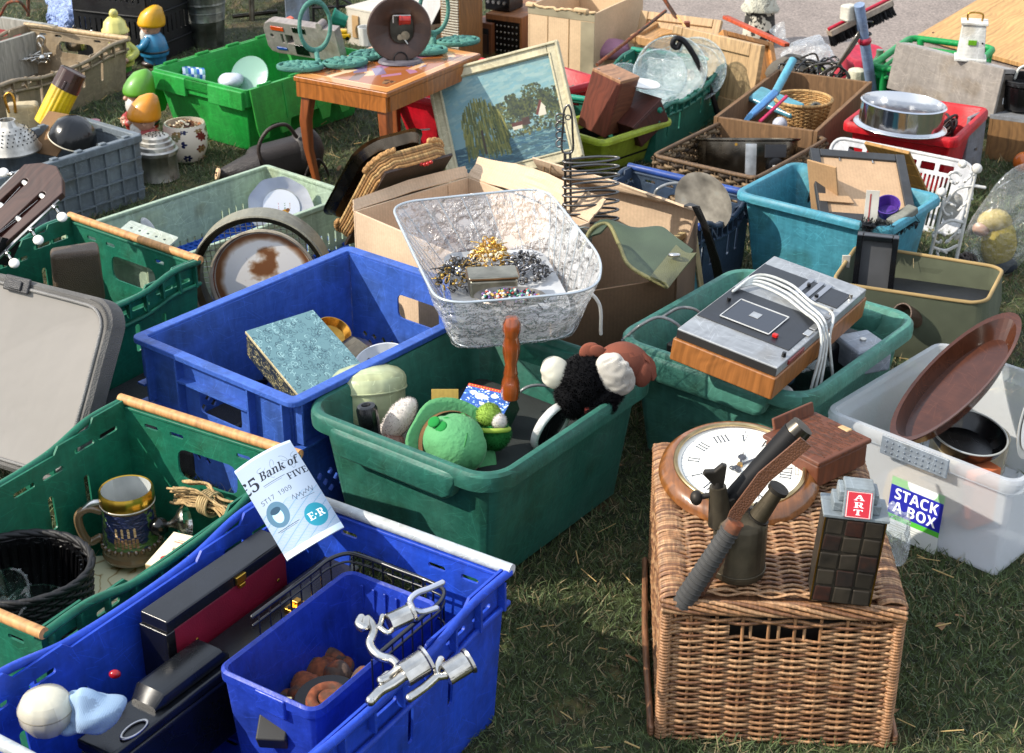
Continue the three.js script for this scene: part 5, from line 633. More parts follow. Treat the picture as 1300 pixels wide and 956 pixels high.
// ---------- pale green tray ----------
{
  const q = [-0.7,-3.408,-0.711,0.329,0.62], [x, z, a, w, l] = q, h = .17, m = tplas('#c6dcc0');
  const o = thing('pale_green_tray', 'pale green slotted plastic tray holding a plate and blue mesh', 'tray', [x, 0, z], a); addFoot(q);
  const wall = (len, slots) => { const L = len / 2, hs = []; if (slots) for (let r = 0; r < 2; r++) for (let k = 0; k < 26; k++) { const u = -L + .03 + k * (len - .06) / 25; if (r === 0 || u < -L * .3 || true) if (r === 0 ? true : Math.abs(u) > L * .45) hs.push(rhole(u, h * (.24 + r * .24), .005, h * .17, .002)); } return ext(shp([[-L, 0], [L, 0], [L, h - .004], [-L, h - .004]], hs), .004); };
  for (const s of [-1, 1]) { const g = wall(l, true); g.rotateY(PI / 2); g.translate(s * (w / 2 - .008), 0, 0); part(o, 'long_wall', g, m); const e = wall(w - .024, false); e.translate(0, 0, s * (l / 2 - .01) - .002); part(o, 'end_wall', e, m); }
  const f = ext(shp(rrect(w, l, .012, 4), [rrect(w - .024, l - .024, .006, 3).reverse()]), .008, .002); f.rotateX(-PI / 2); f.translate(0, h - .008, 0); part(o, 'rim', f, m); part(o, 'floor_panel', [cb(w - .02, .005, l - .02, 0, .003, 0)], m); part(o, 'label_recess', [bx(.03, .016, .004, .001, w * .3, h - .03, -l / 2 + .012)], plas('#7aa088'));
  const at = (u, y, v) => V(u, y, v).applyAxisAngle(V(0, 1, 0), a).add(V(x, 0, z)).toArray();
  const b = thing('blue_mesh_tray', 'blue slotted plastic tray lying on the floor of the pale green tray', 'tray', at(.01, .008, -.02), a), bg = [], hs = []; for (let i = -9; i <= 9; i++) for (let j = -13; j <= 13; j++) hs.push(rhole(i * .017, j * .017, .009, .009, .002)); const bf = ext(shp(rrect(.34, .48, .01, 3), hs), .004); bf.rotateX(-PI / 2); bf.translate(0, .03, 0); part(b, 'mesh_floor', bf, plas('#1b57c9')); part(b, 'edge', [tube(rrect(.34, .48, .012, 3).map(([p, s]) => [p, .045, s]), .006, 80, 6, true), cb(.012, .03, .05, .17, .04, -.15)], plas('#1b57c9'));
  const bird = ctex(512, 512, c => { c.fillStyle = '#f8f8f7'; c.fillRect(0, 0, 512, 512); const e = (x, y, a, b, r, f) => { c.fillStyle = f; c.beginPath(); c.ellipse(x, y, a, b, r, 0, 7); c.fill(); }; e(300, 330, 60, 40, -.4, '#d79a2e'); e(270, 360, 56, 24, .5, '#5f87b8'); e(345, 296, 28, 26, 0, '#8a5a2a'); e(392, 380, 90, 8, .25, '#b8703a'); e(240, 390, 44, 12, .6, '#3a5578'); for (let i = 0; i < 22; i++) e(300 + Math.sin(i * 2.1) * 90, 240 + Math.cos(i * 3.3) * 40, 9, 4, i, ['#7a9a6a', '#c9a67a', '#d8a0a0'][i % 3]); });
  const p = slab('scalloped_plate', 'white scalloped plate with painted bird leaning in pale green tray', 'plate', [-0.641,0.06,-3.598], [-0.512,0.06,-3.598], [-0.492,0.15,-3.601], .006); p.position.copy(V([-0.57,0.11,-3.603])); const pr = (r, y) => [...Array(72)].map((_, k) => { const t = k / 72 * PI * 2, R = r * (1 + .018 * Math.cos(t * 9)); return [Math.cos(t) * R, y, Math.sin(t) * R]; }); part(p, 'plate_body', [loft([pr(.04, -.008), pr(.06, -.004), pr(.08, .006), pr(.081, .008), pr(.06, 0), pr(.045, -.003)], true, true, 1.6)], cer('#f2f2f0')); part(p, 'bird_painting', [keep(T(discUV(.046), 0, -.0005, 0))], printM(bird, .2));
  const sp = thing('white_plastic_scoop', 'white plastic scoop sticking up from pale green tray', 'scoop', [-0.851,0.1,-3.433]); sp.rotation.set(-.2, .5, .5); part(sp, 'scoop_blade', [sph(.03, 0, .02, 0, [.45, 1.1, .14])], M.white); part(sp, 'handle', [bx(.012, .06, .006, .003, 0, -.03, 0)], M.white);
  const wb = slab('white_perforated_sheet', 'flat white perforated panel in front of the pale green tray', 'panel', [-0.896,0.17,-3.296], [-0.776,0.15,-3.24], [-0.76,0.16,-3.282], .006); const hh = []; for (let i = 0; i < 5; i++) hh.push(rhole(-wb.w * .35 + i * wb.w * .17, 0, .007, .007, .0035)); const ws = ext(shp(rrect(wb.w, wb.l, .005, 3), hh), .005); ws.rotateX(-PI / 2); part(wb, 'panel_sheet', ws, plas('#c9d3c6'));
}
// drum sieve ring and rusty pan
{
  const o = slab('sieve_drum', 'cream metal drum sieve ring leaning between green and blue crates', 'sieve', [-0.66,0.14,-3.016], [-0.416,0.16,-3.012], [-0.406,0.3,-3.017], .05); o.position.copy(V([-0.535,0.15,-3.069])); const R = .148, m = paintM('#8f8b78');
  part(o, 'drum_ring', [lathe([[R - .003, -.03], [R, -.03], [R + .002, -.02], [R, .03], [R + .003, .036], [R, .038], [R - .003, .034], [R - .004, -.03]], 72)], m); part(o, 'inner_hoop', [torus(R - .006, .004, 0, .02, 0, PI / 2, 0, 0, 72, 8), lathe([[R - .005, .03], [R - .016, .02], [R - .016, -.02], [R - .005, -.026]], 72)], metal('#7d7a72'));
  const mesh = []; for (let k = -11; k <= 11; k++) { const u = k * .0122, c = Math.sqrt(Math.max(0, .135 ** 2 - u * u)); mesh.push(bar([u, -.022, -c], [u, -.022, c], .0009, 4), bar([-c, -.022, u], [c, -.022, u], .0009, 4)); } part(o, 'wire_mesh', mesh, M.steel, 'stuff');
  const p = thing('rusty_enamel_pan', 'round white enamel pan lid with brown rust stain inside the sieve', 'pan', [0, 0, 0]); p.quaternion.copy(o.quaternion); p.position.copy(V([-0.519,0.175,-2.993]));
  const en = dtex(256, (u, v) => { const x = u - .5, y = v - .5, r = Math.hypot(x, y) * 2, s = clamp((fbm(u, v, 5, 5, 301) - .5) * 6 + Math.exp(-((x - .05) ** 2 + (y - .12) ** 2) * 60) * 2.2 - .6), e = clamp((r - .86 + .12 * fbm(u, v, 8, 3, 303)) * 8), t = clamp(s + e); return [mixn(.86, .46, t), mixn(.84, .28, t), mixn(.8, .13, t)]; });
  const PR = .112; part(p, 'pan_body', [lathe([[0, -.012], [PR - .004, -.012], [PR, -.006], [PR + .003, .008], [PR - .001, .009], [PR - .004, -.002], [PR - .01, -.004]], 64)], std('#b5ab98', .6, { map: TX.tarn })); part(p, 'enamel_face', [keep(T(discUV(PR - .006, 64), 0, -.0035, 0))], printM(en, .6)); part(p, 'rusty_edge', [torus(PR - .004, .0022, 0, -.003, 0, PI / 2, 0, 0, 64, 6)], M.rust);
}
// ---------- cardboard boxes in the middle ----------
{
  const q = [-0.089,-3.119,-0.829,0.393,0.33], [x, z, a, w, l] = q; const m = card('#dfc5a9');
  const o = openBox('cardboard_box', 'open plain cardboard box behind the blue crate under the wire basket', 'cardboard box', q, .27, m, { t: .005 });
  const fl = part(o, 'flap', [sheet([[[-w / 2, .27, -l / 2], [-w * .1, .272, -l / 2], [w / 2, .27, -l / 2]], [[-w * .52, .305, -l / 2 - .04], [-w * .1, .318, -l / 2 - .045], [w * .52, .312, -l / 2 - .04]]], .004, 8, 16, .012)], m); part(o, 'flap', [sheet([[[-w / 2, .27, l / 2], [-w / 2, .272, 0], [-w / 2, .27, -l / 2]], [[-w / 2 - .012, .29, l / 2 - .01], [-w / 2 - .014, .296, 0], [-w / 2 - .012, .292, -l / 2]]], .004, 6, 16, .006)], m);
  part(o, 'fold_line', [cb(.002, .25, .0012, -w / 2 + .0045, .14, -l * .3)], card('#8a6c4c'));
}
{
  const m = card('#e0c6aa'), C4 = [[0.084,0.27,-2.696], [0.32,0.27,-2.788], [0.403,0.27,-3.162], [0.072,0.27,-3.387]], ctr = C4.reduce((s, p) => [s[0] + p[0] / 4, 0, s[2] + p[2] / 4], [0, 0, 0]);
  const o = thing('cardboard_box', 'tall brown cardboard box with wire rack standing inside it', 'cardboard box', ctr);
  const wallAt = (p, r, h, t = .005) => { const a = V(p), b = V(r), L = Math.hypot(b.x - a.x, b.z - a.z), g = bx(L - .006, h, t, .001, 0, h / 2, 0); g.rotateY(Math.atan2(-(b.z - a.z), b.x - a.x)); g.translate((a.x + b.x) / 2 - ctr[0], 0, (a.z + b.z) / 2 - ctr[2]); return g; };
  for (let k = 0; k < 4; k++) part(o, 'side_panel', [wallAt(C4[k], C4[(k + 1) % 4], .27)], k < 2 ? card('#6f5740') : m);  // first two panels get a darker card colour: shade painted into them
  const lp = (p, dy = 0) => [p[0] - ctr[0], p[1] + dy, p[2] - ctr[2]];
  foot.push([ctr[0], ctr[2], 1, 0, .15, .15]);
  part(o, 'flap', [sheet([[lp(C4[3]), lp(V(C4[3]).lerp(V(C4[2]), .5).toArray()), lp(C4[2])], [lp([0.061,0.3,-3.345]), lp([0.226,0.29,-3.236]), lp([0.391,0.285,-3.122])], [lp([0.046,0.33,-3.333]), lp([0.208,0.31,-3.242]), lp([0.367,0.295,-3.114])]], .005, 10, 20, .006)], m); part(o, 'torn_strip', [bar(lp([0.075,0.32,-3.33]), lp([0.06,0.26,-3.288]), .0025, 4), bar(lp([0.088,0.32,-3.308]), lp([0.074,0.26,-3.278]), .002, 4)], card('#7a5f40'));
  // olive strap flap with eyelet
  const f = thing('olive_canvas_flap', 'olive canvas flap with a metal eyelet draped over the cardboard box', 'canvas flap', [0.233,0.3,-2.844]), r = p => V(p).sub(f.position).toArray();
  const g = sheet([[[0.141,0.27,-2.926], [0.164,0.305,-2.959], [0.194,0.31,-2.973], [0.216,0.29,-2.911], [0.231,0.285,-2.808], [0.292,0.285,-2.707]].map(r), [[0.157,0.29,-2.945], [0.181,0.315,-2.978], [0.213,0.31,-2.973], [0.239,0.295,-2.915], [0.265,0.292,-2.843], [0.317,0.29,-2.764]].map(r), [[0.18,0.3,-2.946], [0.21,0.31,-2.982], [0.25,0.3,-2.972], [0.303,0.305,-2.968], [0.327,0.305,-2.916], [0.359,0.3,-2.852]].map(r)], .004, 24, 50);
  part(f, 'canvas', [g], leath('#46553f', { roughness: .6, bumpScale: .0002 })); part(f, 'binding', [tube([[0.141,0.27,-2.926], [0.164,0.305,-2.959], [0.194,0.31,-2.973], [0.216,0.29,-2.911], [0.231,0.285,-2.808], [0.292,0.285,-2.707]].map(r), .0045, 60, 6)], leath('#8a8450'));
  part(f, 'end_band', [sheet([[[0.265,0.293,-2.734], [0.293,0.291,-2.701], [0.295,0.286,-2.697]].map(r), [[0.326,0.305,-2.865], [0.344,0.302,-2.831], [0.363,0.302,-2.831]].map(r)].map((row, i) => row), .005, 10, 10)], leath('#6f7048')); const e = [0.316,0.312,-2.799]; part(f, 'eyelet', [torus(.009, .0035, ...r(e), PI / 2 - .3, 0, 0, 24, 8)], M.steel);
  const ol = thing('olive_webbing_roll', 'rolled dark olive webbing tucked behind the canvas flap', 'webbing', [0.134,0.27,-3.004]); part(ol, 'roll', [T(lathe([[.012, -.03], [.022, -.03], [.022, .03], [.012, .03]], 28), 0, 0, 0, .9, 0, .5)], leath('#3d4431')); part(ol, 'pale_edge', [torus(.021, .0015, .008, .014, .024, .5, .3, 0, 26, 6)], gloss('#aab0a8'));
  // wire letter rack
  const b = [0.121,0.22,-3.13], wr = thing('wire_cd_rack', 'grey wire rack with curled loops standing in the cardboard box', 'wire rack', b), L = p => V(p).sub(wr.position).toArray(), N = (px) => L(px), wm = metal('#77787a', { roughness: .6 });
  const Pm = [[0.115,0.253,-3.13], [0.112,0.408,-3.13]].map(L), Pn = [[0.127,0.26,-3.13], [0.123,0.408,-3.13]].map(L); part(wr, 'upright', [bar(Pm[0], Pm[1], .0032), bar(Pn[0], Pn[1], .0028)], wm);
  const ys = [203, 214, 224, 235, 247, 257, 268, 279].map((_, i) => i); const rows = [[0.167,0.394,-3.13], [0.167,0.376,-3.13], [0.168,0.357,-3.13], [0.168,0.337,-3.13], [0.168,0.318,-3.13], [0.169,0.298,-3.13], [0.169,0.278,-3.13], [0.17,0.258,-3.13]].map(L);
  for (const c of rows) part(wr, 'loop', [tube([...Array(20)].map((_, k) => { const t = k / 20 * PI * 2; return [c[0] + Math.cos(t) * .054 * (1 + .1 * Math.cos(2 * t)), c[1] + .004 * Math.cos(t), c[2] + Math.sin(t) * .018]; }), .0028, 60, 6, true)], wm);
  part(wr, 'top_loop', [tube([[0.108,0.411,-3.13], [0.107,0.468,-3.13], [0.11,0.506,-3.13], [0.117,0.514,-3.13], [0.123,0.502,-3.13], [0.127,0.459,-3.13], [0.126,0.411,-3.13]].map(L), .0026, 60, 6, true), torus(.005, .0014, ...L([0.117,0.487,-3.13]), 0, 0, 0, 20, 6)], wm);
  part(wr, 'hook', [[0.092,0.489,-3.13], [0.092,0.471,-3.13], [0.093,0.451,-3.13], [0.093,0.432,-3.13]].map(L).map(c => tube([[c[0] + .018, c[1] + .004, c[2]], [c[0] + .006, c[1] + .006, c[2]], [c[0], c[1], c[2]], [c[0] + .003, c[1] - .008, c[2] + .004], [c[0] + .01, c[1] - .006, c[2] + .006]], .002, 20, 5)), wm);
  part(wr, 'spring', [tube([[0.088,0.296,-3.13], [0.102,0.267,-3.13], [0.098,0.3,-3.13], [0.112,0.264,-3.13], [0.108,0.289,-3.13]].map(L), .0026, 40, 5), tube([[0.149,0.253,-3.13], [0.146,0.275,-3.13], [0.156,0.256,-3.13], [0.154,0.278,-3.13], [0.165,0.256,-3.13]].map(L), .0026, 40, 5)], wm);
  // framed pictures leaning against the box
  const pf = slab('pale_picture_frame', 'pale wooden picture frame leaning on the right of cardboard box', 'picture frame', [0.366,0.005,-3.182], [0.441,0.03,-3.231], [0.405,0.22,-3.187], .014); const fm = wood('#cbbd98'), W = pf.w, H = pf.l; for (const s of [-1, 1]) { part(pf, 'frame_rail', [bx(.014, .014, H, .002, s * (W / 2 - .007), .007, 0)], fm); part(pf, 'frame_rail', [bx(W - .03, .013, .014, .002, 0, .007, s * (H / 2 - .007))], fm); } part(pf, 'picture', [cb(W - .026, .003, H - .026, 0, .006, 0)], std('#5f9aa6', .35, { map: TX.mottle }));
  const st = thing('black_strap', 'dark strap hanging over the far corner of cardboard box', 'strap', [0.381,0.3,-3.063]), S = p => V(p).sub(st.position).toArray(); part(st, 'strap', [sheet([[[0.365,0.3,-3.101], [0.38,0.305,-3.088], [0.404,0.26,-3.098], [0.441,0.14,-3.19], [0.463,0.06,-3.252]].map(S), [[0.38,0.3,-3.12], [0.397,0.305,-3.088], [0.418,0.26,-3.075], [0.462,0.14,-3.19], [0.485,0.06,-3.252]].map(S)], .004, 4, 30)], leath('#2b2a28'));
}
// wicker trays leaning
{
  const o = slab('wicker_tray', 'woven wicker tray with dark base leaning on the cardboard box', 'wicker tray', [-0.347,0.2,-3.229], [-0.115,0.2,-3.586], [-0.136,0.3,-3.456], .03), { w, l } = o; o.position.copy(V([-0.235,0.25,-3.368]));
  o.rotation.set(0, 0, 0); const A = V([-0.383,0.12,-3.343]), B = V([-0.26,0.33,-3.237]), C = V([-0.125,0.33,-3.356]), ex = B.clone().sub(A), ey = C.clone().sub(B), up = ex.clone().cross(ey).normalize(), e1 = ey.clone().normalize(), e3 = e1.clone().cross(up).normalize(); o.quaternion.setFromRotationMatrix(new THREE.Matrix4().makeBasis(e1, up, e3)); o.position.copy(A.clone().add(C).multiplyScalar(.5)).addScaledVector(e1, -.01);
  const W = ey.length() * 1.05, Ln = Math.abs(ex.dot(e3)) * 1.05, ms = ['#c99c64', '#a37c4e', '#d8b47c'].map(c => std(c, .8, { map: TX.fibre })); part(o, 'base_board', [cb(W, .006, Ln, 0, 0, 0)], leath('#3d2a20'));
  for (let k = 0; k < 6; k++) { const y = .004 + k * .0065, e = k * .003; part(o, k % 2 ? 'woven_rim' : 'woven_rim', [tube(rrect(W + e, Ln + e, .05, 8).map(([p, s], i) => [p, y + .0015 * Math.sin(i * 2), s]), .0042, 160, 6, true)], ms[k % 3]); }
  const pl = []; const rp = rrect(W + .02, Ln + .02, .055, 30); for (let i = 0; i < rp.length; i++) pl.push(sph(.0075, rp[i][0], .04 + .003 * (i % 2), rp[i][1], [1, .7, 1], 0, i, .5, 7)); part(o, 'plaited_edge', pl, ms[0], 'stuff');
  const m = thing('metal_tray', 'dark metal tray leaning behind the wicker tray', 'metal tray', o.position.toArray()); m.quaternion.copy(o.quaternion); m.position.addScaledVector(up, .062).addScaledVector(e1, -.018); part(m, 'tray_body', [loft([rrect(W * .9, Ln * .92, .05, 8).map(([p, s]) => [p, 0, s]), rrect(W * 1.02, Ln * 1.02, .06, 8).map(([p, s]) => [p, .022, s]), rrect(W * 1.06, Ln * 1.06, .06, 8).map(([p, s]) => [p, .024, s]), rrect(W * .96, Ln * .98, .05, 8).map(([p, s]) => [p, .018, s]), rrect(W * .86, Ln * .88, .05, 8).map(([p, s]) => [p, .004, s])])], metal('#6b6257', { roughness: .5 }));
  const bd = thing('red_beads', 'string of red beads hanging on the wicker tray', 'beads', [-0.203,0.335,-3.286]); part(bd, 'bead', [...Array(14)].map((_, i) => sph(.0045, -.022 + (i % 7) * .0075, .004 * Math.sin(i), -.004 + Math.floor(i / 7) * .009, 1, 0, 0, 0, 8)), gloss('#c92a22'), 'stuff');
}
// ---------- right: teal tub, khaki bag, white rack ----------
{
  const q = [0.753,-3.378,-0.669,0.398,0.287], [x, z, a, w, l] = q; tub('teal_tub', 'turquoise blue plastic tub holding backs of picture frames', 'storage tub', q, .23, tplas('#55aec6'), { r: .035, lip: .022, tp: .03, grip: false }); const h = .23;
  const fr = slab('black_picture_frame', 'back of a black picture frame with tan board in the turquoise tub', 'picture frame', [0.7,0.2,-3.297], [0.926,0.18,-3.304], [0.924,0.28,-3.504], .014), { w: W, l: H } = fr, bm = std('#3c3d3f', .5, { map: TX.scuff });
  for (const s of [-1, 1]) { part(fr, 'frame_rail', [bx(.022, .016, H, .002, s * (W / 2 - .011), .006, 0)], bm); part(fr, 'frame_rail', [bx(W - .046, .015, .022, .002, 0, .006, s * (H / 2 - .011))], bm); } part(fr, 'backing_board', [cb(W - .044, .004, H - .044, 0, .005, 0)], card('#c9a988')); part(fr, 'stand_leg', [ext(shp([[-.05, 0], [.03, 0], [-.02, .12], [-.05, .12]]), .003).rotateX(-PI / 2 - .04).translate(-.06, .012, .06)], card('#c3a17d')); for (const u of [-.2, .15]) part(fr, 'clip', [bx(.003, .003, .012, .0005, u * W, .009, -H / 2 + .026)], M.steel);
  const f2 = slab('tan_board', 'tan picture backing board standing in the turquoise tub', 'board', [0.707,0.15,-3.433], [0.763,0.15,-3.377], [0.727,0.3,-3.355], .006); part(f2, 'board_sheet', [bx(f2.w, .005, f2.l, .001, 0, .003, 0)], card('#b8946c'));
  const wt = slab('slatted_wooden_board', 'yellow brown wooden slatted board behind the black frame', 'board', [0.96,0.12,-3.707], [1.039,0.12,-3.638], [1.006,0.27,-3.482], .01); for (let k = 0; k < 4; k++) part(wt, 'slat', [bx(wt.w * 1.15, .009, wt.l / 4 - .0015, .002, -.01, .005, -wt.l / 2 + (k + .5) * wt.l / 4)], wood('#a9803c'));
  const bc = thing('black_plait_cord', 'black plaited cord hanging down inside the turquoise tub', 'cord', [0.709,0.24,-3.512]), c = p => V(p).sub(bc.position).toArray(); part(bc, 'cord', [tube([[0.716,0.24,-3.575], [0.721,0.22,-3.541], [0.723,0.18,-3.541], [0.72,0.14,-3.55]].map(c), .004, 30)], leath('#1d1c1e'));
  const pp = slab('price_card', 'white printed card leaning in the turquoise tub', 'card', [0.787,0.2,-3.253], [0.816,0.2,-3.248], [0.833,0.28,-3.249], .002); part(pp, 'card_sheet', [bx(pp.w, .0015, pp.l, .0004, 0, .001, 0)], M.paper); part(pp, 'red_stripe', [cb(.003, .0005, pp.l * .8, -.004, .0022, 0)], gloss('#c05a5a'));
  const pc = thing('purple_cup', 'purple plastic cup lying in the turquoise tub', 'cup', [0.845,0.22,-3.274]); pc.rotation.set(.5, 0, .2); part(pc, 'cup_body', [lathe([[0, 0], [.022, 0], [.026, .02], [.028, .03], [.026, .03], [.02, .004], [0, .004]], 30)], gloss('#5a3a9c'));
  const br = thing('grey_brush', 'grey block brush with black bristles in the turquoise tub corner', 'brush', [0.871,0.215,-3.238], .6); br.rotation.z = .3; part(br, 'brush_block', [bx(.075, .018, .03, .005, 0, .012, 0)], plas('#85867c')); const gb = cb(.07, .004, .028, 0, 0, 0); part(br, 'bristle', [...Array(180)].map(() => bar([rr(-.033, .033), .004, rr(-.012, .012)], [rr(-.038, .038), -.02, rr(-.016, .016)], .0008, 3)), M.dark, 'stuff');
  const br2 = thing('black_round_brush', 'black round bristle brush lying beside the grey brush', 'brush', [0.797,0.225,-3.174]); br2.rotation.set(.2, 0, 1.4); part(br2, 'core', [cyl(.008, .008, .07, 0, 0, 0)], M.black); part(br2, 'bristle', [...Array(300)].map(() => { const t = rr(0, 7), y = rr(-.034, .034); return bar([0, y, 0], [Math.cos(t) * .019, y + rr(-.004, .004), Math.sin(t) * .019], .0006, 3); }), M.matblack, 'stuff');
}
{
  // khaki canvas bag
  const q = [0.873,-3.067,-0.434,0.323,0.227], [x, z, a, w, l] = q, o = thing('khaki_canvas_bag', 'open khaki canvas bag with cream trim holding black leather', 'bag', [x, 0, z], a), km = fab('#646a54', { bumpScale: .0012 }), N = 64; addFoot(q);
  const ring = (k, y, sag, ins) => rrect(w * k - ins, l * k - ins, .03, 15).map(([p, s], i) => { const n = n3(V(p, y, s), 18, 7) * .009; return [p + n, y - sag * (s > 0 ? Math.exp(-((p / w * 3.2) ** 2)) : .2) + n * .5, s + n * 1.4 + (s > 0 ? .012 * Math.sin(p * 30) : 0)]; });
  part(o, 'bag_body', [loft([ring(.9, .004, 0, 0), ring(1.0, .04, .002, 0), ring(1.02, .09, .006, 0), ring(1.0, .16, .022, 0), ring(1.0, .16, .022, .006), ring(1.0, .09, .006, .008), ring(.88, .012, 0, .008)], true, true, .9)], km); part(o, 'trim', [tube(ring(1.0, .162, .022, .003), .0042, 160, 6, true)], fab('#b99c68')); part(o, 'loose_thread', [tube([[-w * .3, .15, -l / 2 + .01], [-w * .29, .135, -l / 2 + .014], [-w * .31, .12, -l / 2 + .016]], .0007, 10, 4), tube([[-w * .1, .15, -l / 2 + .01], [-w * .09, .13, -l / 2 + .014]], .0007, 10, 4)], fab('#c9b48a'));
  const at = (u, y, v) => V(u, y, v).applyAxisAngle(V(0, 1, 0), a).add(V(x, 0, z)).toArray();
  const bl = thing('black_leather_bag', 'black leather bag folded inside the khaki canvas bag', 'bag', at(.05, .05, -.005), a); part(bl, 'leather', [lump(bx(w * .74, .13, l * .66, .02, -.01, .0, -.012), .02, 30)], leath('#15161a', { roughness: .4 }));
  const fr = slab('black_photo_frame', 'small black frame with grey panel sticking out of the khaki bag', 'frame', [0.733,0.1,-3.073], [0.816,0.1,-3.048], [0.828,0.245,-3.049], .02); const fm = gloss('#15161b'); for (const s of [-1, 1]) { part(fr, 'frame_rail', [bx(.012, .02, fr.l, .002, s * (fr.w / 2 - .006), .01, 0)], fm); part(fr, 'frame_rail', [bx(fr.w - .026, .019, .012, .002, 0, .01, s * (fr.l / 2 - .006))], fm); } part(fr, 'grey_panel', [cb(fr.w - .02, .004, fr.l - .02, 0, .006, 0)], std('#56575a', .6, { map: TX.mottle })); part(fr, 'back_board', [bx(fr.w, .006, fr.l, .002, 0, -.002, 0)], fm);
  const gp = thing('brown_leather_pouch', 'brown leather pouch end showing between green tub and khaki bag', 'pouch', [0.844,0.1,-2.963]); gp.rotation.set(.3, .5, .9); part(gp, 'pouch_body', [lathe([[.012, -.05], [.02, 0], [.024, .05], [.021, .05], [.014, 0]], 24)], leath('#5a4334'));
  const ts = thing('torn_paper_tag', 'scrap of torn white paper on the corner of the khaki bag', 'paper', [0.729,0.16,-3.133]); part(ts, 'paper_scrap', [lump(bx(.018, .03, .003, .001), .003, 80)], M.paper);
}
{
  // white scroll rack
  const b = [1.045,0.02,-3.373], o = thing('white_scroll_rack', 'white wrought iron scroll rack with ball tops beside turquoise tub', 'wire rack', b), L = p => V(p).sub(o.position).toArray(), m = paintM('#f0ede6');
  const P = { a: [0.98,0.068,-3.373], b: [0.997,0.221,-3.373], c: [1.049,0.143,-3.373], d: [1.064,0.282,-3.373], e: [1.035,0.292,-3.373] };
  part(o, 'post', [bar(L(P.a), L(P.b), .0045), bar(L([1.042,0.048,-3.373]), L([1.061,0.279,-3.373]), .0045)], m); part(o, 'finial', [sph(.011, ...L([0.99,0.233,-3.373])), sph(.012, ...L([1.063,0.29,-3.373])), sph(.010, ...L([1.029,0.301,-3.373]))], m);
  part(o, 'cross_bar', [tube([[0.99,0.143,-3.373], [1.015,0.163,-3.373], [1.047,0.159,-3.373]].map(L), .004, 20), tube([[0.996,0.198,-3.373], [1.024,0.24,-3.373], [1.057,0.248,-3.373], [1.087,0.244,-3.373]].map(L), .004, 24), tube([[0.984,0.096,-3.373], [1.015,0.088,-3.373], [1.041,0.1,-3.373]].map(L), .004, 20)], m);
  const sc = (cx, cy, s, f) => tube([...Array(16)].map((_, k) => { const t = k / 15 * 5, r = .022 * s * (1 - k / 20); return [cx + Math.cos(t * f + 1) * r, cy + Math.sin(t + .5) * r, 0]; }).map(([x, y]) => [x, y, rr(-.004, .004)]), .0034, 50, 6);
  for (const [c, s, f] of [[L([0.997,0.116,-3.373]), 1, 1], [L([1.023,0.116,-3.373]), 1, -1], [L([1.012,0.186,-3.373]), 1.1, 1], [L([1.042,0.198,-3.373]), 1, -1], [L([1.017,0.263,-3.373]), 1, 1], [L([1.046,0.267,-3.373]), .9, -1], [L([1.009,0.074,-3.373]), .8, 1]]) { const g = sc(0, 0, s, f); g.translate(...c); part(o, 'scroll', [g], m); }
  part(o, 'leaf', [[L([1.024,0.221,-3.373]), .4], [L([1.04,0.128,-3.373]), -.3], [L([1.056,0.233,-3.373]), .2]].map(([c, r]) => sph(.011, ...c, [.6, 1.4, .3], 0, 0, r)), m); part(o, 'oval_panel', [T(cyl(.026, .026, .004, 0, 0, 0, PI / 2, 0, 0, 36), ...L([1.023,0.19,-3.373]), 0, 0, -.3, [.8, 1.35, 1]).translate(0, 0, -.015)], paintM('#c9c7c0'));
  // plastic bag with yellow toy
  const pb = [1.16,0,-3.454], g = thing('clear_plastic_bag', 'clear plastic bag with a yellow soft toy inside on the grass', 'plastic bag', pb); const w0 = warp(new THREE.SphereGeometry(1, 40, 30), v => { const k = 1 + n3(v, 2.5, 4) * .28; v.multiplyScalar(k); const t = clamp((v.y + .2) / 1.2); v.set(v.x * (.075 + t * .02) + t * .075, v.y * .15 + .13, v.z * .06 * (1 - t * .5)); }); part(g, 'bag', [w0], clear('#f8fafa', .06, { transmission: .93, bumpMap: TX.crumple, bumpScale: .004 })); const ty = thing('yellow_soft_toy', 'yellow and orange soft toy inside the clear plastic bag', 'soft toy', pb), y1 = lump(sph(1, .004, .075, .005, [.042, .06, .034]), .004, 40), y2 = lump(sph(.034, -.012, .13, 0, [1.2, .8, .9]), .003, 40); part(ty, 'body', [y1, fuzz(y1, 1600, .004)], fab('#c2a93c')); part(ty, 'head', [y2, fuzz(y2, 1000, .004)], fab('#c9b060')); part(ty, 'pink_arm', [lump(sph(.02, -.046, .115, .01, [1, .8, 1]), .002, 60)], fab('#c99a80')); part(ty, 'dark_foot', [lump(sph(.026, .02, .022, .01, [1.3, .8, 1]), .002, 60)], fab('#2b3440'));
  const tw = thing('dark_wicker_ball', 'dark brown woven ball in the grass under the white rack', 'ball', [1.087,0.02,-3.431]); part(tw, 'ball_body', [...Array(9)].map((_, i) => torus(.024, .004, 0, .012, 0, i * .7, i * 1.1, 0, 24, 6))  , leath('#3a2a20'), 'stuff');
}
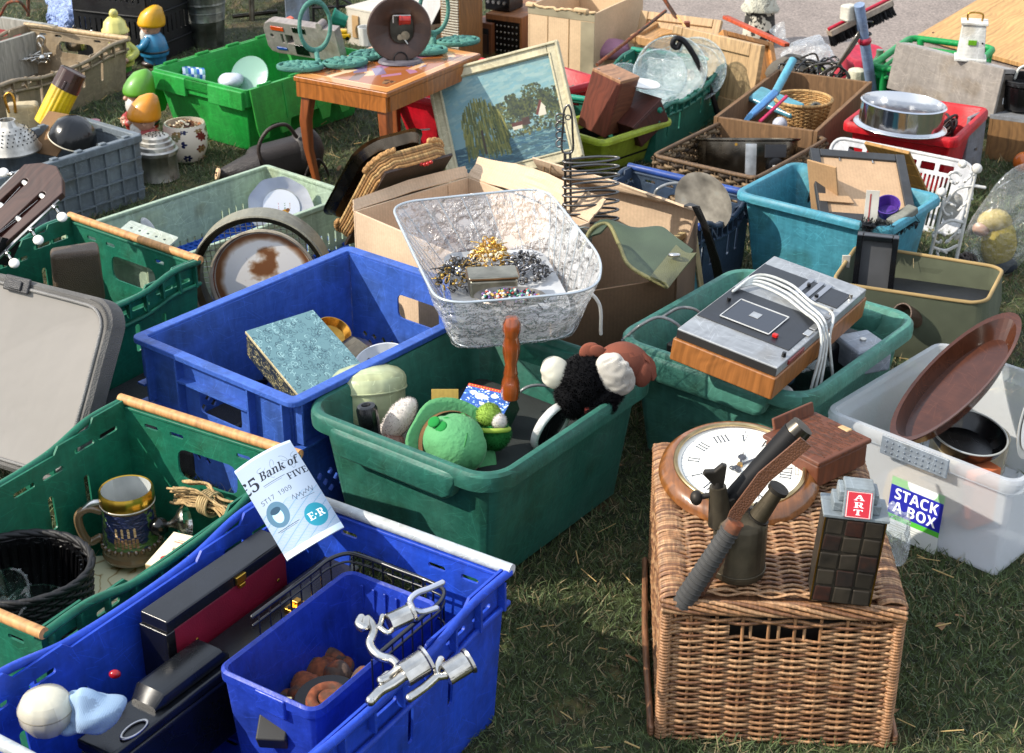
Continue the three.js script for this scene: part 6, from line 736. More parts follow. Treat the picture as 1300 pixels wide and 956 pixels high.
// navy crate
{
  const q = [0.355,-3.45,-0.633,0.333,0.255]; const n = baleTray('navy_crate', 'navy blue stacking crate with grey inside behind the cardboard box', 'crate', q, .2, tplas('#435670'), plas('#2c4f9e'));
  const [x, z, a, w, l] = q, at = (u, y, v) => V(u, y, v).applyAxisAngle(V(0, 1, 0), a).add(V(x, 0, z)).toArray();
  const p = slab('silver_serving_plate', 'dull silver plate leaning on the near wall of navy crate', 'plate', [0.392,0.17,-3.417], [0.477,0.17,-3.355], [0.49,0.27,-3.334], .006); p.position.copy(V([0.442,0.215,-3.359])); part(p, 'plate_body', [lathe([[0, -.004], [.05, -.004], [.062, .002], [.074, .004], [.075, .006], [.06, .004], [.05, 0], [0, 0]], 48)], std('#b5b2aa', .5, { metalness: .35, map: TX.tarn }));
  const c = thing('grey_kettle', 'grey enamel pot with pale handle inside the navy crate', 'pot', at(-.02, .03, -.08)); part(c, 'pot_body', [lathe([[0, 0], [.05, 0], [.055, .08], [.04, .1], [0, .105]], 36)], plas('#8a97a6')); part(c, 'handle', [tube([[-.03, .1, 0], [-.04, .15, 0], [.01, .17, 0], [.05, .15, .01]], .004, 24)], M.cableG);
  const cl = thing('white_linen', 'crumpled white cloth and paper in the navy crate', 'cloth', at(.06, .06, .0)); part(cl, 'cloth', [lump(sph(.07, 0, 0, 0, [1, .5, .9]), .02, 25)], fab('#b9c0c4'));
}
// dark wicker basket with steel pan
{
  const q = [0.62,-4.01,-0.641,0.304,0.402], [x, z, a] = q; wovenBox('dark_wicker_basket', 'dark grey brown wicker basket holding the big steel pan', 'basket', q, .13, ['#7a6650', '#9a8468', '#4a3d31'].map(c => std(c, .75, { map: TX.fibre })), { pitch: .024, rowH: .0095, r: .005, rim: std('#7a6148', .7, { map: TX.fibre }) });
  const p = thing('steel_heater_pan', 'large steel pan body with control plate standing in wicker basket', 'pan', [0.643,0.035,-4.03], -.15); p.rotation.x = -.3; const R = .135; part(p, 'pan_body', [T(lathe([[0, 0], [R - .004, 0], [R, .006], [R, .1], [R + .008, .104], [R + .008, .108], [R - .004, .108], [R - .006, .1], [0, .1]], 64), 0, 0, 0, 0, 0, 0, [1, 1, .6])], metal('#77726a', { roughness: .45 })); part(p, 'vertical_plate', [bx(.03, .09, .006, .001, .01, .05, R * .6)], M.steel); part(p, 'control_plate', [bx(.06, .035, .006, .001, .075, .075, R * .6 - .011, 0, .3)], std('#232326', .4)); part(p, 'dial', [cyl(.024, .022, .018, .075, .035, R * .6 - .004, PI / 2 - .1, 0, -.3, 28)], M.black); part(p, 'dial_mark', [bx(.02, .006, .006, .001, .078, .035, R * .6 + .007)], M.white); part(p, 'rivet', [cyl(.004, .004, .004, -.03, .093, R * .6, PI / 2)], M.brass);
}

// ---------- side table and what stands on it ----------
{
  const q = [-0.329,-4.074,-0.549,0.302,0.442], [x, z, a, w, l] = q, h = .34, o = thing('side_table', 'small honey wooden side table with inlaid top carrying green ironwork', 'table', [x, 0, z], a), m = wood('#ab6a30', { roughness: .35, clearcoat: .3 });
  const top = ctex(512, 512, c => { c.fillStyle = '#c9884a'; c.fillRect(0, 0, 512, 512); c.fillStyle = '#9c5a2c'; c.fillRect(40, 40, 432, 432); let k = 5; const r = () => { k = (k * 16807) % 2147483647; return k / 2147483647; }; for (let i = 0; i < 26; i++) { c.save(); c.translate(60 + r() * 390, 60 + r() * 390); c.rotate(r() * 3); c.fillStyle = ['#7c6a86', '#d8a878', '#a8748c', '#e0c09a', '#6b4a3a'][i % 5]; c.fillRect(-40, -20, 50 + r() * 60, 22 + r() * 36); c.restore(); } c.strokeStyle = '#e3b878'; c.lineWidth = 5; c.strokeRect(40, 40, 432, 432); for (const [X, Y] of [[100, 420], [420, 100], [100, 100], [420, 420]]) for (let i = 0; i < 9; i++) { c.fillStyle = i % 2 ? '#5a3a2a' : '#8a6a4a'; c.beginPath(); c.ellipse(X + Math.cos(i) * 18, Y + Math.sin(i * 1.7) * 14, 14, 7, i, 0, 7); c.fill(); } });
  part(o, 'table_top', [bx(w, .014, l, .003, 0, h - .007, 0)], m); part(o, 'inlaid_panel', [planeUV(w - .006, l - .006, 0, h + .0012, 0)], printM(top, .25, { clearcoat: .5 }));
  for (const s of [-1, 1]) { part(o, 'apron', [cb(w - .014, .04, .012, 0, h - .034, s * (l / 2 - .008))], m); part(o, 'apron', [cb(.012, .04, l - .03, s * (w / 2 - .0075), h - .034, 0)], m); }
  for (const sx of [-1, 1]) for (const sz of [-1, 1]) { const leg = part(o, 'leg', [loft([[0, .013, -.01], [.06, .014, -.004], [.14, .017, .006], [.22, .021, .008], [h - .055, .024, 0]].map(([y, r, d]) => rrect(r * 2, r * 2, .005, 3).map(([p, s]) => [sx * (w / 2 - .028 + d) + p * .62, y, sz * (l / 2 - .026 + d) + s * .62])))], wood('#8f4f26', { roughness: .4 })); if (sx > 0 && sz > 0) part(leg, 'inlay', [...Array(12)].map((_, i) => sph(.0022, sx * (w / 2 - .013), .24 - i * .012, sz * (l / 2 - .024), [.4, 1.2, 1], 0, 0, 0, 6)), std('#e0c48a', .4), 'stuff'); }
  addFoot(q, .12);
  const vd = M.verdigris, leafy = (c, n, R) => { const g = []; for (let i = 0; i < n; i++) { const t = i / n * PI * 2; g.push(lump(sph(.012, c[0] + Math.cos(t) * R, c[1] + rr(.002, .008), c[2] + Math.sin(t) * R * .7, [1.3, .5, .7], 0, -t, rr(-.3, .3), 10), .002, 120, i)); } return g; };
  const sconce = (name, label, ringC, baseC, leafC, Hh) => { const s = thing(name, label, 'ironwork', baseC), L = p => V(p).sub(s.position).toArray(), rc = L(ringC), lc = leafC.map(L);
    part(s, 'ring', [T(torus(1, .12, 0, 0, 0, 0, 0, 0, 48, 9), rc[0], rc[1], rc[2], 0, .5, 0, [.044, Hh, .05])], vd); part(s, 'stem', [bar([rc[0], rc[1] - Hh, rc[2]], [0, .004, 0], .007, 10, .006), cyl(.014, .006, .02, 0, .01, 0)], vd);
    lc.forEach((c, i) => { part(s, 'leaf_plate', [T(torus(1, .09, 0, 0, 0, PI / 2, 0, 0, 44, 8), c[0], c[1] + .006, c[2], 0, .3 * i, 0, [.058, .08, .036]), ...leafy([c[0], c[1] + .003, c[2]], 14, .036), ...leafy([c[0], c[1] + .003, c[2]], 7, .016)], vd, 'stuff'); }); return s; };
  sconce('iron_plate_stand', 'green painted iron ring bracket with leaf plates at left end of the table', [-0.525,0.44,-4.093], [-0.515,0.345,-4.041], [[-0.56,0.346,-4.014], [-0.445,0.346,-4.053], [-0.385,0.346,-4.132]], .066);
  sconce('iron_plate_stand', 'green painted iron ring bracket behind the brown disc on the table', [-0.216,0.44,-4.278], [-0.22,0.345,-4.269], [[-0.238,0.346,-4.181], [-0.15,0.346,-4.274]], .066);
  const d = thing('brown_disc_machine', 'round brown disc with exposed motor and gears standing on the table', 'disc', [-0.301,0.345,-4.088], .2), br = std('#4a3226', .4, { map: TX.scuff }); d.rotation.x = -.12;
  part(d, 'disc', [T(lathe([[0, -.008], [.084, -.008], [.0865, -.003], [.0865, .003], [.084, .008], [.046, .007], [.04, .002], [0, .002]], 64), 0, .086, 0, PI / 2)], br); part(d, 'gear_plate', [T(ext(shp(rrect(.062, .075, .026, 8)), .003), .006, .088, .004)], metal('#4b4b47')); part(d, 'motor', [cyl(.012, .012, .03, .012, .112, .02, 0, 0, PI / 2, 24), cyl(.0135, .0135, .006, .0, .112, .02, 0, 0, PI / 2, 24)], gloss('#b02a20')); part(d, 'bracket', [bx(.046, .003, .018, .001, .006, .124, .016), bx(.003, .02, .012, .001, -.018, .114, .014)], M.steel); part(d, 'gear', [cyl(.012, .012, .006, .014, .07, .012, PI / 2, 0, 0, 12), cyl(.008, .008, .006, .0, .066, .012, PI / 2, 0, 0, 10), cyl(.004, .004, .012, .014, .07, .016, PI / 2)], metal('#a9a190')); part(d, 'lever', [bar([.012, .06, .012], [.02, .048, .02], .0022)], M.chrome); part(d, 'foot_plate', [T(cyl(.06, .056, .006, 0, .002, 0), 0, 0, 0, .12, 0, 0, [1, 1, .7])], plas('#6f6a72')); part(d, 'handle_arc', [torus(.018, .002, 0, .008, .012, 0, 0, 0, 24, 6)], M.iron);
}
// green tote with hanging lid
{
  const q = [-0.759,-4.635,-0.649,0.399,0.53], [x, z, a, w, l] = q, h = .2, m = tplas('#2cb84c'), o = thing('green_tote', 'bright green lidded tote crate with plates inside beside the side table', 'crate', [x, 0, z], a); addFoot(q, .03);
  part(o, 'tote_body', [tubGeo(w, l, .012, [[.045, 0], [.04, .004], [.016, h - .06], [.004, h - .055], [.0, h - .05], [0, h], [.008, h], [.012, h - .01], [.044, .01], [.05, .008]], 4)], m);
  for (const s of [-1, 1]) part(o, 'flange', [bx(w * .36, .055, .012, .003, s * w * .3, h - .032, l / 2 + .004), bx(w * .26, .03, .01, .003, 0, h - .02, l / 2 + .003)], m);
  for (const s of [-1, 1]) { const n = 9, pts = [[-l / 2 + .01, 0]]; const L = l / 2 - .01, tooth = []; for (let k = 0; k < 6; k++) { const u0 = -L + k * 2 * L / 6, u1 = u0 + L / 4.6; tooth.push([u0 + .004, -.115], [u0 + .012, -.15], [u1 - .012, -.15], [u1, -.115]); } const g = ext(shp([[-L, 0], ...tooth, [L, -.115], [L, 0]]), .004, .001); g.rotateY(PI / 2); g.rotateZ(s * .14); g.translate(s * (w / 2 + .004), h + .002, 0); const f = part(o, 'lid_flap', [g], plas('#3fc04a', { transmission: .35, thickness: 0 })); part(f, 'hinge', [...Array(4)].map((_, k) => cyl(.005, .005, .05, s * (w / 2), h + .003, -L + (k + .5) * L / 2, PI / 2, 0, 0, 10)), m); part(f, 'rib', [-.5, 0, .5].map(k => T(cb(.004, .105, .005, 0, -.056, 0), s * (w / 2 + .009), h, k * L, 0, 0, s * .14)), m); }
  const at = (u, y, v) => V(u, y, v).applyAxisAngle(V(0, 1, 0), a).add(V(x, 0, z)).toArray();
  const pl = thing('frosted_glass_plate', 'frosted glass plate standing inside the green tote', 'plate', [-0.795,0.16,-4.605]); pl.rotation.set(1.0, 0, .2); part(pl, 'plate_body', [lathe([[0, 0], [.045, 0], [.06, .006], [.059, .009], [.044, .004], [0, .004]], 40)], std('#a9cfc0', .2, { transmission: .5, thickness: 0 }));
  const cu = thing('blue_checked_cup', 'blue and white checked paper cup in the green tote', 'cup', [-0.979,0.15,-4.64]); cu.rotation.set(.4, .3, 1.3); const ck = ctex(128, 128, c => { for (let i = 0; i < 8; i++) for (let j = 0; j < 8; j++) { c.fillStyle = ['#2f62b8', '#dfe8f4', '#6fa3a8'][(i + j) % 3]; c.fillRect(i * 16, j * 16, 16, 16); } }); part(cu, 'cup_body', [keep(new THREE.CylinderGeometry(.03, .024, .07, 30, 1, true))], printM(ck, .6)); part(cu, 'cup_base', [cyl(.024, .024, .002, 0, -.034, 0)], M.white);
  const ic = thing('white_crumpled_wrap', 'crumpled pale wrapping beside the glass plate in green tote', 'wrapping', [-0.85,0.15,-4.588]); part(ic, 'wrap', [lump(sph(.035, 0, 0, 0, [1.1, .7, 1]), .014, 40)], std('#cdd3e0', .4, { map: TX.mottle }));
}
// metal gadget plate behind the tote
{
  const o = slab('grey_projector_body', 'flat grey metal machine body with round end standing behind the table', 'machine', [-0.768,0.16,-4.879], [-0.536,0.16,-4.748], [-0.532,0.27,-4.706], .03), W = o.w * 1.06, H = o.l; const s = ext(shp([[-W / 2, -H * .3], [-W * .46, -H * .45], [-W * .38, -H * .5], [W / 2, -H * .5], [W / 2, H * .5], [-W * .38, H * .5], [-W * .46, H * .42], [-W / 2, H * .25]], [rhole(-W * .16, H * .0, .028, .03, .002), rhole(-W * .4, H * .05, .012, .012, .006), rhole(-W * .26, 0, .008, .03, .002)]), .028, .002); s.rotateX(-PI / 2); const m = plas('#9d9490'); part(o, 'machine_body', [s], m); part(o, 'back_plate', [cb(W * .9, .004, H * .9, 0, .002, 0)], M.dark); part(o, 'black_slot', [bx(.05, .004, H * .3, .001, -W * .02, .03, H * .28), bx(.05, .004, H * .16, .001, -W * .0, .03, -H * .34)], M.black); part(o, 'orange_label', [bx(.05, .003, .014, .001, -W * .3, .031, -H * .3)], gloss('#e0501c')); part(o, 'blue_label', [bx(.04, .003, .008, .001, -W * .3, .031, H * .32)], gloss('#1c55b8')); part(o, 'hinge_lug', [cyl(.012, .012, .03, W * .3, .016, -H * .56, 0, 0, 0, 16)], m);
  const b = thing('orange_plastic_block', 'orange plastic block lying behind the grey machine body', 'block', [-0.749,0.2,-5.056], .5); b.rotation.z = .35; part(b, 'block_body', [bx(.075, .035, .03, .004)], gloss('#e8541a')); part(b, 'slot', [bx(.02, .008, .004, .001, .01, .004, .0152)], M.dark);
  const y = thing('yellow_toy_car', 'small yellow plastic toy car behind the table', 'toy', [-0.538,0.2,-4.883]); part(y, 'car_body', [bx(.05, .018, .03, .006, 0, .012, 0), bx(.03, .014, .026, .006, 0, .026, 0)], gloss('#e3b512')); part(y, 'wheel', [-1, 1].flatMap(s => [-1, 1].map(t => cyl(.007, .007, .004, s * .015, .006, t * .015, PI / 2, 0, 0, 12))), M.black);
}
// handbag
{
  const b = [-0.653,0,-4.09], o = thing('brown_leather_handbag', 'dark brown leather handbag lying on the grass under the table', 'handbag', b, .35), m = leath('#2b211e', { roughness: .5 }), g = lump(bx(.2, .11, .09, .035, .02, .06, -.02, 0, 0, .12), .012, 16); warp; part(o, 'bag_body', [g, lump(sph(.06, .09, .075, -.02, [.8, 1.2, .9]), .006, 30)], m); part(o, 'pleated_end', [T(lathe([[.006, -.07], [.02, -.05], [.036, 0], [.05, .05]], 20), -.1, .045, 0, 0, 0, -PI / 2 + .1)], m); part(o, 'handle', [tube([[-.045, .07, .03], [-.05, .12, .03], [-.02, .165, .03], [.03, .17, .02], [.06, .13, .01]], .0055, 40)], leath('#3a2c24')); part(o, 'handle', [tube([[.07, .03, .05], [.085, .065, .06], [.11, .07, .05], [.13, .04, .04], [.14, .01, .03]], .004, 30)], leath('#241b18')); part(o, 'toggle', [cyl(.016, .016, .006, -.165, .05, .012, 0, 0, PI / 2 - .3, 24)], std('#d8b48c', .5)); part(o, 'toggle_hole', [sph(.003, -.169, .054, .016), sph(.003, -.169, .047, .018)], M.dark); part(o, 'strap_end', [bx(.012, .05, .01, .003, .12, .07, .0, 0, 0, .3)], m);
}
// pots beside the tote
{
  const p = thing('aluminium_pot', 'dented aluminium pot with stepped perforated lid beside the gnomes', 'pot', [-0.99,0,-4.129]); part(p, 'pot_body', [lathe([[0, 0], [.056, 0], [.0585, .004], [.056, .012], [.054, .07], [.056, .074], [.0585, .078]], 56)], M.alu); part(p, 'lid', [lathe([[.059, .076], [.06, .086], [.054, .09], [.052, .1], [.047, .103], [.045, .112], [.04, .115], [.038, .123], [.03, .127], [0, .128]], 56)], M.alu); part(p, 'lid_hole', [...Array(22)].map((_, i) => cyl(.0022, .0022, .002, Math.cos(i * 2.4) * .006 * Math.sqrt(i), .1278, Math.sin(i * 2.4) * .006 * Math.sqrt(i))), M.dark, 'stuff');
  const ft = ctex(512, 256, c => { c.fillStyle = '#e3d6c4'; c.fillRect(0, 0, 512, 256); let k = 3; const r = () => { k = (k * 16807) % 2147483647; return k / 2147483647; }; for (let i = 0; i < 26; i++) { const X = r() * 512, Y = 40 + r() * 180, f = ['#26294e', '#6e2a26', '#7a7a58', '#8a7048'][i % 4]; for (let j = 0; j < 6; j++) { c.fillStyle = f; c.beginPath(); c.ellipse(X + Math.cos(j * 1.05) * 13, Y + Math.sin(j * 1.05) * 11, 9, 6, j, 0, 7); c.fill(); } } });
  const f = thing('floral_planter', 'white round planter painted with blue and red flowers filled with potpourri', 'planter', [-0.94,0,-4.286]), pr = [[.032, 0], [.046, .008], [.06, .04], [.064, .07], [.06, .1], [.057, .112]]; part(f, 'planter_body', [lathe([[0, 0], ...pr, [.053, .112], [.056, .09], [.05, .03], [0, .02]], 48)], cer('#d9ccb8')); part(f, 'painted_flowers', [keep(new THREE.LatheGeometry(pr.map(p => new THREE.Vector2(p[0] + .0012, p[1])), 48))], printM(ft, .25));
  const po = thing('potpourri', 'dried petals and shavings heaped in the floral planter', 'potpourri', up([-0.94,0,-4.286], .085)), cols = ['#c9ab80', '#8a5a3a', '#e0d2b4', '#5a3a30'].map(c => std(c, .9)), gs = cols.map(() => []); for (let i = 0; i < 150; i++) { const t = rr(0, 7), k = Math.sqrt(rnd()) * .048; gs[i % 4].push(T(sph(.008, 0, 0, 0, [1.2, .25, .8], 0, 0, 0, 6), Math.cos(t) * k, (.048 - k) * .5 + rr(0, .012), Math.sin(t) * k, rr(-1, 1), rr(0, 6), rr(-1, 1))); } gs.forEach((g, i) => part(po, 'petal', g, cols[i], 'stuff'));
}
// garden gnomes
function gnome(name, label, pos, yaw, h, c) {
  const o = thing(name, label, 'garden gnome', pos, yaw, 'garden gnomes beside the green tote'), k = h / .2, g = (col) => cer(col, { clearcoat: .25, roughness: .45 });
  o.scale.setScalar(k);
  part(o, 'boots', [-1, 1].map(s => lump(sph(.02, s * .02, .012, .012, [1, .65, 1.5]), .002, 60)), g(c.boots)); part(o, 'trousers', [lathe([[.0, .012], [.036, .014], [.04, .04], [.042, .055], [0, .06]], 30)], g(c.legs)); part(o, 'coat', [lathe([[0, .04], [.048, .042], [.05, .05], [.046, .08], [.04, .1], [.026, .118], [0, .12]], 36)], g(c.coat)); part(o, 'belt', [torus(.0485, .004, 0, .058, 0, PI / 2, 0, 0, 36, 6)], g(c.belt));
  for (const s of [-1, 1]) part(o, 'sleeve', [tube([[s * .036, .1, 0], [s * .054, .08, .012], [s * .03, .066, .044]], .0125, 20, 9)], g(c.coat)); for (const s of [-1, 1]) part(o, 'hand', [lump(sph(.0105, s * .018, .066, .052, [1.1, .8, .9]), .0015, 120), ...[0, 1, 2, 3].map(i => sph(.0036, s * (.01 + .002 * i), .07 - i * .004, .059, [1.6, .8, .8], 0, 0, 0, 6))], g('#d9a688'));
  part(o, 'head', [lump(sph(.034, 0, .138, .004, [1, 1, .95]), .0015, 50), sph(.0085, 0, .134, .039, [1, .9, 1.1]), ...[-1, 1].map(s => sph(.008, s * .034, .136, .002, [.5, 1, .8]))], g('#dba88c')); part(o, 'eye', [-1, 1].map(s => sph(.0052, s * .013, .144, .033, [1, 1.1, .5])), g('#f2f2ee')); part(o, 'iris', [-1, 1].map(s => sph(.0028, s * .013, .144, .0357, [1, 1.1, .5])), g('#2f6f8f')); part(o, 'mouth', [sph(.007, 0, .121, .036, [1, .3, .4])], g('#a8483c'));
  if (c.beard) part(o, 'beard', [lump(sph(.03, 0, .108, .022, [1.05, 1.15, .7], 0, 0, 0, 26), .004, 70)], g('#e6e2da'));
  if (c.hat === 'bobble') { part(o, 'hat', [lathe([[.038, .142], [.043, .146], [.042, .154], [.037, .16], [.033, .178], [.02, .191], [0, .194]], 36)], g(c.cap)); part(o, 'bobble', [lump(sph(.014, 0, .203, 0), .002, 120)], g(c.cap)); }
  else part(o, 'hat', [warp(lathe([[.034, .142], [.041, .145], [.042, .152], [.04, .166], [.034, .182], [.024, .196], [.01, .205], [0, .208]], 36), v => { const t = clamp((v.y - .15) / .06); v.z -= t * t * .022; v.x += Math.sin(v.y * 220) * .0012; const q = .14; v.y = q + (v.y - q) * 1.18; v.x *= 1.14; v.z *= 1.14; v.multiplyScalar(1 + n3(v, 50, 3) * .02); })], g(c.cap));
  return o;
}
gnome('garden_gnome', 'gnome in yellow bobble hat and pale yellow coat behind the beige crate', [-1.332,0,-5.152], .3, .215, { cap: '#e6dc7c', coat: '#dcdc68', legs: '#4f9a3a', boots: '#5a3a34', belt: '#e0dcb0', hat: 'bobble' });
gnome('garden_gnome', 'bearded gnome in orange yellow hat and blue coat by the black crate', [-1.24,0,-5.291], -1.9, .2, { cap: '#ecae00', coat: '#2a86b4', legs: '#2a7aa8', boots: '#3a2a24', belt: '#17252e', beard: true });
gnome('garden_gnome', 'gnome with a green hat standing behind the orange hatted gnome', [-1.105,0,-4.468], -1.2, .2, { cap: '#62a826', coat: '#b8342a', legs: '#5a4a3a', boots: '#2a2420', belt: '#2a2420', beard: true });
gnome('garden_gnome', 'bearded gnome in orange hat and red coat beside the aluminium pot', [-1.037,0,-4.223], -1.4, .2, { cap: '#e89400', coat: '#b32a22', legs: '#4a3a30', boots: '#2a2420', belt: '#2a2420', beard: true });
// black crate, bucket, top-left things
{
  const q = [-1.328,-5.521,-0.385,0.304,0.364], [x, z, a, w, l] = q, m = plas('#101114'), o = thing('black_plastic_crate', 'tall black plastic crate with slots behind the gnomes', 'crate', [x, 0, z], a); addFoot(q);
  for (const [len, px, pz, ry] of [[w, 0, l / 2, 0], [w, 0, -l / 2, 0], [l, w / 2, 0, PI / 2], [l, -w / 2, 0, PI / 2]]) { const hs = []; for (let k = 0; k < 12; k++) hs.push(rhole(-len * .42 + k * len * .076, .24, .007, .05, .002), rhole(-len * .42 + k * len * .076, .12, .007, .06, .002)); const g = ext(shp([[-len / 2, 0], [len / 2, 0], [len / 2, .32], [-len / 2, .32]], hs), .004); g.rotateY(ry); g.translate(px, 0, pz); part(o, 'slotted_wall', [g], m); } part(o, 'rim', [tube(rrect(w + .01, l + .01, .02, 4).map(([p, s]) => [p, .318, s]), .008, 80, 6, true), ...[.06, .17, .28].map(y => tube(rrect(w + .008, l + .008, .016, 3).map(([p, s]) => [p, y, s]), .004, 80, 5, true))], m); part(o, 'floor_panel', [cb(w, .005, l, 0, .003, 0)], m);
  const b = thing('galvanised_bucket', 'galvanised metal bucket standing on grass behind the green tote', 'bucket', [-1.117,0,-5.59]); part(b, 'bucket_body', [lathe([[0, .004], [.062, .004], [.064, 0], [.066, .006], [.075, .12], [.0775, .124], [.076, .13], [.0795, .15], [.082, .154], [.0805, .16], [.085, .22], [.088, .224], [.085, .227], [.08, .16], [.064, .01], [0, .008]], 56)], metal('#9fa6a6', { roughness: .8 })); part(b, 'handle', [torus(.088, .003, 0, .215, 0, .3, 0, 0, 40, 6)], M.steel);
}
{
  const q = [-1.586,-4.828,-0.444,0.416,0.62], m = plas('#a08e74'), [x, z, a, w, l] = q; baleTray('beige_crate', 'beige stacking crate holding a chrome kettle at top left', 'crate', q, .17, m, wood('#c9b490'));
  const at = (u, y, v) => V(u, y, v).applyAxisAngle(V(0, 1, 0), a).add(V(x, 0, z)).toArray();
  const k = thing('chrome_teapot', 'chrome teapot with black handle inside the beige crate', 'teapot', [-1.476,0.09,-5.183]); part(k, 'pot_body', [lathe([[0, 0], [.034, 0], [.038, .01], [.036, .052], [.033, .056], [.032, .062], [.02, .068], [0, .07]], 40)], M.chrome); part(k, 'knob', [sph(.008, 0, .075, 0)], M.black); part(k, 'spout', [tube([[.034, .03, 0], [.05, .04, 0], [.056, .06, 0]], .006, 16)], M.chrome); part(k, 'handle', [tube([[-.034, .055, .01], [-.06, .05, .02], [-.066, .02, .02], [-.05, 0, .02]], .0045, 24)], M.black);
  const s = thing('chrome_figure', 'small chrome curled fitting standing up in the beige crate', 'chrome fitting', [-1.578,0.08,-5.119]); part(s, 'curled_stem', [tube([[0, 0, 0], [0, .03, 0], [-.01, .055, 0], [.0, .07, 0], [.014, .062, 0], [.01, .04, 0]], .0055, 30)], M.chrome); part(s, 'foot', [lathe([[0, 0], [.014, 0], [.008, .008], [0, .01]], 20)], M.chrome);
  const h = thing('cutlery_heap', 'heap of chrome cutlery lying in the beige crate', 'cutlery', [-1.627,0.06,-5.153]); part(h, 'cutlery', [...Array(46)].map(() => bar([rr(-.08, .08), rr(0, .02), rr(-.06, .06)], [rr(-.08, .08), rr(0, .03), rr(-.06, .06)], rr(.002, .0045), 5)), M.chrome, 'stuff');
}
{
  const q = [-1.285,-3.798,-0.664,0.262,0.62], [x, z, a, w, l] = q, m = plas('#78828a'), h = .18, o = thing('grey_folding_crate', 'grey folding crate with gridded sides holding yellow flask and colander', 'crate', [x, 0, z], a); addFoot(q);
  for (const s of [-1, 1]) { const lw = part(o, 'long_wall', [cb(.006, h, l, s * (w / 2 - .006), h / 2, 0)], m), rb = []; for (let k = -6; k <= 6; k++) rb.push(cb(.008, h - .02, .004, s * (w / 2 + .001), h / 2, k * l / 13)); for (const y of [.03, .075, .12]) rb.push(cb(.0085, .004, l - .01, s * (w / 2 + .0012), y, 0)); rb.push(bx(.02, .022, l, .004, s * (w / 2 - .001), h - .008, 0)); part(lw, 'rib', rb, m); part(lw, 'hinge', [...Array(8)].map((_, k) => bx(.014, .008, .02, .002, s * (w / 2 - .004), h + .004, -l * .43 + k * l * .123)), m);
    const ew = part(o, 'end_wall', [cb(w - .016, h, .006, 0, h / 2, s * (l / 2 - .006))], m), r2 = []; for (let k = -4; k <= 4; k++) r2.push(cb(.004, h - .02, .008, k * w / 9, h / 2, s * (l / 2 + .001))); for (const y of [.03, .075, .12]) r2.push(cb(w - .01, .004, .0085, 0, y, s * (l / 2 + .0012))); r2.push(bx(w, .022, .02, .004, 0, h - .0085, s * (l / 2 - .001))); part(ew, 'rib', r2, m); }
  part(o, 'floor_panel', [cb(w - .01, .006, l - .01, 0, .004, 0)], m);
  const A = V([-1.28,0.16,-4.117]), B = V([-1.2,0.3,-4.156]), ax = B.clone().sub(A), f = thing('yellow_vacuum_flask', 'yellow ribbed vacuum flask with brown cup leaning out of the grey crate', 'flask', A.toArray()), L = ax.length(), R = .037; f.quaternion.setFromUnitVectors(V(0, 1, 0), ax.clone().normalize());
  const cg = new THREE.CylinderGeometry(R, R, L * .68, 72, 1, true); { const p = cg.attributes.position; for (let i = 0; i < p.count; i++) { const t = Math.atan2(p.getZ(i), p.getX(i)), k = 1 + .03 * Math.cos(t * 18); p.setX(i, p.getX(i) * k); p.setZ(i, p.getZ(i) * k); } cg.computeVertexNormals(); } part(f, 'flask_body', [cg.translate(0, L * .34, 0)], gloss('#e8c400', { roughness: .5 })); part(f, 'flask_base', [cyl(R, R, .004, 0, 0, 0)], gloss('#e8c400')); part(f, 'cup', [lathe([[R * 1.04, L * .66], [R * 1.0, L * .985], [R * .93, L], [R * .84, L], [R * .82, L * .99], [0, L * .99]], 48)], gloss('#46291f', { roughness: .45 })); part(f, 'cup_grip', [bx(.008, L * .16, .006, .003, .0, L * .74, R * 1.04)], gloss('#3a2420'));
  const b = thing('black_helmet_bowl', 'shiny black upturned bowl in the right end of the grey crate', 'bowl', [-1.176,0.16,-3.978]); b.rotation.set(.1, 0, -.35); part(b, 'bowl_body', [lathe([[.062, 0], [.0635, .002], [.061, .02], [.05, .046], [.03, .062], [.01, .068], [0, .069]], 48)], M.black); part(b, 'pale_rim', [torus(.0628, .0022, 0, .001, 0, PI / 2, 0, 0, 60, 6)], std('#c9bfa8', .5));
  const c = thing('metal_colander', 'silver colander turned upside down at the left end of the grey crate', 'colander', [-1.327,0.15,-3.929]); part(c, 'colander_body', [lathe([[.078, 0], [.08, .004], [.074, .014], [.068, .034], [.05, .056], [.03, .066], [.028, .07], [.022, .082], [.018, .082], [.018, .066], [0, .067]], 56)], M.alu); const ho = []; for (let r = 0; r < 5; r++) for (let k = 0; k < 16 + r * 4; k++) { const t = k / (16 + r * 4) * PI * 2, p = [[.042, .0605], [.052, .0545], [.059, .0465], [.0655, .039], [.0695, .0295]][r]; ho.push(sph(.0021, Math.cos(t) * p[0], p[1], Math.sin(t) * p[0], 1, 0, 0, 0, 6)); } part(c, 'hole', ho, M.dark, 'stuff'); part(c, 'handle', [tube([[-.07, .02, .03], [-.09, .05, .03], [-.08, .075, .02], [-.06, .06, .02]], .004, 24)], M.brass);
  const j = thing('cream_plastic_jug', 'cream plastic jug behind the colander in the grey crate', 'jug', [-1.368,0.13,-4.197]); part(j, 'jug_body', [bx(.085, .075, .05, .01, 0, .03, 0, 0, .2)], plas('#cdbb96')); part(j, 'handle', [tube([[-.03, .05, .03], [-.035, .095, .03], [-.02, .105, .03], [-.012, .09, .03], [-.012, .05, .03]], .004, 24)], M.brass);
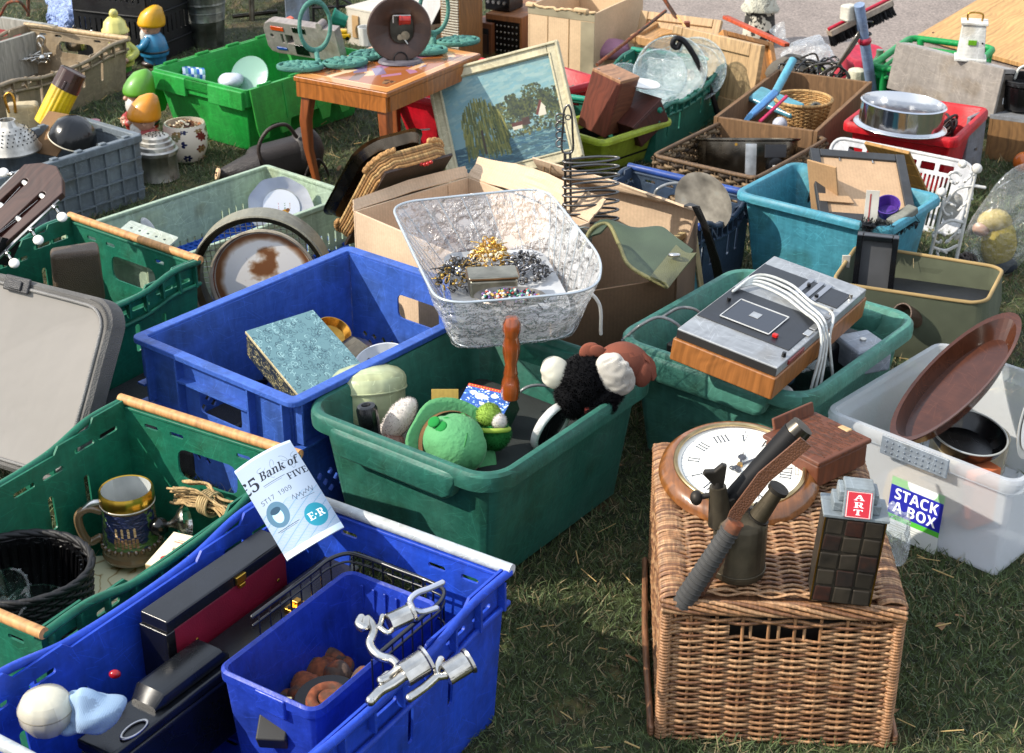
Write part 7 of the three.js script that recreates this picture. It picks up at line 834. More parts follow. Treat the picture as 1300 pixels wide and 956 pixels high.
  const cd = slab('cardboard_scrap', 'torn brown cardboard piece between flask and black bowl', 'cardboard', [-1.3,0.14,-3.992], [-1.212,0.14,-3.946], [-1.214,0.2,-4.046], .004); part(cd, 'card_sheet', [bx(cd.w * 1.2, .004, cd.l * 1.3, .001, 0, .002, 0)], M.cardD); const jl = thing('pink_lidded_jar', 'small jar with pink lid just behind the grey crate', 'jar', [-1.168,0.12,-4.171]); part(jl, 'jar_body', [cyl(.018, .018, .03, 0, .01, 0)], cer('#d9cfc0')); part(jl, 'lid', [cyl(.02, .019, .008, 0, .03, 0)], gloss('#b8405a'));
}
{
  const q = [-1.875,-5.103,-0.493,0.4,0.6], [x, z, a, w, l] = q; const o = openBox('white_wooden_crate', 'weathered pale blue wooden crate with red contents at top left corner', 'crate', q, .14, wood('#aeb4b4'), { t: .016, y0: .01 }); for (const s of [-1, 1]) part(o, 'rust_band', [cb(.03, .05, .004, w * .2 * s, .07, l / 2 + .002)], M.rust); const r = thing('red_cushion', 'red cloth cushion lying in the pale wooden crate', 'cushion', [x, .1, z], a); part(r, 'cushion_body', [lump(bx(w * .8, .06, l * .8, .02), .01, 18)], fab('#a8302a'));
  const f = thing('dark_iron_frame', 'thin dark iron curled frame standing in the pale wooden crate', 'iron frame', [-1.666,0.18,-5.256]), L = p => V(p).sub(f.position).toArray(); part(f, 'frame_bar', [bar(L([-1.657,0.18,-5.278]), L([-1.625,0.3,-5.223]), .006), tube([[-1.726,0.2,-5.196], [-1.67,0.26,-5.121], [-1.612,0.28,-5.058], [-1.617,0.22,-5.157]].map(L), .005, 30)], M.rust);
  const t = thing('blue_plastic_sheet', 'crumpled shiny blue plastic sheet on grass behind the beige crate', 'sheet', [0, 0, 0]); part(t, 'sheet', [sheet([[[-1.72,0.03,-5.702], [-1.608,0.02,-5.58], [-1.544,0.02,-5.649]], [[-1.729,0.08,-5.739], [-1.611,0.1,-5.632], [-1.583,0.07,-5.805]], [[-1.859,0.06,-6.163], [-1.793,0.05,-6.291], [-1.684,0.05,-6.263]]], .003, 30, 30, .09)], std('#8fa3d0', .25, { bumpMap: TX.crumple, bumpScale: .02 }));
  const wt = thing('white_folding_table', 'white plastic table corner on a metal leg at top edge', 'table', [-0.974,0,-5.944]); part(wt, 'table_top', [bx(.26, .02, .4, .008, -.02, .14, -.2, 0, -.3)], M.white); part(wt, 'leg', [bar([-.03, 0, .0], [-.03, .135, -.03], .011, 10)], metal('#6f6a60')); part(wt, 'leg', [bar([.06, .02, -.06], [-.1, .02, .02], .008, 8)], metal('#4a4640'));
}
// far middle: boxes and speakers
{
  const gp = thing('grey_cabinet', 'tall plain grey metal cabinet behind the iron ring bracket', 'cabinet', [-0.812,0,-5.822], .1); part(gp, 'cabinet_body', [bx(.085, .3, .12, .004, 0, .15, -.05)], plas('#8a97aa')); part(gp, 'blue_panel', [bx(.1, .12, .01, .003, .1, .17, -.07)], gloss('#1f57b8'));
  const rk = thing('black_metal_stand', 'black thin metal stand behind the brown disc', 'stand', [-0.652,0,-5.774]); part(rk, 'frame_bar', [bar([0, 0, 0], [0, .28, 0], .006), bar([-.1, 0, -.05], [-.09, .26, -.05], .005), tube([[-.12, .1, 0], [-.06, .14, 0], [0, .13, 0], [.07, .09, .02], [.1, .0, .03]], .005, 30), tube([[-.1, .2, 0], [-.03, .16, 0], [.05, .2, 0]], .005, 30), bar([-.1, .08, -.04], [.12, .1, 0], .006)], M.iron);
  const tp = thing('teal_plant_pot', 'small teal plastic pot lying behind the table', 'pot', [-0.593,0.1,-5.514]); tp.rotation.z = 1.2; part(tp, 'pot_body', [lathe([[0, 0], [.022, 0], [.03, .05], [.033, .05], [.033, .056], [.028, .056], [.02, .004], [0, .004]], 28)], plas('#1f8a70'));
  const wm = thing('white_mug', 'white mug standing in front of the black metal stand', 'mug', [-0.494,0.1,-5.207]); part(wm, 'mug_body', [lathe([[0, 0], [.026, 0], [.03, .06], [.027, .06], [.023, .004], [0, .004]], 28)], cer('#e6e4dc')); part(wm, 'handle', [torus(.018, .004, .034, .03, 0, 0, 0, 0, 20, 6)], cer('#e6e4dc'));
  const pb = [-0.436,-5.627,-0.653,0.224,0.248]; const o = openBox('white_printed_box', 'white cardboard carton with brown end flap behind the disc', 'carton', pb, .13, card('#d8d2c6'), { t: .004 }); part(o, 'lid_panel', [cb(pb[3] + .004, .006, pb[4] + .004, 0, .134, 0)], card('#dcd7ce')); part(o, 'brown_flap', [cb(.03, .08, .004, -pb[3] * .3, .07, pb[4] / 2 + .004)], M.cardA); part(o, 'printed_mark', [cb(.04, .0015, .016, 0, .138, .01), cb(.02, .0015, .01, .02, .138, -.05)], std('#2a2a30', .7));
  const pt = ctex(256, 256, c => { c.fillStyle = '#dfe2e8'; c.fillRect(0, 0, 256, 256); c.fillStyle = '#262a38'; c.fillRect(0, 60, 256, 70); c.font = 'bold 34px sans-serif'; c.fillText('EUREKA', 30, 172); c.fillStyle = '#4a403c'; c.fillRect(150, 205, 106, 51); });
  const ps = slab('printed_carton', 'white carton with a dark band and printed word behind the iron ring', 'carton', [-0.329,0.02,-5.405], [-0.192,0.02,-5.491], [-0.208,0.26,-5.235], .1); part(ps, 'carton_body', [bx(ps.w * 1.05, .098, ps.l, .002, 0, .049, 0)], card('#d5d6da')); part(ps, 'printed_face', [planeUV(ps.w * 1.03, ps.l * .99, 0, .0985, 0)], printM(pt, .5));
  const sp = (name, label, q, h, m, y0 = 0) => { const o = thing(name, label, 'speaker', [q[0], y0, q[1]], q[2]); part(o, 'cabinet_body', [bx(q[3], h, q[4], .003, 0, h / 2, 0)], m); if (!y0) addFoot(q); return o; };
  const s1 = [-0.173,-5.294,-0.55,0.082,0.141], a = sp('speaker_cabinet', 'tall brown speaker cabinet with ribbed cream grille behind the table', s1, .27, wood('#8a6238')); for (let k = 0; k < 26; k++) part(a, 'grille_slat', [bx(s1[3] * .84, .005, .006, .001, 0, .02 + k * .0092, s1[4] / 2 + .002)], plas('#cfc9b8'));
  const s2 = [-0.059,-5.509,-0.587,0.093,0.184], b = sp('wooden_cabinet', 'low brown wooden cabinet with dark open front', s2, .12, wood('#7a4a2a')); part(b, 'dark_opening', [cb(s2[3] * .8, .09, .004, -.004, .055, s2[4] / 2 + .001)], M.dark); part(b, 'drawer', [cb(s2[3] * .4, .07, .006, .01, .045, s2[4] / 2 + .002)], wood('#4a2c1c'));
  const s3 = [0.032,-5.519,-0.509,0.146,0.256], c = sp('wooden_cabinet', 'wide brown cabinet with black perforated front beside cardboard carton', s3, .15, wood('#8f5c30')); part(c, 'perforated_front', [cb(s3[3] * .9, .12, .004, 0, .07, s3[4] / 2 + .001)], M.black); part(c, 'hole', [...Array(40)].map((_, i) => sph(.0035, -s3[3] * .38 + (i % 8) * s3[3] * .108, .025 + Math.floor(i / 8) * .022, s3[4] / 2 + .004, [1, 1, .3], 0, 0, 0, 6)), M.alu, 'stuff');
  const am = thing('black_amplifier', 'black stereo amplifier on top of the wide brown cabinet', 'amplifier', [-0.028,0.152,-5.51], s3[2]); part(am, 'case', [bx(.1, .06, .1, .003, 0, .03, 0)], M.black); part(am, 'knob', [...Array(4)].map((_, i) => cyl(.006, .006, .006, -.036 + i * .022, .03, .052, PI / 2, 0, 0, 14)), M.steel);
  const ct = [0.255,-5.277,-0.523,0.251,0.368]; const k = openBox('large_cardboard_carton', 'large open cardboard carton with torn taped rim near the road', 'cardboard box', ct, .24, card('#e0c3a0'), { t: .006 }); part(k, 'packing_tape', [cb(ct[3] * 1.004, .026, .002, 0, .226, ct[4] / 2 + .0008), cb(.05, .2, .002, ct[3] * .4, .11, ct[4] / 2 + .0009)], std('#b0a488', .4, { map: TX.mottle })); part(k, 'torn_edge', [tube([...Array(24)].map((_, i) => [-ct[3] / 2 + i / 23 * ct[3], .24 + rr(-.004, .005), ct[4] / 2 + rr(-.003, .003)]), .005, 90, 5), lump(bx(.05, .012, .02, .004, ct[3] * .3, .246, ct[4] / 2), .004, 60), lump(bx(.03, .014, .02, .004, -ct[3] * .47, .244, ct[4] / 2), .005, 60)], card('#d8bc94')); part(k, 'seam', [cb(.003, .22, .0015, ct[3] * .12, .11, ct[4] / 2 + .0006), cb(.002, .22, .0015, -ct[3] * .2, .11, ct[4] / 2 + .0006)], card('#9c7c52'));
}
// painting, red and lime tubs
{
  const t = ctex(512, 512, (c, W, H) => {
    let k = 17; const r = () => { k = (k * 16807) % 2147483647; return k / 2147483647; }; const dab = (n, x0, x1, y0, y1, cols, L, wd, an) => { for (let i = 0; i < n; i++) { c.strokeStyle = cols[Math.floor(r() * cols.length)]; c.lineWidth = wd * (.5 + r()); c.globalAlpha = .5 + r() * .5; const x = x0 + r() * (x1 - x0), y = y0 + r() * (y1 - y0), a = an + (r() - .5) * .8, l = L * (.4 + r()); c.beginPath(); c.moveTo(x, y); c.lineTo(x + Math.cos(a) * l, y + Math.sin(a) * l); c.stroke(); } c.globalAlpha = 1; };
    c.fillStyle = '#86aebb'; c.fillRect(0, 0, W, H); dab(900, 0, W, 0, 300, ['#8ab2bb', '#7aa8b6', '#a0c0c4', '#7fb0c0', '#94b8bd'], 60, 14, -.2); c.fillStyle = '#2f5f7c'; c.fillRect(0, 370, W, 142); dab(700, 0, W, 370, 512, ['#3a6478', '#5a8a9a', '#2f566a', '#86aab0', '#3f6670'], 40, 6, .05);
    dab(900, 190, 512, 180, 370, ['#26382a', '#3f4f2a', '#5a6230', '#1f2e26', '#6f6f30'], 14, 9, 1.4); for (const [x, y, w, h] of [[400, 120, 46, 150], [470, 160, 40, 120], [300, 150, 22, 110], [345, 190, 40, 80]]) { c.save(); dab(260, x - w, x + w, y, y + h, ['#2a3a26', '#43502a', '#59602e', '#1c2a20'], 12, 8, 1.5); c.restore(); }
    c.fillStyle = '#e3ddd0'; c.fillRect(408, 262, 36, 40); c.beginPath(); c.moveTo(404, 264); c.lineTo(426, 222); c.lineTo(448, 264); c.fill(); c.fillStyle = '#6a2f28'; c.beginPath(); c.moveTo(396, 290); c.lineTo(426, 216); c.lineTo(434, 226); c.lineTo(406, 296); c.fill(); c.fillStyle = '#dcd6c8'; c.fillRect(282, 322, 44, 20); c.fillStyle = '#5a2a24'; c.fillRect(280, 304, 60, 20); c.fillStyle = '#43281f'; c.fillRect(330, 290, 34, 40);
    for (let i = 0; i < 520; i++) { const x = 60 + r() * 190, top = 120 + Math.pow(Math.abs(x - 145) / 100, 2) * 120; c.strokeStyle = ['#6f7630', '#8a8a3c', '#4a5426', '#a09a4a', '#59622c'][Math.floor(r() * 5)]; c.lineWidth = 3 + r() * 4; c.globalAlpha = .75; const y = top + r() * (400 - top); c.beginPath(); c.moveTo(x, y); c.lineTo(x + (x - 145) * .06, y + 26 + r() * 46); c.stroke(); } c.globalAlpha = 1; c.fillStyle = '#4a3a28'; c.fillRect(136, 300, 10, 130); });
  const o = slab('landscape_painting', 'framed oil painting of a willow and white cottage by a lake', 'painting', [-0.166,0.025,-3.951], [0.193,0.125,-3.938], [0.12,0.4,-4.108], .024), { w, l } = o, fm = paintM('#d8cda8'), F = .034;
  for (const s of [-1, 1]) { const v = part(o, 'frame_rail', [bx(F, .024, l, .003, s * (w / 2 - F / 2), .012, 0)], fm); part(v, 'moulding', [bx(.007, .008, l - .012, .002, s * (w / 2 - .006), .026, 0), bx(.005, .006, l - F * 2 + .01, .002, s * (w / 2 - F + .004), .024, 0)], fm); const u = part(o, 'frame_rail', [bx(w - 2 * F - .001, .0235, F, .003, 0, .012, s * (l / 2 - F / 2))], fm); part(u, 'moulding', [bx(w - .012, .008, .007, .002, 0, .0262, s * (l / 2 - .006)), bx(w - F * 2 + .01, .006, .005, .002, 0, .0242, s * (l / 2 - F + .004))], fm); }
  part(o, 'canvas', [planeUV(w - F * 2 + .002, l - F * 2 + .002, 0, .017, 0)], printM(t, .5, { color: '#cfcdc4', bumpMap: TX.dent, bumpScale: .001 })); part(o, 'backing', [cb(w - F * 2, .006, l - F * 2, 0, .01, 0)], M.cardD);
  const rq = [-0.16,-4.445,-0.621,0.214,0.448], rr2 = [0.131,-4.469,-0.836,0.198,0.226]; tub('red_tub', 'red plastic tub with pinkish rim between painting and brown wooden box', 'storage tub', rr2, .19, tplas('#e0142c', { transmission: .42 }), { r: .02, lip: .025, grip: false, tp: .05 }); tub('red_tub', 'red plastic tub standing under the side table left of painting', 'storage tub', rq, .2, plas('#d8122a'), { r: .03, lip: .02, grip: false, tp: .05 });
  const lg = thing('white_wire_tie', 'thin white cord tied across the red tub', 'cord', [-0.326,0.1,-4.162]), Lg = p => V(p).sub(lg.position).toArray(); part(lg, 'cord', [tube([[-0.326,0.1,-4.162], [-0.297,0.123,-4.162], [-0.231,0.132,-4.162]].map(Lg), .0025, 24)], M.whitepl);
  const lq = [0.281,-4.241,-0.796,0.22,0.308], lt = tub('lime_tub', 'lime green plastic tub holding brown wooden boxes', 'storage tub', lq, .13, tplas('#d4e84a', { transmission: .42 }), { r: .03, lip: .02, grip: false, tp: .04 });
  const b1 = slab('brown_wooden_box', 'brown wooden drawer box leaning in the lime tub', 'wooden box', [0.211,0.12,-4.258], [0.28,0.1,-4.205], [0.327,0.26,-4.188], .06); part(b1, 'front_board', [bx(b1.w * 1.1, .012, b1.l, .003, 0, .094, 0)], wood('#7a3f30')); part(b1, 'side_board', [bx(.008, .088, b1.l - .01, .002, -b1.w * .5, .045, 0)], wood('#7a4a34')); part(b1, 'side_board', [bx(.008, .088, b1.l - .01, .002, b1.w * .5, .045, 0)], wood('#7a4a34')); part(b1, 'top_board', [bx(b1.w * 1.1, .1, .01, .002, 0, .05, -b1.l / 2)], wood('#b58a6a')); part(b1, 'screw', [-1, 1].map(s => cyl(.003, .003, .004, s * b1.w * .4, .09, -b1.l / 2 - .005, PI / 2)), M.steel);
  const b2 = slab('dark_wooden_box', 'dark brown wooden box with white saucer on it in the lime tub', 'wooden box', [0.268,0.14,-4.239], [0.33,0.14,-4.166], [0.384,0.2,-4.269], .08); part(b2, 'box_body', [bx(b2.w * 1.2, .074, b2.l, .004, 0, .037, 0)], wood('#4a241c')); part(b2, 'lid_panel', [bx(b2.w * 1.22, .006, b2.l + .006, .002, 0, .077, 0)], wood('#54291f')); const sc = thing('white_saucer', 'white china saucer resting on the dark wooden box in lime tub', 'saucer', [0.368,0.22,-4.279]); sc.rotation.z = -.1; part(sc, 'saucer_body', [lathe([[0, 0], [.025, 0], [.05, .008], [.052, .01], [.05, .011], [.024, .004], [0, .004]], 40)], cer('#e9e6df')); const bk = thing('black_tray', 'black plastic tray in the bottom of the lime tub', 'tray', [lq[0], .04, lq[1]], lq[2]); part(bk, 'tray_body', [tubGeo(lq[3] * .7, lq[4] * .7, .02, [[.012, 0], [0, .06], [.004, .062], [.014, .006]])], M.matblack);
}
// mesh crate with glassware
{
  const q = [0.401,-4.554,-0.475,0.314,0.566], [x, z, a, w, l] = q; baleTray('teal_green_crate', 'teal green stacking crate heaped with clear glass bowls', 'crate', q, .17, plas('#2f7a68'), plas('#1f9a80'));
  const at = (u, y, v) => V(u, y, v).applyAxisAngle(V(0, 1, 0), a).add(V(x, 0, z)).toArray(), gl = clear('#f3f8f8', .1, { transmission: .86, bumpMap: TX.crumple, bumpScale: .012 });
  const bowl = (lab, p, r, h, rot) => { const o = thing('glass_bowl', lab, 'glass bowl', p); o.rotation.set(...rot); part(o, 'bowl_body', [lathe([[0, 0], [r * .5, 0], [r * .8, h * .35], [r, h], [r * .96, h], [r * .74, h * .38], [r * .46, .006], [0, .006]], 48), torus(r * .98, .003, 0, h, 0, PI / 2, 0, 0, 48, 6), torus(r * .8, .002, 0, h * .4, 0, PI / 2, 0, 0, 48, 6)], gl); };
  bowl('large round clear glass bowl on its side at top of the crate', at(.05, .15, -.1), .11, .07, [1.0, 0, .2]); bowl('wide clear glass dish leaning at the left of the crate', at(-.02, .12, .05), .1, .04, [.5, .2, -.5]); bowl('clear glass platter standing at the right of the glass heap', at(.1, .16, -.16), .1, .03, [1.2, -.3, .3]); bowl('square looking clear glass dish in the middle of the heap', at(.05, .17, .02), .08, .05, [.9, .5, 0]);
  const ha = slab('glass_photo_panel', 'clear glass panel standing among the glass bowls', 'glass panel', [0.398,0.16,-4.486], [0.499,0.16,-4.421], [0.508,0.25,-4.419], .004); part(ha, 'pane', [bx(ha.w, .004, ha.l, .001, 0, .002, 0)], gl); const ck = thing('bread_basket_hoop', 'tan wooden hoop handle behind the glass bowls', 'hoop', at(-.02, .16, -.22)); part(ck, 'hoop', [torus(.09, .005, 0, 0, 0, .1, .3, 0, 40, 7)], wood('#b98a4a')); const pk = thing('pink_cloth', 'pink cloth lying behind the teal green crate', 'cloth', [0.324,0.1,-5.145]); part(pk, 'cloth', [lump(sph(.06, 0, 0, 0, [1.2, .6, 1]), .016, 26)], fab('#b8849a'));
  const hk = thing('iron_hook_rod', 'black wrought iron rod with curled top standing before the crate', 'iron rod', [0.623,0.03,-4.592]), L = p => V(p).sub(hk.position).toArray(); part(hk, 'rod', [tube([[0.633,0.035,-4.592], [0.607,0.11,-4.592], [0.572,0.183,-4.592], [0.535,0.246,-4.592], [0.508,0.275,-4.592], [0.489,0.277,-4.592], [0.483,0.258,-4.592], [0.497,0.249,-4.592], [0.504,0.263,-4.592]].map(L), .0085, 70, 8)], M.iron); part(hk, 'foot', [bar(L([0.622,0.055,-4.592]), L([0.648,0.025,-4.592]), .007)], M.iron);
  const rd = thing('thin_metal_rod', 'long thin rusty metal rod lying across the crate', 'rod', [0.371,0.22,-4.805]), R = p => V(p).sub(rd.position).toArray(); part(rd, 'rod', [bar(R([0.259,0.19,-4.62]), R([0.499,0.26,-5.012]), .006), bar(R([0.506,0.26,-5.235]), R([0.577,0.16,-5.205]), .007)], M.rust);
}
// wooden panels and drawers by the road
{
  const fb = (name, label, A, B, C, th, m, F = .03) => { const o = slab(name, label, 'wooden panel', A, B, C, th), { w, l } = o; for (const s of [-1, 1]) { part(o, 'rail', [bx(F, th, l, .003, s * (w / 2 - F / 2), th / 2, 0)], m); part(o, 'rail', [bx(w - 2 * F - .002, th * .96, F, .003, 0, th / 2, s * (l / 2 - F / 2))], m); } part(o, 'panel_board', [cb(w - F * 2 + .004, th * .4, l - F * 2 + .004, 0, th * .35, 0)], m); return o; };
  fb('cupboard_door', 'pale wooden framed cupboard door leaning behind the glass crate', [0.486,0.03,-4.845], [0.73,0.03,-4.592], [0.754,0.25,-4.614], .022, wood('#c8ac84'), .04); fb('cupboard_door', 'pale wooden framed panel lying beside the large carton', [0.404,0.04,-5.206], [0.663,0.04,-5.068], [0.672,0.2,-5.152], .02, wood('#cdb088'), .028); fb('cupboard_door', 'orange brown wooden drawer front leaning near the road', [0.696,0.09,-4.853], [0.877,0.03,-4.917], [0.882,0.14,-5.064], .03, wood('#c48a48'), .02);
  const e = slab('wooden_plank', 'narrow orange wooden plank lying on top of the drawer front', 'plank', [0.677,0.23,-5.072], [0.842,0.205,-4.805], [0.869,0.205,-4.883], .012); part(e, 'plank_body', [bx(e.w, .012, .022, .002, 0, .006, 0)], wood('#c0502a')); const p2 = fb('wooden_tray', 'flat tan wooden frame lying on the pile by the carton', [0.393,0.16,-5.099], [0.567,0.15,-4.995], [0.681,0.16,-5.205], .03, wood('#c9a070'), .02); const st = thing('wooden_stick', 'thin tan wooden stick resting on the cupboard doors', 'stick', [0.541,0.22,-5.028]), L = p => V(p).sub(st.position).toArray(); part(st, 'stick', [bar(L([0.549,0.22,-5.113]), L([0.588,0.2,-4.748]), .004)], M.pine); const bb = thing('brown_wooden_block', 'small dark brown block standing on the wooden frame', 'block', [0.572,0.2,-5.024]); part(bb, 'block_body', [bx(.018, .045, .02, .002)], M.mahog);
}
// mottled ornament, bag, cables, hoover, brush by the road
{
  const o = thing('mottled_stone_ornament', 'mottled black and white stone ornament with ruffled pale top near the road', 'ornament', [0.895,0,-5.567]), st = std('#d9d7cf', .9, { bumpMap: TX.dent, bumpScale: .01, map: dtex(256, (u, v) => { const t = fbm(u, v, 14, 4, 401) > .52 ? .85 : .22; return [t, t * .98, t * .93]; }, true, 4) }); part(o, 'column', [lump(lathe([[0, 0], [.062, 0], [.06, .06], [.05, .14], [.045, .17], [0, .17]], 36), .006, 50)], st); part(o, 'ruffled_top', [lump(lathe([[.066, .128], [.07, .14], [.058, .16], [.05, .21], [.04, .26], [0, .27]], 40), .012, 36)], std('#cfcdbb', .95, { map: TX.mottle, bumpMap: TX.crumple, bumpScale: .01 }));
  const b = thing('clear_plastic_bag', 'knotted clear plastic bag of small coloured things on the road', 'plastic bag', [1.006,0,-5.172]); part(b, 'bag', [warp(new THREE.SphereGeometry(1, 36, 26), v => { v.multiplyScalar(1 + n3(v, 3, 6) * .22); v.set(v.x * .085, v.y * .07 + .06, v.z * .07); }), T(lathe([[.012, 0], [.006, .02], [.022, .05], [.03, .07]], 14), -.075, .11, 0, 0, 0, .6)], M.poly); const cc = ['#c9a02a', '#b8342a', '#3f6a9a', '#7a8a3a'].map(c => gloss(c)); const tl = thing('coloured_toys', 'small coloured plastic toys inside the knotted bag', 'toys', [0.992,0.02,-5.101]); cc.forEach((m, i) => part(tl, 'toy', [...Array(7)].map(() => lump(sph(rr(.01, .018), rr(-.05, .05), rr(0, .05), rr(-.03, .04)), .003, 80)), m, 'stuff'));
  const cb_ = thing('cable_tangle', 'tangle of black and grey cables behind the wooden crate', 'cables', [0.938,0.1,-4.711]), cs = [[], []]; for (let k = 0; k < 16; k++) { const c = [rr(-.07, .07), rr(-.02, .05), rr(-.03, .03)], R = rr(.03, .06); cs[k % 2].push(tube([...Array(7)].map((_, i) => { const t = i / 7 * PI * 2; return [c[0] + Math.cos(t) * R * rr(.7, 1.2), c[1] + Math.sin(t) * R * rr(.5, .9), c[2] + rr(-.03, .03)]; }), .0035, 50, 5, true)); } part(cb_, 'cable', cs[0], gloss('#4a453c'), 'stuff'); part(cb_, 'cable', cs[1], gloss('#2a2a2c'), 'stuff');
  const h = thing('blue_vacuum_tube', 'pale blue plastic vacuum tube with pink collar leaning by the wooden crate', 'tube', [1.135,0.03,-4.775]), L = p => V(p).sub(h.position).toArray(), t0 = L([1.14,0.05,-4.76]), t1 = L([1.05,0.36,-4.674]); part(h, 'tube', [bar(t0, t1, .0165, 20)], gloss('#93abd0')); const mid = V(t0).lerp(V(t1), .62); part(h, 'collar', [sph(.022, mid.x, mid.y, mid.z, [1, .8, 1])], gloss('#c8344e')); part(h, 'black_band', [sph(.021, mid.x + .001, mid.y + .02, mid.z - .004, [1, .35, 1])], M.black); part(h, 'cord', [0, 1, 2].map(k => tube([[mid.x - .005, mid.y + .06, mid.z], [mid.x - .03, mid.y + .02 - k * .01, mid.z + .02], [mid.x - .09, mid.y - .09, mid.z + .02], [mid.x - .13 - k * .01, mid.y - .16, mid.z + .02]], .004, 40, 6)), gloss('#5a554c')); part(h, 'cord_loop', [torus(.021, .004, mid.x, mid.y + .055, mid.z - .012, PI / 2 - .2, 0, 0, 24, 6)], M.black);
  const br = thing('floor_brush', 'long floor brush head with black bristles and red edge beside the blue tube', 'brush', [1.069,0.3,-4.703]), B = p => V(p).sub(br.position).toArray(), e0 = B([0.976,0.26,-4.726]), e1 = B([1.178,0.34,-4.801]), c = V(e0).add(V(e1)).multiplyScalar(.5), dd = V(e1).sub(V(e0)), bg = bx(dd.length(), .022, .03, .004); bg.applyQuaternion(new THREE.Quaternion().setFromUnitVectors(V(1, 0, 0), dd.clone().normalize())); bg.translate(c.x, c.y, c.z); part(br, 'brush_block', [bg], plas('#bfae9c')); part(br, 'red_edge', [bar(V(e0).add(V(-.004, .014, .008)).toArray(), V(e1).add(V(-.004, .014, .008)).toArray(), .006)], gloss('#c01f38')); part(br, 'bristle', [...Array(900)].map(() => { const p = V(e0).addScaledVector(dd, rnd()).add(V(rr(0, .004), -.01, rr(-.012, .014))); return bar(p.toArray(), p.clone().add(V(.012 + rr(-.005, .005), -.03, rr(-.006, .006))).toArray(), .0013, 3); }), M.matblack, 'stuff');
  const wbk = thing('white_plastic_block', 'white plastic block behind the brush head', 'block', [1.027,0.33,-4.699], .6); part(wbk, 'block_body', [bx(.045, .05, .04, .008)], plas('#d8d4c6')); const rb = thing('red_plastic_bucket', 'red plastic bucket lying on the road behind the vacuum tube', 'bucket', [1.204,0,-5.172]); rb.rotation.set(.2, .3, .1); part(rb, 'bucket_body', [lathe([[0, .09], [.06, .09], [.066, .08], [.074, 0], [.07, 0], [.056, .082], [0, .084]], 36)], plas('#c0304a')); const rc = thing('red_fabric', 'crumpled red cloth beside the white cup on the road', 'cloth', [1.099,0.02,-5.025]); part(rc, 'cloth', [lump(sph(.05, 0, .03, 0, [.7, 1.1, .6]), .014, 40)], fab('#c23a4a')); const wc = thing('white_plastic_cup', 'upturned cream plastic cup beside the pale blue tube', 'cup', [1.118,0.03,-4.917]); part(wc, 'cup_body', [lathe([[.036, 0], [.038, .004], [.027, .06], [.02, .064], [0, .065]], 32)], plas('#d9d5bc')); const gb = thing('green_glass_bottle', 'green tinted bottle standing beside the green crate', 'bottle', [1.202,0,-4.983]); part(gb, 'bottle_body', [lathe([[0, 0], [.028, 0], [.03, .06], [.024, .1], [.012, .12], [.012, .14], [0, .14]], 28)], std('#6f9a78', .15, { transmission: .6, thickness: 0 })); const sk = thing('grey_sack', 'grey cloth sack slumped behind the drawer front', 'sack', [0.904,0.03,-4.953]); part(sk, 'sack_body', [lump(sph(.075, 0, .04, 0, [1.1, .8, .8]), .014, 24)], fab('#6a655c'));
}
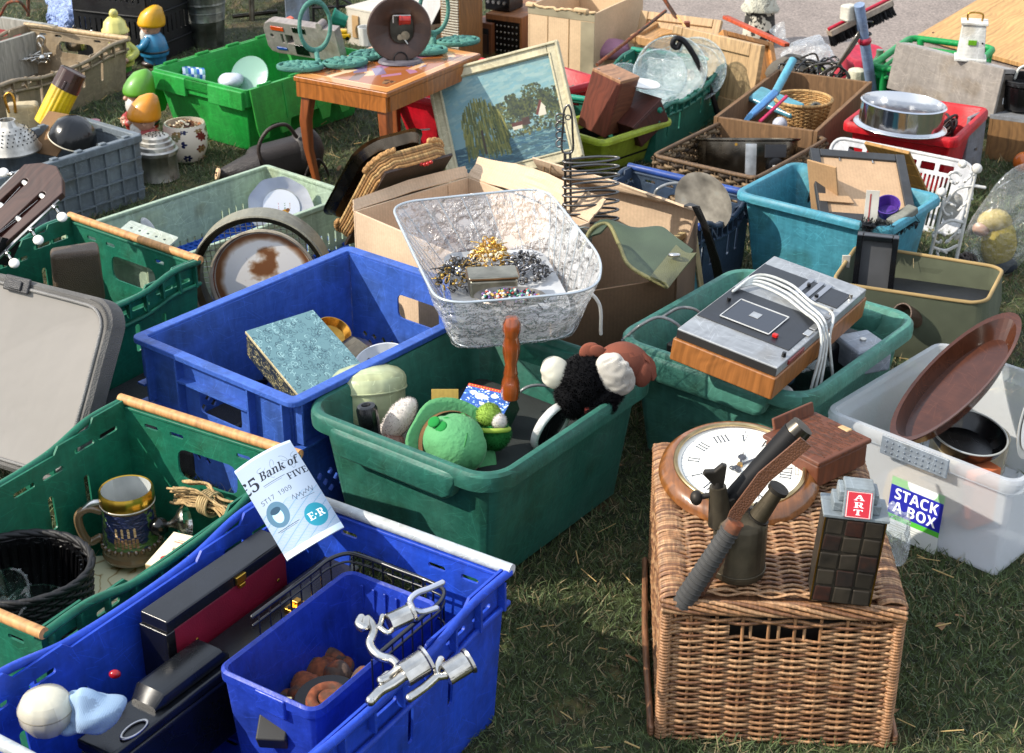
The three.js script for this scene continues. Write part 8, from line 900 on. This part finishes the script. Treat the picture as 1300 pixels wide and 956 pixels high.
// wooden crate with bat and round basket
{
  const q = [0.83,-4.4,-0.476,0.302,0.552], [x, z, a, w, l] = q, o = thing('wooden_crate', 'old brown wooden crate holding a blue bat and round basket', 'crate', [x, 0, z], a), m = wood('#86694c', { roughness: .9 }); addFoot(q); const hh = .15;
  for (const s of [-1, 1]) { part(o, 'plank', [bx(.012, hh, l, .002, s * (w / 2 - .006), hh / 2, 0)], m); part(o, 'plank', [bx(w - .026, hh - .002, .012, .002, 0, hh / 2, s * (l / 2 - .006))], m); } part(o, 'base_plank', [cb(w - .026, .008, l - .026, 0, .005, 0)], m);
  const bt = thing('blue_toy_bat', 'light blue plastic cricket bat with pink edge lying across the wooden crate', 'bat', [0.725,0.17,-4.254]), L = p => V(p).sub(bt.position).toArray(), h0 = L([0.809,0.27,-4.38]), h1 = L([0.748,0.2,-4.285]), e = L([0.664,0.15,-4.207]); part(bt, 'handle', [bar(h0, h1, .012, 16)], gloss('#5fa8c0')); const ax = V(e).sub(V(h1)), bl = loft([[0, .5, .6], [.1, .9, 1], [.25, 1, 1], [.85, 1, .9], [1, .9, .6]].map(([t, k, d]) => rrect(.062 * k, .022 * d, .008, 4).map(([p, s]) => [p, t * ax.length(), s]))); bl.applyQuaternion(new THREE.Quaternion().setFromUnitVectors(V(0, 1, 0), ax.clone().normalize())); bl.translate(...h1); part(bt, 'blade', [bl], gloss('#5f9ad8')); part(bt, 'pink_edge', [bar(V(h1).add(V(.03, -.004, .02)).toArray(), V(e).add(V(.03, -.004, .02)).toArray(), .005)], gloss('#d83a6a')); const bt2 = thing('blue_bat_guard', 'pale turquoise second bat under the blue bat in the crate', 'bat', [0.777,0.13,-4.425]); bt2.rotation.set(.2, .8, .2); part(bt2, 'blade', [bx(.07, .018, .16, .008)], gloss('#5fa0b4'));
  const k = thing('round_wicker_basket', 'round light wicker basket with glass jar inside the wooden crate', 'basket', [0.855,0.06,-4.418]), rows = [], wm = ['#b98f58', '#d0aa72'].map(c => std(c, .8, { map: TX.fibre })); for (let j = 0; j < 14; j++) rows.push(tube([...Array(36)].map((_, i) => { const t = i / 36 * PI * 2, r = .062 + j * .0014 + (i + j) % 2 * .003; return [Math.cos(t) * r, .004 + j * .0056, Math.sin(t) * r]; }), .0032, 90, 5, true)); part(k, 'woven_strand', rows.filter((_, i) => i % 2), wm[0], 'stuff'); part(k, 'woven_strand', rows.filter((_, i) => !(i % 2)), wm[1], 'stuff'); part(k, 'stake', [...Array(36)].map((_, i) => { const t = i / 36 * PI * 2; return bar([Math.cos(t) * .064, 0, Math.sin(t) * .064], [Math.cos(t) * .083, .082, Math.sin(t) * .083], .0024, 5); }), wm[0], 'stuff'); part(k, 'rim', [torus(.084, .005, 0, .083, 0, PI / 2, 0, 0, 60, 7)], wm[1]); part(k, 'base_panel', [cyl(.062, .062, .004, 0, .003, 0)], wm[0]); const gj = thing('glass_lens_jar', 'glass jar with dark lid standing in the round wicker basket', 'jar', [0.88,0.09,-4.399]); gj.rotation.set(.5, 0, -.2); part(gj, 'jar_body', [cyl(.026, .026, .05, 0, .02, 0)], M.glass); part(gj, 'lid', [torus(.014, .005, 0, .046, 0)], std('#4a4a44', .4)); const sb = thing('white_ball', 'white round ball lying in the round wicker basket', 'ball', [0.778,0.09,-4.339]); part(sb, 'ball_body', [sph(.022, 0, 0, 0)], gloss('#cfd2e0'));
}
// red crate with steel cake tin, white laundry basket
{
  const q = [1.121,-4.147,-0.53,0.319,0.334], [x, z, a, w, l] = q, m = tplas('#e01626'); tub('red_crate', 'bright red plastic crate carrying a round steel tin', 'storage tub', q, .18, m, { r: .025, lip: .03, tp: .03, grip: false });
  const s = thing('steel_cake_tin', 'shiny round steel sieve ring lying on top of the red crate', 'sieve', [1.049,0.185,-4.038]); s.rotation.set(-.03, 0, -.07); const R = .112; part(s, 'tin_ring', [lathe([[R, .0], [R, .058], [R + .003, .06], [R - .001, .063], [R - .003, .06], [R - .003, .002], [R, 0]], 80)], std('#cfd0d2', .14, { metalness: 1, bumpMap: TX.dent, bumpScale: .002 })); part(s, 'flange', [lathe([[R - .002, -.004], [R + .01, -.006], [R + .012, -.002], [R, .004]], 80), torus(R + .011, .0025, 0, -.003, 0, PI / 2, 0, 0, 80, 6)], std('#d9dadb', .2, { metalness: 1 })); part(s, 'mesh', [cyl(R - .004, R - .004, .0015, 0, .004, 0, 0, 0, 0, 60)], metal('#6f4a44'));
  const c = thing('brown_strap_coil', 'coil of brown leather strap in the right end of red crate', 'strap', [1.216,0.12,-4.185]); part(c, 'strap', [0, 1, 2, 3].map(k => torus(.03 + k * .004, .004, rr(-.01, .01), rr(0, .02), rr(-.01, .01), rr(.6, 2), rr(0, 2), 0, 30, 6)), leath('#2f1f1a'));
  const b = slab('white_laundry_basket', 'white slotted plastic basket standing in front of the red crate', 'basket', [0.802,0.02,-3.849], [1.132,0,-3.686], [1.157,0.17,-3.768], .008), hs = [], W = b.w, H = b.l; for (let k = 0; k < 6; k++) hs.push(rhole(-W * .33 + k * W * .13, H * .36, W * .1, .02, .003)); for (let k = 0; k < 26; k++) hs.push(rhole(-W * .38 + k * W * .03, H * .08, .006, H * .34, .002), rhole(-W * .38 + k * W * .03, -H * .3, .006, H * .28, .002)); const g = ext(shp(rrect(W, H, .03, 6), hs), .005); g.rotateX(-PI / 2); part(b, 'slotted_wall', [g], plas('#d6d6d8')); part(b, 'rim', [tube(rrect(W, H, .03, 6).map(([p, t]) => [p, .004, t]), .005, 120, 6, true)], plas('#d9d9da')); part(b, 'side_wall', [T(bx(.005, .1, H * .9, .002, -W / 2 + .004, -.05, 0), 0, 0, 0, 0, 0, .3)], plas('#cfd0d8'));
}
// green crate, grey cabinet with lantern, plywood, pot
{
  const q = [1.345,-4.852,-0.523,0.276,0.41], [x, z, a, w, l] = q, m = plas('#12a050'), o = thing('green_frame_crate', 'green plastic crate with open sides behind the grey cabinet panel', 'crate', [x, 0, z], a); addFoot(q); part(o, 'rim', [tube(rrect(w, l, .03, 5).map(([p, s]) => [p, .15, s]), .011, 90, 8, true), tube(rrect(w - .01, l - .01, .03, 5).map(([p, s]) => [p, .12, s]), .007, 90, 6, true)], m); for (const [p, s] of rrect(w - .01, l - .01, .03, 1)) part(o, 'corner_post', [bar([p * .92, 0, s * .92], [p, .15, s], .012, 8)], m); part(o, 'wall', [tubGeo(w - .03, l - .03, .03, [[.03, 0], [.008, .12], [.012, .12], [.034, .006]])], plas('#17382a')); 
  const g = slab('grey_cabinet', 'large plain grey cabinet lying tilted with a white lantern on top', 'cabinet', [1.142,0.12,-4.607], [1.381,0.12,-4.303], [1.402,0.26,-4.316], .06); part(g, 'front_panel', [bx(g.w, .012, g.l, .003, 0, .054, 0)], plas('#9a928a')); part(g, 'top_panel', [bx(g.w - .004, .052, .014, .002, 0, .024, -g.l / 2 + .008)], plas('#b4ada6')); part(g, 'side_panel', [bx(.012, .046, g.l - .03, .002, -g.w / 2 + .008, .024, .004)], wood('#b07a48')); part(g, 'side_panel', [bx(.012, .046, g.l - .03, .002, g.w / 2 - .008, .024, .004)], wood('#5a544e')); g.updateMatrixWorld(true);
  const lp = g.localToWorld(V(g.w * .14, .03, -g.l / 2)), n = thing('white_lantern', 'white wooden lantern with green label and wire handle on the grey cabinet', 'lantern', [lp.x, lp.y, lp.z], -.25), wm = paintM('#e6e6e0'); part(n, 'body', [loft([[0, 1], [.1, .84]].map(([y, k]) => rrect(.078 * k, .06 * k, .003, 2).map(([p, s]) => [p, y + .006, s])))], wm); part(n, 'base', [bx(.09, .008, .07, .002, 0, .004, 0)], wm); part(n, 'roof', [bx(.076, .008, .06, .002, 0, .109, 0)], wm); part(n, 'green_label', [bx(.024, .015, .003, .001, 0, .055, .03)], gloss('#6fb02a')); part(n, 'knob', [sph(.003, .028, .055, .03)], M.dark); part(n, 'handle', [tube([[-.02, .112, 0], [-.02, .132, 0], [0, .136, 0], [.02, .132, 0], [.02, .112, 0]], .003, 30)], M.brass);
  const pw = slab('plywood_board', 'large sheet of pale plywood lying by the road at top right', 'board', [1.484,0.03,-5.609], [1.766,0.03,-5.202], [1.962,0.16,-5.723], .018); part(pw, 'board_sheet', [bx(pw.w * 1.16, .018, pw.l * 1.3, .002, pw.w * .08, .009, -pw.l * .15)], wood('#cfa872')); part(pw, 'nail', [cyl(.004, .004, .002, -pw.w * .42, .0185, pw.l * .42)], M.rust);
  const bq = [1.523,-4.422,-0.484,0.153,0.358], wb = openBox('wooden_box', 'brown wooden box under the black pot at the right edge', 'wooden box', bq, .12, wood('#8a6a44'), { t: .01 }); part(wb, 'lid_panel', [cb(bq[3], .01, bq[4], 0, .126, 0)], plas('#8d8f92')); const lt = thing('black_cooking_pot', 'black enamel cooking pot on the box at the right edge', 'pot', [1.477,0.132,-4.356]); part(lt, 'pot_body', [lathe([[0, 0], [.05, 0], [.062, .01], [.066, .04], [.066, .075], [.072, .08], [.07, .09], [.062, .092], [.06, .07], [0, .068]], 48)], M.black); part(lt, 'grey_rim', [torus(.068, .003, 0, .091, 0, PI / 2, 0, 0, 48, 6)], M.iron); part(lt, 'white_handle', [tube([[-.03, .09, 0], [-.02, .12, 0], [.02, .13, 0], [.05, .12, 0]], .004, 24)], M.cableW); part(lt, 'label', [bx(.004, .02, .012, .001, -.064, .03, .02)], M.whitepl);
  const sd = slab('grey_metal_panel', 'grey metal side panel standing right of the red crate', 'panel', [1.28,0,-4.156], [1.331,0,-4.21], [1.35,0.17,-4.231], .012); part(sd, 'panel_sheet', [bx(sd.w * 1.3, .012, sd.l, .003, 0, .006, 0)], plas('#8a8a90')); part(sd, 'bolt', [cyl(.005, .005, .006, .0, .014, sd.l * .1)], M.steel); const og = thing('orange_ball', 'orange plastic ball at the right edge beside the plastic bag', 'ball', [1.447,0.03,-4.177]); part(og, 'ball_body', [sph(.03, 0, .0, 0)], gloss('#d8702a'));
}
// ---------- grass ----------
{
  const bl = new THREE.BufferGeometry(), pos = [], idx = []; for (let i = 0; i <= 3; i++) { const t = i / 3, wd = .0011 * (1 - t * .85), y = t * .021 * (1 - .12 * t), z = t * t * .014; pos.push(-wd, y, z, wd, y, z); } for (let i = 0; i < 3; i++) { const k = i * 2; idx.push(k, k + 1, k + 2, k + 1, k + 3, k + 2); } bl.setAttribute('position', new THREE.Float32BufferAttribute(pos, 3)); bl.setIndex(idx); bl.computeVertexNormals();
  const inside = (x, z) => { for (const [cx, cz, c, s, hw, hl] of foot) { const dx = x - cx, dz = z - cz, lx = dx * c - dz * s, lz = dx * s + dz * c; if (Math.abs(lx) < hw && Math.abs(lz) < hl) return true; } return false; };
  const pts = []; const add = (n, x0, x1, z0, z1, k) => { for (let i = 0; i < n; i++) { const x = rr(x0, x1), z = rr(z0, z1); if (Math.abs(x) > -z * .36 + .2 || inside(x, z)) continue; if (z < -4.96 && x > .1) continue; const d = fbm(mod(x * .4, 1), mod(z * .4, 1), 8, 3, 501); if (rnd() > .35 + d * 1.1) continue; pts.push([x, z, k * (.6 + d * .8)]); } };
  add(120000, -1, 1.1, -2.9, -1.35, 1); add(110000, -1.7, 1.7, -4.5, -2.9, 1.05); add(90000, -2.6, 2.4, -6.8, -4.5, 1.15);
  const m = std('#ffffff', .75, { transmission: .25, thickness: 0 }), im = new THREE.InstancedMesh(bl, m, pts.length), o3 = new THREE.Object3D(), c = new THREE.Color(); pts.forEach(([x, z, k], i) => { o3.position.set(x, .0, z); o3.rotation.set(rr(-.8, .9), rr(0, 7), rr(-.7, .7)); const s = k * rr(.45, 1.15); o3.scale.set(s * 1.25, s * rr(.7, 1.2), s); o3.updateMatrix(); im.setMatrixAt(i, o3.matrix); const t = rnd(); if (t < .17) c.setRGB(.3, .24, .12); else { const g = rr(.6, 1.25); c.setRGB(.075 * g, .115 * g, .03 * g); } im.setColorAt(i, c); });
  im.name = 'grass'; im.userData = { kind: 'stuff', label: 'short trodden grass with straw between the boxes and crates', category: 'grass' }; im.receiveShadow = im.castShadow = true; scene.add(im);
  const lf = []; for (let i = 0; i < 90; i++) { const z = -rr(1.4, 4.8), x = rr(-.36, .36) * -z; if (inside(x, z)) continue; const t = rr(0, 7), s = rr(.008, .016); lf.push(T(sheet([[[-s, 0, -s * .3], [0, s * .25, -s * .55], [s, 0, -s * .1]], [[-s, 0, s * .2], [0, s * .1, s * .5], [s, s * .2, s * .1]]], .0006, 3, 4), x, .016, z, rr(-.4, .4), t, rr(-.4, .4))); } const dl = part(scene, 'fallen_leaves', lf, std('#7a5a38', .8)); dl.userData = { kind: 'stuff', label: 'small dry brown leaves lying on the trodden grass', category: 'leaves' };
  const stw = []; for (let i = 0; i < 420; i++) { const z = -rr(1.4, 5), x = rr(-.36, .36) * -z * 1; if (inside(x, z) || (z < -4.9 && x > .1)) continue; const t = rr(0, 7), L = rr(.01, .04); stw.push(bar([x, .012 + rr(0, .012), z], [x + Math.cos(t) * L, .012 + rr(0, .014), z + Math.sin(t) * L], rr(.0006, .0014), 4)); } const sw = part(scene, 'dry_straw', stw, std('#a98f5c', .9)); sw.userData = { kind: 'stuff', label: 'dry straw and twigs scattered through the trodden grass', category: 'straw' };
}
renderer.render(scene, camera);
